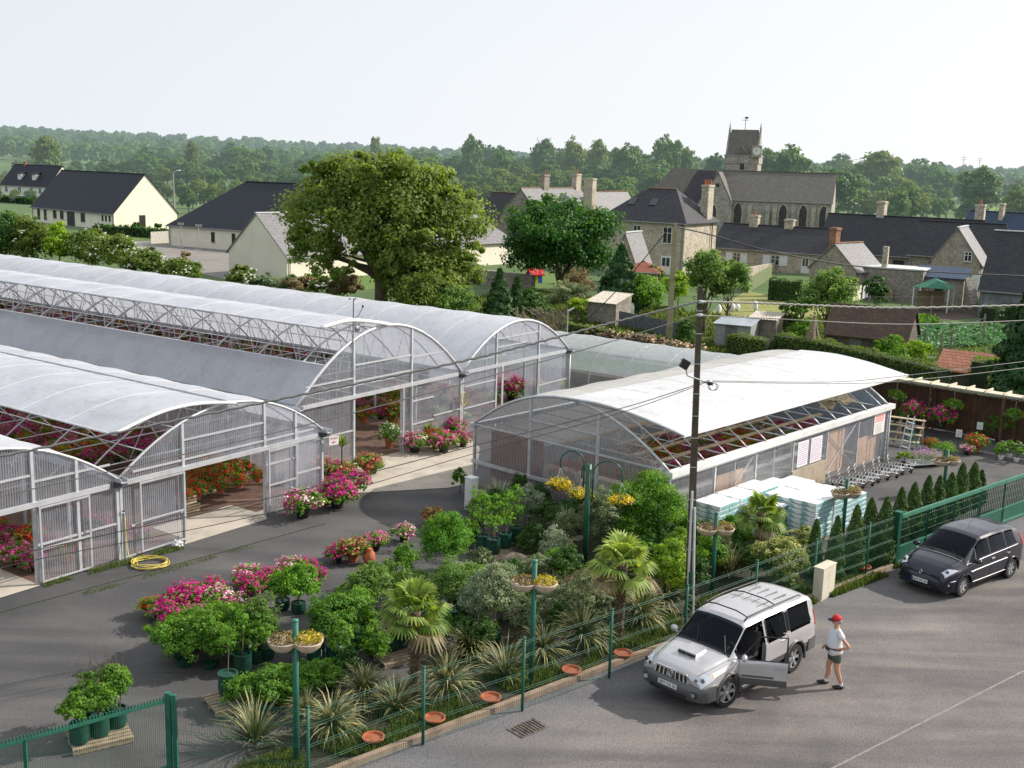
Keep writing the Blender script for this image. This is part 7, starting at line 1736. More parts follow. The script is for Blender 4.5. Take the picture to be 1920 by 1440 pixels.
FS=[(905,1010,60,'dark'),(950,1000,64,'laurel'),(975,955,50,'thuja'),(1010,960,50,'dark'),(1060,1030,60,'olive'),(1085,1000,56,'dark'),(1150,990,60,'dark'),(1170,1050,60,'laurel'),(1145,1085,50,'olive'),(1215,1080,66,'dark'),(1240,1050,60,'dark'),(1270,1075,60,'lime'),(1060,1110,70,'dark'),(1010,1105,60,'olive'),(1150,1140,60,'olive'),(1210,1165,50,'dark'),(1290,1040,60,'laurel'),(1320,1035,56,'dark'),(1345,1070,60,'olive'),(1390,1075,50,'dark'),(1300,1110,54,'dark'),(1435,1105,60,'dark'),(1490,1095,50,'dark'),(1500,1040,40,'vari'),(1440,1030,56,'laurel'),(960,1110,60,'dark'),(985,1165,54,'dark'),(1090,1175,70,'olive'),(940,1165,50,'laurel'),(1130,1020,50,'grey'),(925,975,50,'thuja'),(1040,1095,50,'laurel'),(870,1180,60,'dark'),(800,1180,60,'laurel'),(760,1160,60,'dark'),(845,1130,60,'dark'),(690,1200,50,'laurel'),(780,1120,56,'fruit'),(885,1110,50,'laurel'),(700,1250,56,'laurel'),(650,1280,50,'dark'),(800,1235,60,'dark'),(830,1210,50,'laurel'),(905,1235,56,'dark'),(560,1240,44,'fruit'),(610,1200,44,'laurel'),(720,1110,50,'fruit'),(760,1080,50,'laurel'),(900,1075,44,'olive'),(880,1030,44,'laurel'),(690,1140,50,'olive'),(650,1150,46,'fruit'),(780,1190,50,'dark'),(990,1200,60,'olive'),(1050,1195,56,'dark'),(1120,1180,56,'olive')]
for i,(px,yb,wp,kd)in enumerate(FS):shrub({'dark':'dark green filler shrub in the crowded planting','laurel':'glossy green filler shrub in the crowded planting','thuja':'feathery green filler shrub in the crowded planting','olive':'dull olive filler shrub in the crowded planting','lime':'yellow green filler shrub near the utility pole','vari':'small cream variegated filler shrub under the overhanging one','grey':'grey filler shrub behind the second palm','fruit':'light green filler shrub near the first palm'}[kd],px,yb,yb-wp*rnd.uniform(.95,1.4),wp*1.15,kd,.06,1400,seed=600+i,group={'dark':'dark green filler shrubs','laurel':'glossy green filler shrubs','thuja':'feathery filler shrubs','olive':'olive filler shrubs','fruit':'light green filler shrubs'}.get(kd))
TH_=[(1523,1080,972,30),(1561,1088,966,34),(1597,1072,945,38),(1624,1058,932,40),(1652,1060,930,40),(1681,1028,912,36),(1706,1012,903,36),(1732,1000,890,34),(1754,985,891,30),(1777,972,885,32),(1797,962,867,32),(1820,950,866,32),(1835,945,880,22)]
for i,(px,yb,yt,wp)in enumerate(TH_):
 lb=['leftmost','second','third','fourth','fifth','sixth','seventh','eighth','ninth','tenth','eleventh','twelfth','small last'][i]+' pointed green cypress from the left in the row behind fence'
 conifer('cypress',lb,px,yb,yt,wp*1.2,'thuja',.034,5500,60+i,'pointed cypresses behind the fence','cypress',base=.02,pw=.62,jag=.16)
def pallet(label,px,yb,rz=.6,s=1.0,loc=None):
 b=loc or G(px,yb);r=thing('pallet',label,'pallet',(b.x,b.y,.01),rz);q=MB()
 for i in range(7):q.bx(-.6*s,(-.5+i*.145)*s,.10,.6*s,(-.5+i*.145+.10)*s,.125)
 q.build('deck_boards',WOOD,r);q=MB()
 for y in(-.45,0,.42):q.bx(-.6*s,(y-.04)*s,0,.6*s,(y+.04)*s,.099)
 q.build('bearers',WOOD,r);return b
potm={}
def pot(r,x,y,z,rad,h,kind='bag'):
 k=(round(rad,2),round(h,2),kind)
 if k not in potm:
  q=MB()
  if kind=='bag':q.lathe([(rad*.86,0),(rad*1.02,h*.3),(rad,h*.85),(rad*1.04,h),(rad*.9,h),(rad*.88,h*.9),(.001,h*.9)],(0,0,0),14)
  else:q.lathe([(rad*.7,0),(rad*.95,h*.8),(rad*1.05,h*.8),(rad*1.05,h),(rad*.92,h),(rad*.88,h*.88),(.001,h*.88)],(0,0,0),12)
  potm[k]=q.mesh('pot',{'bag':BAGGREEN,'terra':TERRA,'black':BLACKP,'white':WHITE}[kind],True,40)
 o=link_mesh('pot',potm[k],None,r);o.location=(x,y,z);return o
def potted(label,b,H,Rr,kind,leaf,n,pk='bag',pr=.2,ph=.32,clear=.0,seed=0,name='potted_plant',cat='potted plant',z0=0.0,group=None,flowers=None,k=6,spread=.28):
 """pot + stem + foliage ball; b: base point"""
 r=thing(name,label,cat,(b.x,b.y,z0+.008),seed*.7,group);pot(r,0,0,0,pr,ph,pk)
 bl=blobs_round(H,Rr*1.08,max(ph*.6,clear*.62),seed+900,k)
 foliage('foliage',bl,int(n*2.7),leaf*.62,LM[kind],r,seed+900,spread=spread,zmin=ph*.5)
 if clear>ph:MB().tube([(0,0,ph*.8),(.02,0,(clear+ph)/2),(0,0,clear+(H-clear)*.5)],.022,5).build('stem',BARK,r,True)
 else:MB().tube([(0,0,ph*.8),(0,0,H*.7)],.016,5).build('stem',BARK,r,True)
 if flowers:
  P,Nn,S,T,C=blob_leaves(bl,flowers[1],flowers[2],seed+77,K=flowers[1]//3,fill=0,spread=.2);link_mesh('blossoms',leaf_mesh('blossoms',P,Nn*.6+np.array([0,-.4,.8]),S,T,FM_[flowers[0]],1.0,3),FM_[flowers[0]],r)
 return r
def pp(label,px,yb,yt,wp,kind,leaf,n,**kw):
 b,h,rr=px_place(px,yb,yt,wp);return potted(label,b,h,rr,kind,leaf,n,**kw)
b0=pallet('wooden pallet with green bag pots near the left gate',186,1385,.55)
e1=Vector((.85,.52,0));e2=Vector((-.52,.85,0))
for i,(u,v,h_)in enumerate(((-.42,-.2,1.05),(.0,-.1,1.15),(.40,.12,1.3),(-.1,.35,1.2),(.3,.4,1.25))):
 b=b0+e1*u+e2*v;potted(['left front bushy shrub in a green bag on the pallet','middle front shrub in a green bag on the pallet','right front shrub in a green bag on the pallet','back left shrub in a green bag on the pallet','back right shrub in a green bag on the pallet'][i],b,h_,.42,'laurel',.055,1500,pr=.2,ph=.42,clear=.45,seed=i+1,z0=.125)
 t=thing('sapling',['bare twiggy sapling rising over the left front bag','bare sapling with a paper tag in the middle bag','tall bare sapling in the right front bag','thin bare sapling in the back left bag','thin bare sapling in the back right bag'][i],'sapling',(b.x+.06,b.y,.5));q=MB();rs=random.Random(i)
 q.tube([(0,0,0),(rs.uniform(-.1,.1),0,.8),(rs.uniform(-.15,.15),0,1.35)],[.014,.010,.004],4)
 for k in range(9):z=rs.uniform(.6,1.2);q.tube([(0,0,z),(rs.uniform(-.2,.2),rs.uniform(-.2,.2),z+rs.uniform(.15,.4))],[.005,.0025],3)
 q.build('twigs',BARK,t)
LB=[(345,1248,1158,96),(395,1252,1150,90),(440,1235,1140,90),(480,1240,1150,70),(365,1215,1145,80),(420,1205,1138,80),(465,1215,1140,70),(335,1230,1165,60)]
for i,(px,yb,yt,wp)in enumerate(LB):pp('glossy green laurel in the dense block of potted laurels, %s'%['front left','front middle','front right','right end','back left','back middle','back right','left end'][i],px,yb,yt,wp*1.25,'laurel',.058,3200,pr=.17,ph=.16,seed=20+i,group='laurels in the dense block',name='laurel',cat='potted shrub',spread=.24)
for i,(px,yb,yt,wp)in enumerate([(560,1148,1062,84),(530,1142,1075,60)]):pp(['bright leafy hibiscus bush in a green pot behind the laurels','smaller leafy bush beside the bright hibiscus'][i],px,yb,yt,wp,'fern',.07,1900,pr=.2,ph=.28,clear=.32,seed=30+i)
TR=[('round headed citrus tree left of the first palm',626,1232,1118,90,'laurel',.060,2600,.55),('leafy citrus tree beside the palm fronds',668,1215,1105,70,'laurel',.055,1900,.55),('pale green tree behind the first palm',690,1165,1060,80,'fruit',.055,2400,.35),('slender green tree left of the dense potted tree',742,1140,1050,60,'fruit',.05,1600,.3),('tall dense green potted tree in the middle of the yard',832,1105,965,92,'fern',.055,4200,.30),('green tree in front of the dense potted tree',850,1165,1050,84,'fruit',.05,2800,.25),('grey green olive tree in a bag left of the middle planter post',925,1205,1062,90,'olive',.05,3600,.35),('bushy grey tree by the olive',895,1190,1080,64,'grey',.045,1900,.3),('slim sapling with long shoots behind the laurel block',500,1235,1115,50,'fruit',.05,800,.3),('second slim sapling behind the laurel block',478,1240,1120,40,'fruit',.05,600,.3),('leafy small tree below the palm',640,1260,1170,50,'laurel',.055,900,.5),('small dark tree behind the palm trunk',730,1225,1150,70,'dark',.055,1300,.4),('round dark tree right of the palm trunk',872,1225,1160,60,'dark',.055,1200,.35)]
for i,(lb,px,yb,yt,wp,kd,lf,n,cl)in enumerate(TR):
 b,h,rr=px_place(px,yb,yt,wp);potted(lb,b,h,rr*1.08,kd,lf,int(n*1.4),pr=.19,ph=.32,clear=h*cl*.8,seed=40+i,name='potted_tree',cat='potted tree',k=7)
for i,(px,yb,yt,wp)in enumerate([(455,1325,1272,84),(500,1330,1262,96),(545,1320,1255,96),(590,1305,1245,90),(620,1290,1242,70),(520,1300,1252,84)]):
 pp('low leafy climber in the green patch, %s'%['far left','front left','front middle','right','right end','rear middle'][i],px,yb,yt,wp,'laurel',.055,2000,pr=.13,ph=.10,seed=60+i,group='low leafy climbers before the planter post')
BG=[(428,1310,.0),(455,1262,.1),(592,1235,0),(735,1225,0),(752,1220,.0)]
pallet('pallet with the tall green bags behind the first palm trunk',745,1232,.6);pallet('pallet behind the low leafy climbers',440,1318,.6);pallet('pallet carrying the bags of tall saplings',930,1045,.6)
for i,(px,yb,_)in enumerate(BG):
 b=G(px,yb);r=thing('grow_bag',['green grow bag with a thin stem at the left pallet','green grow bag by the laurel block','green grow bag under the citrus trees','left green grow bag behind the palm trunk','right green grow bag behind the palm trunk'][i],'grow bag',(b.x,b.y,.13 if i in(0,3,4)else.01));pot(r,0,0,0,.22,.5,'bag');MB().tube([(0,0,.4),(.03,0,1.0),(-.02,0,1.5)],[.016,.012,.005],5).build('stem',BARK,r)
 P,Nn,S,T,C=blob_leaves([(0,0,1.3,.14,.14,.3)],160,.045,i,K=20);link_mesh('foliage',leaf_mesh('foliage',P,Nn,S,T,LM['fern'],1.5,1),LM['fern'],r)
for i,(px,yb)in enumerate([(905,1038),(925,1045),(947,1034),(966,1022),(890,1025)]):
 b=G(px,yb);r=thing('sapling',['leafy sapling in the left green bag beside the boulders','sapling with white tag in the front green bag by the boulders','thin sapling in the third green bag by the boulders','thin sapling in the rear right green bag','leafy sapling in the rear left green bag'][i],'sapling',(b.x,b.y,.13));pot(r,0,0,0,.2,.48,'bag');rs=random.Random(i);q=MB()
 for k in range(5):q.tube([(0,0,.4),(rs.uniform(-.15,.15),rs.uniform(-.1,.1),1.1),(rs.uniform(-.22,.22),rs.uniform(-.2,.2),rs.uniform(1.5,2.1))],[.012,.008,.003],4)
 q.build('twigs',BARK,r);P,Nn,S,T,C=blob_leaves([(0,0,.9,.25,.25,.35),(0,0,1.5,.2,.2,.4)],420,.045,i,K=50);link_mesh('foliage',leaf_mesh('foliage',P,Nn,S,T,LM['fern'],1.6,1),LM['fern'],r)
 if i in(0,1):MB().box((.05,-.2,.95),(.07,.01,.12)).build('price_tag',WHITE,r)
for i,(px,yb)in enumerate([(505,1240),(470,1255),(680,1225),(700,1235),(640,1262),(604,1270)]):
 b=G(px,yb);r=thing('label_stake',['white label stake right of the laurel block','white label stake left of the saplings','round white tag beneath the citrus trees','white tag at the palm foot','white tag on the low trees','white tag in the leafy patch'][i],'plant label',(b.x,b.y,0),i);MB().tube([(0,0,0),(0,0,.6)],.008,4).build('stake',BARK,r);MB().box((0,-.012,.62),(.10,.008,.13)).build('card',WHITE,r)
for i,(px,yb,wp,hp)in enumerate([(970,1062,60,22),(1012,1136,46,16),(1050,1140,60,14),(1010,1075,40,14),(900,932,30,12)]):
 b,h,rr=px_place(px,yb,yb-hp,wp);r=MB().ell((0,0,h*.35),(rr,rr*.6,h*.8),14,9,.35,1.2,i).build('boulder',mat('boulder',(.33,.28,.21),.95,.25,3,bump=.8,bsc=9),None,True);r.location=(b.x,b.y,0)
 tag(r,['big pale boulder edging the bed by the sapling bags','boulder behind the spiky plants, left one','long low boulder behind the spiky plants','half hidden boulder behind the big pale one','small boulder by the meter cabinet'][i],'boulder')
dm=MB().lathe([(.15,0),(.22,.09),(.24,.09),(.24,.12),(.205,.12),(.19,.075),(.001,.07)],(0,0,0),20).mesh('dish',TERRA,True,50)
for i,(px,yb)in enumerate([(700,1397),(815,1360),(920,1321),(1071,1269),(1168,1237),(1618,1073)]):
 b=G(px,yb);o=link_mesh('terracotta_dish',dm,None);o.location=(b.x,b.y,.085);tag(o,['terracotta dish nearest the front planter post','second terracotta dish from the left on the bed','third terracotta dish below the round spiky plant','terracotta dish below the middle planter post','terracotta dish with grass left of the silver car','terracotta dish under the cypresses by the cabinet'][i],'dish','terracotta dishes in the bed')
b=G(692,1058);r=thing('terracotta_jar','orange terracotta jar under the pink petunias','jar',tuple(b));MB().lathe([(.10,0),(.20,.18),(.17,.36),(.11,.44),(.14,.5)],(0,0,0),16).build('jar_body',TERRA,r,True);MB().lathe([(.141,.5),(.10,.5),(.09,.46)],(0,0,0),16,caps=False).build('jar_rim',TERRA,r,True)
b=G(281,1058);r=thing('garden_hose','coiled yellow garden hose lying before the left greenhouse','hose',(b.x,b.y,.02));HOSE=mat('yellow_hose',(.62,.50,.10),.45,.1,9);q=MB();pts=[];rs=random.Random(2)
for i in range(200):
 a=i*.2;k=i/200;R0=.34+.16*abs(math.sin(i*.013+.5))+.05*math.sin(i*.37);pts.append((R0*math.cos(a)*1.12+.03*math.sin(i*.11),R0*math.sin(a)+.03*math.cos(i*.17),.02+.05*k+.02*math.sin(i*.5)))
q.tube(pts,.014,5);q.build('coil',HOSE,r,True)
tp=PA(.12,-.12,1.35)-Vector((b.x,b.y,.02));MB().tube([tp+Vector((0,0,.0)),tp+Vector((.02,-.03,-.6)),tp+Vector((.1,-.12,-1.2)),Vector((-.42,.1,.03)),Vector((-.3,-.2,.05))],.014,5).build('lead',HOSE,r,True)
tq=thing('water_tap','grey standpipe tap on the greenhouse post above the hose','tap',tuple(PA(.12,-.10,.9)));MB().tube([(0,0,-.9),(0,0,.55),(0,-.08,.55)],.02,6).build('pipe',STEEL,tq);MB().box((0,-.07,.62),(.06,.04,.04)).build('handle',BLACKP,tq)
b=PB(9.9,-.25,1.75);r=thing('hose_reel','yellow hose coil hung on the post between the middle spans','hose',tuple(b),math.atan2(UB.y,UB.x));q=MB();q.tube([(.20*math.cos(i*.3)*(1+.1*math.sin(i)),-.02*(i%5),.30*math.sin(i*.3))for i in range(90)],.014,4);q.build('coil',HOSE,r)
b=G(333,1026);r=thing('plastic_bag','crumpled clear plastic bag at the foot of the door post','bag',tuple(b));MB().ell((0,0,.10),(.17,.12,.12),12,8,.6,3,2).build('film',mat('plastic_white',(.7,.7,.72),.3,.1,20),r,False)
def flower_proto(kind,seed,R0=.42,Hh=.46,nb=320,green='laurel',potk='black'):
 r=thing('flowering_plant',None,None,(0,0,0));bl=[(0,0,Hh*.62,R0*.82,R0*.82,Hh*.42),(R0*.35,.1,Hh*.5,R0*.5,R0*.5,Hh*.36),(-R0*.4,0,Hh*.5,R0*.45,R0*.5,Hh*.36)]
 foliage('foliage',bl,800,.042,LM[green],r,seed,K=80,zmin=.05);P,Nn,S,T,C=blob_leaves(bl,int(nb*1.3),.050,seed+5,K=95,fill=0,spread=.2)
 P[:,2]+=.03;link_mesh('blossoms',leaf_mesh('blossoms',P,Nn*.7+np.array([0,0,.8]),S,T,FM_[kind],1.0,seed),FM_[kind],r);pot(r,0,0,0,.15,.22,potk);return r
FP={}
for i,(k,nb,gr_,pk)in enumerate([('magenta',480,'laurel','black'),('red',300,'laurel','terra'),('pink',430,'laurel','black'),('orange',340,'fern','terra'),('whitemix',460,'laurel','black'),('yellowred',420,'laurel','terra'),('white',160,'laurel','terra'),('lilac',260,'laurel','black')]):FP[k]=flower_proto(k,700+i,nb=nb,green=gr_,potk=pk)
bpy.context.view_layer.update()
fused=set()
NICE={'magenta':'magenta petunia','red':'red geranium','pink':'pink petunia','orange':'orange marigold','whitemix':'white and magenta petunia','yellowred':'cream and crimson petunia','white':'white flowering plant','lilac':'lilac petunia'}
def flower(kind,loc,s,label,group=None,sz=None):
 o=FP[kind]if kind not in fused else None;rz=rnd.uniform(0,6.28);sc3=(s,s,sz or s)
 if o is not None:fused.add(kind);o.location=loc;o.rotation_euler=(0,0,rz);o.scale=sc3
 else:o=copy_tree(FP[kind],loc,rz,sc3)
 o['label']=label;o['category']='flowers'
 if group:o['group']=group
 elif 'group' in o:del o['group']
 return o
def fpx(kind,px,yb,wp,label,z=.0,hs=1.0,group=None):
 b,h,rr=px_place(px,yb,yb-10,wp);s=rr/.46;return flower(kind,(b.x,b.y,z+.012),s,label,group,s*hs)
YF=[('magenta',350,1150,96,'largest magenta petunia mound left of the laurel block'),('red',285,1155,60,'red petunias at the left end of the flower heap'),('magenta',320,1175,84,'magenta petunia hanging low in front of the heap'),('whitemix',405,1150,84,'white and magenta petunia at the right of the heap'),('magenta',390,1130,80,'magenta petunia at the back of the heap'),('lilac',292,1165,40,'lilac petunia between red and magenta'),('whitemix',445,1148,60,'white and magenta petunia touching the laurels'),('pink',365,1172,66,'pink petunia at the foot of the heap'),('whitemix',465,1100,70,'white and magenta petunia left of the bright hibiscus'),('magenta',470,1120,76,'magenta petunia lowest left of the hibiscus'),('magenta',505,1102,66,'magenta petunia behind the left shoulder of the hibiscus'),('whitemix',545,1085,70,'white petunia above the hibiscus'),('magenta',590,1098,60,'magenta petunia at the right of the hibiscus'),('magenta',575,1078,54,'magenta petunia behind the hibiscus right shoulder'),('magenta',632,1055,60,'magenta petunia left of the terracotta jar'),('yellowred',662,1052,76,'cream and crimson petunia before the jar'),('pink',704,1032,62,'pink petunia basket right behind the jar'),('whitemix',757,1015,58,'purple and white petunia right of the pink basket'),('yellowred',812,985,60,'cream and crimson petunia above the dense potted tree'),('lilac',960,1105,40,'lilac flowers behind the middle planter post')]
for a in YF:fpx(*a)
WF=[('whitemix',568,970,74,'white speckled petunia at the left greenhouse corner'),('magenta',632,952,72,'magenta petunia second from the greenhouse corner'),('pink',612,945,50,'pink petunia tucked behind the second one'),('magenta',660,930,66,'magenta petunia third along the wall corner'),('yellowred',640,905,56,'cream and crimson petunia third row at the corner'),('pink',610,900,60,'pink and red petunia against the corner post'),('yellowred',690,890,56,'cream topped petunia standing out on the apron'),('pink',700,888,40,'pink petunia hanging under the cream topped one'),('magenta',622,925,50,'magenta petunia behind the corner row'),('whitemix',778,848,54,'white and magenta petunia at the middle greenhouse door jamb'),('pink',832,848,56,'pale pink petunia right of the door jamb flowers'),('red',818,840,50,'red petunia behind the pale pink one'),('magenta',848,822,56,'crimson petunia below the small palm'),('magenta',868,838,40,'crimson petunia next to the shop wall'),('magenta',950,730,46,'crimson standard plant in the right door of the middle greenhouse'),('pink',1000,745,50,'pink blossoms along the right span sill'),('magenta',960,750,60,'crimson blossoms before the right span door')]
for a in WF:fpx(a[0],a[1],a[2],a[3]*1.25,*a[4:])
for lb,px,yb,yt,wp in(('small potted palm on the post left of the middle door',641,905,820,40),('young green palm left of the crimson petunia',802,835,795,36),('potted palm above the crimson petunia',835,815,768,40),('potted palm at the right span door',921,770,742,36),('yucca by the right corner of the middle greenhouse',1056,745,715,36)):
 b,h,rr=px_place(px,yb,yt,wp);r=thing('potted_palm',lb,'potted palm',tuple(b));pot(r,0,0,0,.17,.28,'terra');o=link_mesh('leaves',spike_me2.copy(),None,r);o.data.materials.clear();o.data.materials.append(LM['frond']);o.scale=(rr*1.3,rr*1.3,rr*1.5);o.location=(0,0,max(.2,h-rr*1.0));MB().tube([(0,0,.2),(0,0,max(.25,h-rr*.8))],.03,6).build('stem',BARK,r)
def field(fn,ss,ks,kinds,house_,z=0.0,s0=.95,grp=None,jit=.12):
 for s in ss:
  for i,k in enumerate(ks):
   kd=kinds[(int(s*7)+i*3+int(k*1.7))%len(kinds)];q=fn(s+rnd.uniform(-jit,jit),k+rnd.uniform(-jit,jit))
   flower(kd,(q.x,q.y,z+.01),s0*rnd.uniform(.85,1.2),NICE[kd]+' '+house_,NICE[kd]+'s '+house_)
fr=lambda a,b_,st:[a+st*i for i in range(int((b_-a)/st)+1)]
field(PA,(4.2,5.1,6.1,7.1,8.0),fr(7.5,19,.92),['magenta','pink','orange','magenta','red','magenta'],'in the left greenhouse seen through its vent',.62,1.12)
field(PA,(1.3,),fr(.9,6,.9),['magenta','pink','red'],'behind the left panel of the left greenhouse',.02,1.1)
field(PA,(5.0,5.9,6.8,7.6),fr(2.5,6,.85),['red','red','orange'],'inside the open door of the left greenhouse',.25,1.15)
field(PA,(-1.2,-2.2),fr(1.0,9,.9),['pink','magenta','red'],'behind the ribbed panel at the far left',.02,1.15)
field(PA,(-3.6,-5.0),fr(2.8,8,1.0),['magenta','pink','whitemix'],'on the floor inside the leftmost door',.02,1.3)
field(PB,(13.2,14.9,16.8),fr(15,46,1.4),['magenta','pink','red'],'in the middle greenhouse below the open vent',.8,1.35)
field(PB,(8.0,9.2,10.8),fr(4.0,14,1.4),['pink','magenta','red'],'behind the panels of the tall middle span',.3,1.15)
field(PB,(12.2,14.4,17),fr(1.5,9,1.6),['magenta','white'],'in the right span of the middle greenhouse',.02,1.0)
field(lambda s,k:PC(k,s),(1.2,),fr(1.3,12.5,.95),['magenta','red','magenta','lilac'],'hanging on the tie bars of the sales greenhouse',1.6,1.0)
field(lambda s,k:PC(k,s),(2.9,3.7,4.6,5.5),fr(.9,14.5,.98),['magenta','red','orange','magenta','whitemix','lilac'],'on the tables of the sales greenhouse',.75,1.15)
def bench(label,fn,s0,s1,k0,k1,z,rz):
 a,b_=fn(s0,k0),fn(s1,k1);c=(a+b_)/2;r=thing('bench_table',label,'table',(c.x,c.y,0),rz);w_,l_=abs(s1-s0)/2,abs(k1-k0)/2
 MB().bx(-w_,-l_,z-.05,w_,l_,z).build('table_top',mat('grey_bench',(.30,.30,.28),.8),r)
 for x in(-w_+.06,w_-.06):
  for y in(-l_+.2,l_-.2):MB().bx(x-.03,y-.03,0,x+.03,y+.03,z-.05).build('leg',STEEL,r)
bench('long plant bench below the open vent of the middle greenhouse',PB,12.6,17.4,14.2,46.8,.78,math.atan2(UB.y,UB.x))
bench('plant bench along the road side of the sales greenhouse',lambda s,k:PC(k,s),.3,1.95,.5,12,.74,math.atan2(CG.y,CG.x)+PI)
bench('inner plant bench of the sales greenhouse',lambda s,k:PC(k,s),2.4,6.0,.5,14.8,.74,math.atan2(CG.y,CG.x)+PI)
for i,(s,k,z)in enumerate([(4.3,2.2,0),(4.2,2.25,.3),(6.6,3.6,0),(6.7,3.5,.3),(4.4,4.8,0)]):
 p=PA(s,k,z);r=thing('crate',['wooden crate with geraniums just inside the left greenhouse door','upper crate on the front stack inside the left door','wooden crate of the second stack inside the left door','upper crate of the second stack inside the left door','single crate deep inside the left door'][i],'crate',tuple(p),.9);q=MB()
 for zz in(.02,.12,.22):q.bx(-.3,-.2,zz,.3,-.18,zz+.06);q.bx(-.3,.18,zz,.3,.2,zz+.06);q.bx(-.3,-.18,zz,-.28,.18,zz+.06);q.bx(.28,-.18,zz,.3,.18,zz+.06)
 q.build('slats',PALEWOOD,r);MB().bx(-.28,-.18,.01,.28,.18,.03).build('bottom',PALEWOOD,r)
 if i in(1,3,4):flower('red',tuple(p+Vector((0,0,.06))),.9,['','red geranium standing in the front crate stack','','red geranium standing in the second crate stack','red geranium in the single crate'][i])
for i,(px,yb,wp,kd)in enumerate([(700,765,50,'white'),(738,800,60,'yellowred'),(730,840,56,'white'),(742,770,50,'orange')]):fpx(kd,px,yb,wp,['white flowering bush on the floor inside the middle greenhouse','yellow flowering bush inside the middle door','white flowered bush nearest the middle door jamb','orange yellow flowers behind the middle door bushes'][i],hs=1.5)
def bagmat():
 m,t,o=nt('bag_plastic');tc=N(t,'ShaderNodeTexCoord');no=N(t,'ShaderNodeTexNoise',Scale=7.0,Detail=3.0);L(t,tc.outputs['Object'],no.inputs['Vector'])
 n2=N(t,'ShaderNodeTexNoise',Scale=2.6,Detail=2.0);L(t,tc.outputs['Object'],n2.inputs['Vector'])
 c=ramp(t,no.outputs[0],[(.35,(.74,.78,.80)),(.60,(.86,.87,.88))]);sp=N(t,'ShaderNodeSeparateXYZ');L(t,tc.outputs['Object'],sp.inputs[0])
 z_=N(t,'ShaderNodeMapRange');L(t,sp.outputs[2],z_.inputs[0]);z_.inputs[1].default_value=.14;z_.inputs[2].default_value=.12
 k=N(t,'ShaderNodeMath',_operation='MULTIPLY');L(t,z_.outputs[0],k.inputs[0]);L(t,ramp(t,n2.outputs[0],[(.42,(0,0,0)),(.5,(.85,.85,.85))]),k.inputs[1]);c=mixc(t,k.outputs[0],c,(.16,.42,.42))
 c=mixc(t,ramp(t,n2.outputs[0],[(.60,(0,0,0)),(.66,(.6,.6,.6))]),c,(.25,.52,.52))
 b=N(t,'ShaderNodeBsdfPrincipled',Roughness=.35);L(t,c,b.inputs['Base Color']);bm=N(t,'ShaderNodeBump',Strength=.5,Distance=.03);L(t,no.outputs[0],bm.inputs['Height']);L(t,bm.outputs[0],b.inputs['Normal']);L(t,b.outputs[0],o.inputs[0]);return m
BAGM=bagmat();FILMB=filmmat('stretch_film',(.85,.88,.90),.62,.3,.25,.2)
def bag_mesh(seed):
 q=MB();nx,ny=8,6;X,Y_,Z=.305,.255,.165;vs=[];rs=random.Random(seed)
 for s in(0,1):
  for j in range(ny+1):
   for i in range(nx+1):
    u,v=-1+2*i/nx,-1+2*j/ny;e=((1-abs(u)**9)*(1-abs(v)**9))**.5;zz=Z*.5+(Z*.38+Z*.12*e+.010*noise.noise(Vector((u*3,v*3,seed))))*(1 if s else-1);vs.append((u*X*(1-.02*v*v),v*Y_*(1-.03*u*u),zz))
 n=nx+1;N_=n*(ny+1);fs=[]
 for j in range(ny):
  for i in range(nx):k=j*n+i;fs+=[(k,k+n,k+n+1,k+1),(N_+k,N_+k+1,N_+k+n+1,N_+k+n)]
 ring=[i for i in range(nx+1)]+[j*n+nx for j in range(1,ny+1)]+[ny*n+i for i in range(nx-1,-1,-1)]+[j*n for j in range(ny-1,0,-1)]
 fs+=[(ring[i],ring[(i+1)%len(ring)],N_+ring[(i+1)%len(ring)],N_+ring[i])for i in range(len(ring))]
 q.add(vs,fs);return q.mesh('bag',BAGM,True,50)
bags=[bag_mesh(i)for i in range(3)]
BP=[(1.75,-.72,7),(3.05,-.72,7),(4.35,-.70,7),(5.65,-.72,6),(6.95,-.75,5),(3.05,-1.85,6),(4.35,-1.85,7),(5.65,-1.88,7),(3.95,-2.98,8),(5.2,-3.0,8),(6.45,-2.98,6)]
rzC=math.atan2(CV.y,CV.x);nb=0
for i,(s,k,ly)in enumerate(BP):
 p=PC(s,k);r=pallet('pallet under the stack of white bags, %s'%['nearest the gable corner by the wall','second along the wall','third along the wall','fourth along the wall','fifth along the wall','left of the middle row','centre of the middle row','right of the middle row','front left behind the palm','front middle','front right by the cypresses'][i],0,0,rzC,.98,p)
 z=.135
 for l_ in range(ly):
  for j in range(4):
   dx_,dy=(-.30,.30)[j%2],(-.255,.255)[j//2];P_=p+Matrix.Rotation(rzC,3,'Z')@Vector((dx_+rnd.uniform(-.015,.015),dy+rnd.uniform(-.01,.01),0));o=bpy.data.objects.new('soil_bag',bags[(l_+j)%3]);col.objects.link(o);o.location=(P_.x,P_.y,z+rnd.uniform(-.004,.004));o.rotation_euler=(0,0,rzC+rnd.uniform(-.03,.03)+(PI if j%2 else 0))
   pos=['nearest the shop gable corner','second along the shop wall','third along the shop wall','fourth along the shop wall','fifth along the shop wall','left of the middle row','at the centre of the middle row','right of the middle row','front left behind the small palm','front middle','front right by the cypresses'][i]
   tag(o,'white and teal compost bag in the stack '+pos,'bag','bags in the stack '+pos);nb+=1
  z+=.163
print('bags',nb)
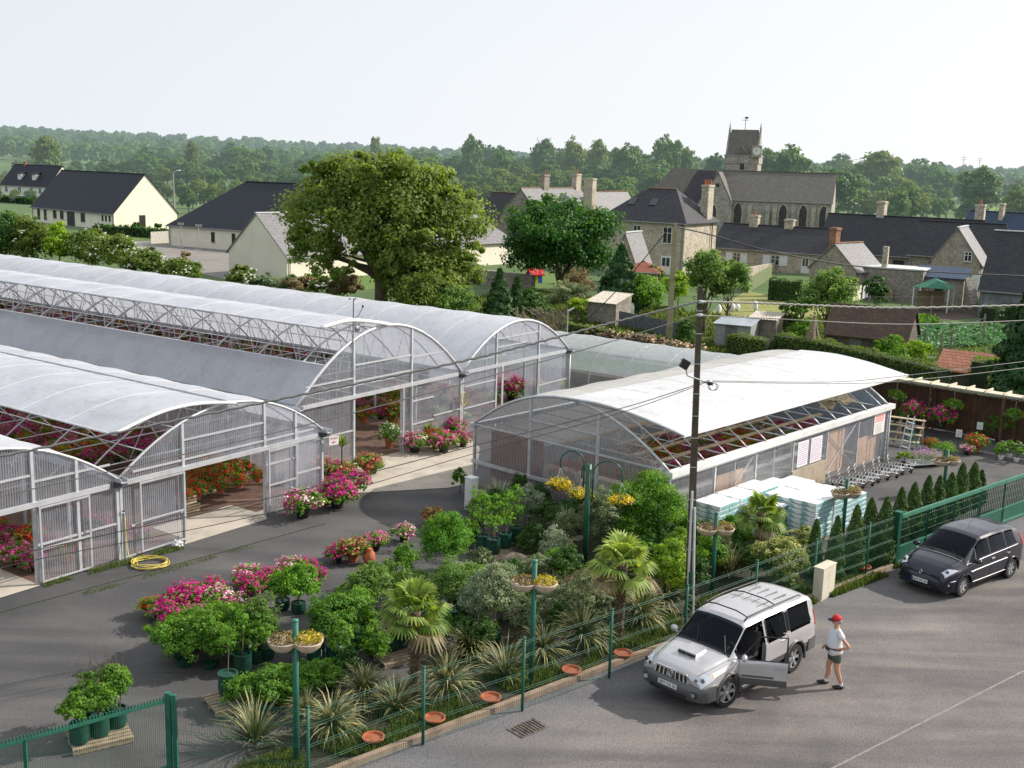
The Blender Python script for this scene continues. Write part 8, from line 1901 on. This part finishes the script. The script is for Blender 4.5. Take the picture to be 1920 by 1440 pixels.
def trolley(label,s,k,rz):
 p=PC(s,k);r=thing('trolley',label,'trolley',(p.x,p.y,.01),rz,'nested flat trolleys by the shop wall');q=MB()
 for y in(-.25,.25):q.tube([(-.5,y,.28),(.5,y,.22)],.016,5)
 for i in range(9):x=-.5+i*.125;q.tube([(x,-.25,.28-.006*i),(x,.25,.28-.006*i)],.008,4)
 q.build('platform',STEEL,r,True)
 MB().tube([(-.5,-.25,.28),(-.56,-.25,.58),(-.56,.25,.58),(-.5,.25,.28)],.014,5).build('handle',STEEL,r,True)
 q=MB();q.tube([(.5,-.25,.22),(.53,-.25,.42),(.53,.25,.42),(.5,.25,.22)],.014,5);q.tube([(-.53,-.25,.42),(-.53,.25,.42)],.010,4);q.build('end_frame',STEEL,r,True)
 for x in(-.42,.42):
  for y in(-.2,.2):MB().tube([(x,y-.018,.07),(x,y+.018,.07)],.065,10).build('wheel',RUBBER,r,True);MB().beam((x,y,.08),(x,y,.25),.02).build('fork',STEEL,r)
tl=['first','second','third','fourth','fifth','sixth','seventh','last']
for i in range(8):trolley(tl[i]+' flat wire trolley from the left in the nested row',10.4+.62*i,-.95-.05*(i%3)-.05*i,rzC-PI/2+.35)
tr_=thing('trolley','low flat trolley loaded with lavender beyond the nested row','trolley',(PC(16.4,-1.6).x,PC(16.4,-1.6).y,.01),rzC-.5);q=MB();q.bx(-.8,-.4,.12,.8,.4,.15);q.build('platform',STEEL,tr_)
for x in(-.6,.6):MB().tube([(x,-.3,.06),(x,.3,.06)],.06,8).build('wheel',RUBBER,tr_)
p=PC(16.4,-1.6);r=thing('lavender','wide clump of potted lavender on the low trolley','plants',(p.x,p.y,.15));foliage('foliage',[(0,0,.16,.75,.5,.2),(.4,.1,.15,.5,.4,.2)],2600,.03,LM['olive'],r,3,K=90);P,Nn,S,T,C=blob_leaves([(0,0,.30,.65,.45,.2)],420,.03,4,K=120,fill=0);link_mesh('blossoms',leaf_mesh('blossoms',P,Nn,S,T,FM_['lilac'],2.2,1),FM_['lilac'],r)
p=PC(16.7,-.55);r=thing('step_ladder','green legged aluminium step ladder at the shop corner','ladder',(p.x,p.y,0),rzC-.4);q=MB()
for y in(-.22,.22):q.beam((0,y*1.2,0),(.28,y*.8,1.9),.04)
q.build('rails',ALU,r);q=MB()
for i in range(6):z=.25+.27*i;q.bx(.02+.15*z/1.0-.03,-.22,z-.015,.02+.15*z+.06,.22,z+.015)
q.build('steps',ALU,r);q=MB()
for y in(-.24,.24):q.beam((.7,y*1.1,0),(.32,y*.8,1.25),.035)
for z in(.3,.7):q.beam((.63-.25*z,-.24,z),(.63-.25*z,.24,z),.03)
q.build('back_frame',mat('bright_green',(.03,.30,.12),.5),r)
p=PC(19.2,.9);r=thing('plant_shelf','slatted stepped plant shelf behind the step ladder','shelf',(p.x,p.y,0),rzC+.2);q=MB()
for i in range(4):
 for j in range(3):q.bx(-.4+.3*i+.1*j-.04,-1.1,.25+.28*i,-.4+.3*i+.1*j+.04,1.1,.28+.28*i)
q.build('slats',PALEWOOD,r);q=MB()
for y in(-1,0,1):q.beam((-.4,y,0),(.75,y,1.15),.06);q.beam((.75,y,0),(.75,y,1.15),.06)
q.build('frame',WOOD,r)
s0=thing('wooden_screen','brown diagonal boarded screen closing the yard at the right','fence',tuple(PC(23.6,0)),rzC);BRS=mat('brown_boards',(.115,.058,.030),.85,.3,2.5,bump=.4)
q=MB();
for j in range(7):
 y0=4.8-j*1.9;q.bx(-.03,y0-1.85,.05,.0,y0,2.0)
q.build('panels',BRS,s0);q=MB()
for j in range(7):
 y0=4.8-j*1.9
 for i in range(14):
  for z_,sg in((0,1),):
   c_y=y0-.06-1.74*((i+.5)/14);q.box((-.045,c_y,1.03),(.02,.05,1.9),M=Matrix.Rotation((.6 if j%2 else-.6)*0+.0,3,'X'))
q.build('battens',mat('dark_brown_battens',(.075,.04,.022),.85,.3,3),s0)
for j in range(8):MB().bx(-.07,4.8-j*1.9-.05,0,.05,4.8-j*1.9+.05,2.15).build('post',BRS,s0)
pg=thing('pergola','cream pergola of short cross pieces running along the brown screen','pergola',tuple(PC(22.9,0)),rzC);PGW=mat('cream_timber',(.60,.55,.42),.8,.12,3)
MB().bx(-.04,-9,2.18,.04,4.6,2.28).build('beam',mat('grey_green_beam',(.22,.23,.18),.8),pg);MB().bx(.7,-9,2.18,.78,4.6,2.28).build('beam',PGW,pg)
for i in range(16):MB().bx(-.12,4.4-i*.85-.03,2.283,.9,4.4-i*.85+.03,2.40).build('cross_piece',PGW,pg)
for i in range(16):MB().bx(.02,4.4-i*.85-.84,2.282,.70,4.4-i*.85-.02-.02,2.30).build('slat_panel',PGW,pg)
for y in(4.4,1.0,-2.4,-5.8):MB().bx(-.05,y-.05,0,.05,y+.05,2.17).build('post',BRS,pg)
for i,(px,py)in enumerate([(1722,745),(1808,760),(1895,778),(1660,727)]):
 p=at(px,py,PC(22.6,0).y-2.0*(px-1720)/200*0);
 k=(4.0,1.2,-1.9,5.2)[i];p=PC(22.75,[2.6,-.2,-3.0,4.3][i]);r=thing('hanging_basket',['leafy basket hanging second from left under the pergola','yellow green basket hanging third under the pergola','basket with red tips at the right end of the pergola','basket at the left end of the pergola beside the shop'][i],'hanging basket',(p.x,p.y,1.45));MB().lathe([(.05,-.15),(.16,-.1),(.2,0)],(0,0,0),10).build('basket',WHITE,r);MB().tube([(0,0,0),(0,0,.7)],.008,3).build('chain',STEEL,r);foliage('foliage',[(0,0,0,.38,.38,.3)],900,.055,LM['fern' if i%2 else 'laurel'],r,30+i,K=60)
 P,Nn,S,T,C=blob_leaves([(0,0,-.02,.36,.36,.28)],60,.05,4+i,K=30,fill=0);k2=['red','orange','red','pink'][i];link_mesh('blossoms',leaf_mesh('blossoms',P,Nn,S,T,FM_[k2],1,1),FM_[k2],r)
RF=[('magenta',1710,812,50,.45,1.4,'tall magenta petunia column left behind the ladder'),('magenta',1762,820,60,.45,1.1,'big magenta petunia on a stand before the brown screen'),('whitemix',1718,800,44,.4,1.2,'white speckled petunia above the magenta column'),('red',1745,842,34,.0,1.0,'red and green pot left of the white notice stake'),('red',1828,848,50,.0,1.1,'dark red flowering pot right of the notice stake'),('whitemix',1812,852,34,.0,.9,'white pot plant beside the dark red one')]
for kd,px,yb,wp,z,hs,lb in RF:fpx(kd,px,yb,wp,lb,z,hs)
for i,(px,yb,yt,wp,kd,lb)in enumerate([(1876,862,830,28,'fern','left small hanging pot plant in white pot at the right'),(1892,858,826,26,'fern','middle small pot plant in white pot at the right'),(1905,866,830,30,'laurel','right small pot plant in white pot at the right'),(1770,858,830,50,'laurel','low green pots before the magenta stand'),(1800,800,765,46,'laurel','white flowering shrub against the brown screen'),(1870,828,780,60,'laurel','lower green shrub in the shade of the screen'),(1905,820,770,60,'fern','bright green shrub at the right end of the screen'),(1840,812,772,50,'dark','dark shrub in the middle of the screen'),(1695,872,848,30,'lime','small lime plant at the shop rear corner')]):
 pp(lb,px,yb,yt,wp,kd,.055,700,pk='white' if i<3 else 'black',pr=.12,ph=.16,seed=90+i,flowers=('white',40,.05)if i in(0,1,2,4)else None)
for i,(px,yb,yt,wp)in enumerate([(1730,782,748,50),(1770,792,760,60),(1825,806,768,56),(1855,800,770,50),(1890,806,776,56),(1700,800,760,40)]):shrub('green shrub in the shaded row at the foot of the brown screen',px,yb,yt,wp,('dark','laurel')[i%2],.07,900,seed=850+i,group='shrubs at the foot of the brown screen')
for i,(px,yb,yt)in enumerate([(1795,842,806),(1834,830,792),(1742,800,777)]):
 b,h,_=px_place(px,yb,yt);r=thing('notice_stake',['white notice card on a black stand between the flower pots','white notice card in front of the brown screen','small grey card above the magenta petunias'][i],'sign',tuple(b),R(-30));MB().tube([(0,0,0),(0,0,h)],.012,4).build('stake',BLACKP,r);cd_=MB().box((0,-.02,h-.15),(.26,.012,.34)).build('card',WHITE,r);q=MB()
 for j in range(5):q.box((0,-.028,h-.05-.05*j),(.18,.003,.014))
 q.build('printed_lines',mat('grey_ink',(.35,.42,.38)),cd_)
b=G(1550,1122);r=thing('utility_cabinet','cream double door utility cabinet at the kerb behind the silver car','cabinet',(b.x,b.y,0),math.atan2(KERB[5].y-KERB[4].y,KERB[5].x-KERB[4].x)+.12);CC=mat('cream_cabinet',(.60,.56,.44),.7,.07,2)
MB().bx(-.36,0,0,.42,.28,.95).build('case',CC,r);MB().bx(-.345,-.014,.05,.025,-.001,.93).build('door',CC,r);MB().bx(.035,-.014,.05,.405,-.001,.93).build('door',CC,r);MB().bx(-.38,-.02,.952,.44,.30,.985).build('lid',CC,r)
def shed(name,label,px,yb,w_,d_,h0,h1,rz,wall,roof,corr_=True,door=True,gable=False,cat='shed'):
 b=G(px,yb);r=thing(name,label,cat,tuple(b),rz)
 if gable:q=MB();q.poly([(0,0,0),(w_,0,0),(w_,0,h0),(0,0,h0)]);q.poly([(w_,0,0),(w_,d_,0),(w_,d_,h0),(w_,d_/2,h1),(w_,0,h0)]);q.poly([(w_,d_,0),(0,d_,0),(0,d_,h0),(w_,d_,h0)]);q.poly([(0,d_,0),(0,0,0),(0,0,h0),(0,d_/2,h1),(0,d_,h0)])
 else:q=MB();q.add([(0,0,0),(w_,0,0),(w_,d_,0),(0,d_,0),(0,0,h0),(w_,0,h0),(w_,d_,h1),(0,d_,h1)],[(0,1,5,4),(1,2,6,5),(2,3,7,6),(3,0,4,7)])
 q.build('wall',wall,r);q=MB();rs=[]
 if gable:
  for p in(((-.15,-.3,h0-.15),(w_+.15,-.3,h0-.15),(w_+.15,d_/2,h1+.05),(-.15,d_/2,h1+.05)),((w_+.15,d_+.3,h0-.15),(-.15,d_+.3,h0-.15),(-.15,d_/2,h1+.05),(w_+.15,d_/2,h1+.05))):v,f=slope(p,.07);q.add(v,f)
  q.build('roof',roof,r)
 else:
  n=int(w_/.17)*4;vs=[];fs=[]
  for i in range(n+1):
   x=-.12+(w_+.24)*i/n;dz=.03*math.sin(i*PI/2)if corr_ else 0;vs+=[(x,-.25,h0+.03+dz-(h1-h0)*.06),(x,d_+.2,h1+.05+dz)]
  fs=[(2*i,2*i+2,2*i+3,2*i+1)for i in range(n)];vs2=[(x,y,z-.02)for x,y,z in vs];k=len(vs);q.add(vs+vs2,fs+[tuple(j+k for j in f[::-1])for f in fs]+[(2*i,k+2*i,k+2*i+2,2*i+2)for i in range(n)]);q.build('roof',roof,r)
 if door:MB().bx(w_*.3,-.03,.02,w_*.3+.8,.01,min(1.9,h0-.1)).build('door',mat('grey_door',(.16,.15,.14),.9,.2,3),r)
 return r
TIN=mat('pale_sheet_roof',(.46,.42,.36),.8,.2,2);BLOCK=stone('block_wall',(.30,.27,.22),(.26,.235,.19),(.2,.19,.16),2,w=.8,h=.4)
shed('garden_shed','small block shed with pale corrugated roof left of the garden pole',1100,606,2.5,2.6,1.75,2.25,R(-32),BLOCK,TIN,True,False)
shed('garden_shed','grey sheet metal shed behind the utility pole',1338,650,2.5,2.2,1.65,1.85,R(-25),mat('grey_tin',(.28,.29,.29),.7,.15,2),mat('blue_tin',(.34,.38,.42),.6,.15,2),False,True)
shed('garden_shed','taller plank shed leaning beside the grey metal shed',1402,646,1.9,2.2,1.9,2.1,R(-25),mat('old_planks',(.22,.19,.15),.9,.3,4),TIN,True,False)
TILEB=slate('brown_tile',(.085,.058,.045),.2,.8,(.12,.10,.06));
tb=G(1538,672,0);shed('tiled_shed','old shed with brown tiled roof and pale plank gable',1545,668,5.2,3.6,1.7,3.4,R(-30),mat('dark_planks',(.11,.095,.075),.9,.3,3),TILEB,False,True,True)
shed('lean_to','little lean-to with red sheet roof before the tiled shed',1600,672,1.9,1.0,.9,1.4,R(-40),MATS['dark_planks'],mat('rusty_red_sheet',(.28,.10,.06),.8,.2,2),False,False)
shed('hut','low hut with pink red tile roof among the hedges',1755,720,3.2,2.8,1.1,1.9,R(-36),MATS['dark_planks'],slate('pink_tile',(.38,.17,.11),.2,.85,(.3,.24,.16)),False,False,True)
b=G(1520,676);r=thing('pole_stack','cone of old timber poles leaning together by the tiled shed','poles',tuple(b));q=MB();rs=random.Random(3)
for i in range(34):a=rs.uniform(0,6.28);q.tube([(1.0*math.cos(a),.9*math.sin(a),0),(.12*math.cos(a+2),.12*math.sin(a+2),rs.uniform(2.3,3.0))],.035,4)
q.build('poles',WOOD,r)
wb=G(1105,632);we=G(1310,672);r=thing('wood_pile','long heap of split firewood behind the poly tunnel','firewood',tuple(wb));q=MB();q2=MB();rs=random.Random(9);d=we-wb;L_=d.length
for i in range(620):
 t=rs.random();hh=.75*(.5+.5*noise.noise(Vector((t*9,0,1))))+.35;z=rs.random()*hh;p=d*t+Vector((rs.uniform(-.5,.5),rs.uniform(-.5,.5),z+.05));ax=Vector((rs.gauss(0,1),rs.gauss(0,1)-1,rs.gauss(0,.4))).normalized();l_=rs.uniform(.15,.28);(q if rs.random()<.55 else q2).tube([p-ax*l_,p+ax*l_],rs.uniform(.05,.10),5)
q.build('split_logs',mat('split_wood',(.50,.36,.21),.85,.3,6),r);q2.build('barked_logs',mat('log_bark',(.16,.12,.09),.9,.3,6),r)
b=G(1003,530);r=thing('playhouse','blue plastic playhouse with red and white spotted roof','playhouse',tuple(b),.4);MB().bx(-.6,-.5,0,.6,.5,1.0).build('wall',mat('blue_toy',(.02,.12,.55),.4),r);q=MB();v,f=slope([(-.8,-.7,.9),(.8,-.7,.9),(.8,.0,1.5),(-.8,.0,1.5)]);q.add(v,f);v,f=slope([(.8,.7,.9),(-.8,.7,.9),(-.8,.0,1.5),(.8,.0,1.5)]);q.add(v,f);q.build('roof',mat('red_toy',(.62,.02,.02),.4),r);MB().bx(-.3,-.52,0,.1,-.49,.75).build('door',mat('yellow_toy',(.7,.55,.03),.4),r)
q=MB();
for x,z in((-.5,1.1),(0,1.25),(.5,1.05),(.25,1.4)):q.box((x,-.7+(z-.9)/.6*.7-.06,z+.02),(.18,.14,.1))
q.build('roof_spots',WHITE,r)
def wallrun(name,label,a,b_,h,w_,m,cat='wall',part='masonry'):
 r=thing(name,label,cat,tuple(a));q=MB();d=b_-a;q.beam(Vector((0,0,h/2)),d+Vector((0,0,h/2)),w_,h);q.build(part,m,r);return r
wallrun('stone_wall','low stone wall of the playhouse garden',G(880,530),G(1000,545),1.5,.5,ST2);wallrun('stone_wall','low stone wall before the cottage row',G(1388,522),G(1450,510),1.1,.4,ST4)
wallrun('garden_fence','olive windbreak fence sloping down the drying lawn',G(1402,550),G(1446,520),1.5,.05,mat('olive_netting',(.16,.20,.09),.9,.2,3),'fence','netting')
wallrun('garden_fence','grey plank fence behind the firewood',G(1160,612),G(1285,640),1.2,.06,mat('grey_planks',(.12,.13,.14),.9,.25,3),'fence','boards')
wallrun('garden_fence','woven wood panel fence beside the gazebo',G(1716,580),G(1768,580),1.7,.06,mat('woven_panel',(.32,.25,.16),.9,.2,6),'fence','boards')
wallrun('garden_fence','mossy fence piece left of the gazebo',G(1645,560),G(1672,566),1.3,.06,WOOD,'fence','boards')
r=thing('wire_fence','wire fence on grey concrete posts round the vegetable plot','fence',(0,0,0));pts=[G(1672,668),G(1730,672),G(1762,676),G(1780,672),G(1842,644),G(1842,638)];pts2=[G(1628,590),G(1690,590),G(1745,590),G(1805,586),G(1850,580)]
for ps,hh in((pts,2.0),(pts2,1.7)):
 for p in ps:MB().bx(p.x-.05,p.y-.05,0,p.x+.05,p.y+.05,hh).build('post',mat('post_concrete',(.22,.20,.15),.9,.2,3),r)
 q=MB()
 for a,b_ in zip(ps,ps[1:]):
  for z in(.5,1.0,1.5,hh-.1):q.tube([a+Vector((0,0,z)),b_+Vector((0,0,z))],.006,3)
 q.build('wires',CABM,r)
a,b_=G(1598,574),G(1650,562);r=thing('washing_line','washing line between two posts behind the pear tree','washing line',tuple(a));d=b_-a;MB().tube([(0,0,0),(0,0,1.9)],.04,5).build('post',STEEL,r);MB().tube([d,d+Vector((0,0,1.9))],.04,5).build('post',STEEL,r);MB().tube([(0,0,1.85),d*.5+Vector((0,0,1.75)),d+Vector((0,0,1.85))],.012,4).build('line',WHITE,r)
CL=[('white sheet hanging on the left of the washing line',(.75,.70,.55),0,.28),('white shirt next to the sheet',(.7,.7,.72),.34,.42),('pale violet cloth in the middle of the line',(.5,.42,.6),.46,.54),('blue cloth on the washing line',(.18,.25,.5),.57,.64),('white towel on the washing line',(.78,.78,.78),.67,.76),('striped cream cloth at the right of the line',(.6,.5,.38),.8,.97)]
for i,(lb,c,f0,f1)in enumerate(CL):
 q=MB();n=8;vs=[];nn_=Vector((-d.y,d.x,0)).normalized()
 for k in range(n+1):
  t=f0+(f1-f0)*k/n;p=d*t+nn_*.06*math.sin(k*1.9+i);vs+=[p+Vector((0,0,.45+.05*(i%3))),d*t+Vector((0,0,1.8))]
 q.add(vs,[(2*k,2*k+2,2*k+3,2*k+1)for k in range(n)]);o=q.build('laundry',mat('cloth%d'%i,c,.9),None,True);o.location=a;tag(o,lb,'laundry')
for i,(px,yb,yt)in enumerate([(1347,592,572),(1373,585,570),(1382,584,571),(1416,584,566),(1170,598,578),(1184,596,570),(1190,590,572)]):
 b,h,_=px_place(px,yb,yt);q=MB();q.ell((0,0,h*.55),(.22,.2,h*.5),10,8,.5,2,i);o=q.build('plant_cover',WHITE,None,True);o.location=b;tag(o,['white fleece cover left of the utility pole tip','white fleece cover second on the drying lawn','white fleece cover third on the drying lawn','white fleece cover farthest right on the drying lawn','white fleece cover right of the corrugated shed','tall white cover beside the garden pole','small white cover behind the garden pole'][i],'plant cover')
for i,px in enumerate((340,373)):
 b=G(px,465 if i==0 else 469);r=thing('basketball_stand',['left thin stand on the school tarmac','right thin stand on the school tarmac'][i],'stand',tuple(b));MB().tube([(0,0,0),(0,0,3.3)],.05,5).build('post',mat('stand_grey',(.35,.34,.3),.7),r);MB().bx(-.4,-.03,3.0,.4,.03,3.3).build('board',MATS['stand_grey'],r);MB().bx(-.5,-.5,0,.5,.5,.12).build('foot',MATS['stand_grey'],r)
wallrun('garden_fence','light wire fence with white panel by the bungalow hedge',G(283,457),G(316,455),1.6,.06,mat('pale_fence',(.5,.48,.42),.8),'fence','panel')
for i,(px,yt)in enumerate([(1581,283),(1808,291),(1838,294)]):
 p=at(px,yt,2600);z0=hz_h(p.x,p.y);h=p.z-z0;r=thing('pylon',['far power pylon above the woods right of the church','far power pylon left of the pair on the right horizon','rightmost far power pylon on the horizon'][i],'pylon',(p.x,p.y,z0));q=MB();q.tube([(-2,0,0),(0,0,h)],.35,4);q.tube([(2,0,0),(0,0,h)],.35,4)
 for f in(.8,.9):q.tube([(-7,0,h*f),(7,0,h*f)],.35,4)
 q.build('lattice',mat('far_steel',(.3,.32,.34),.8,hz=True),r)
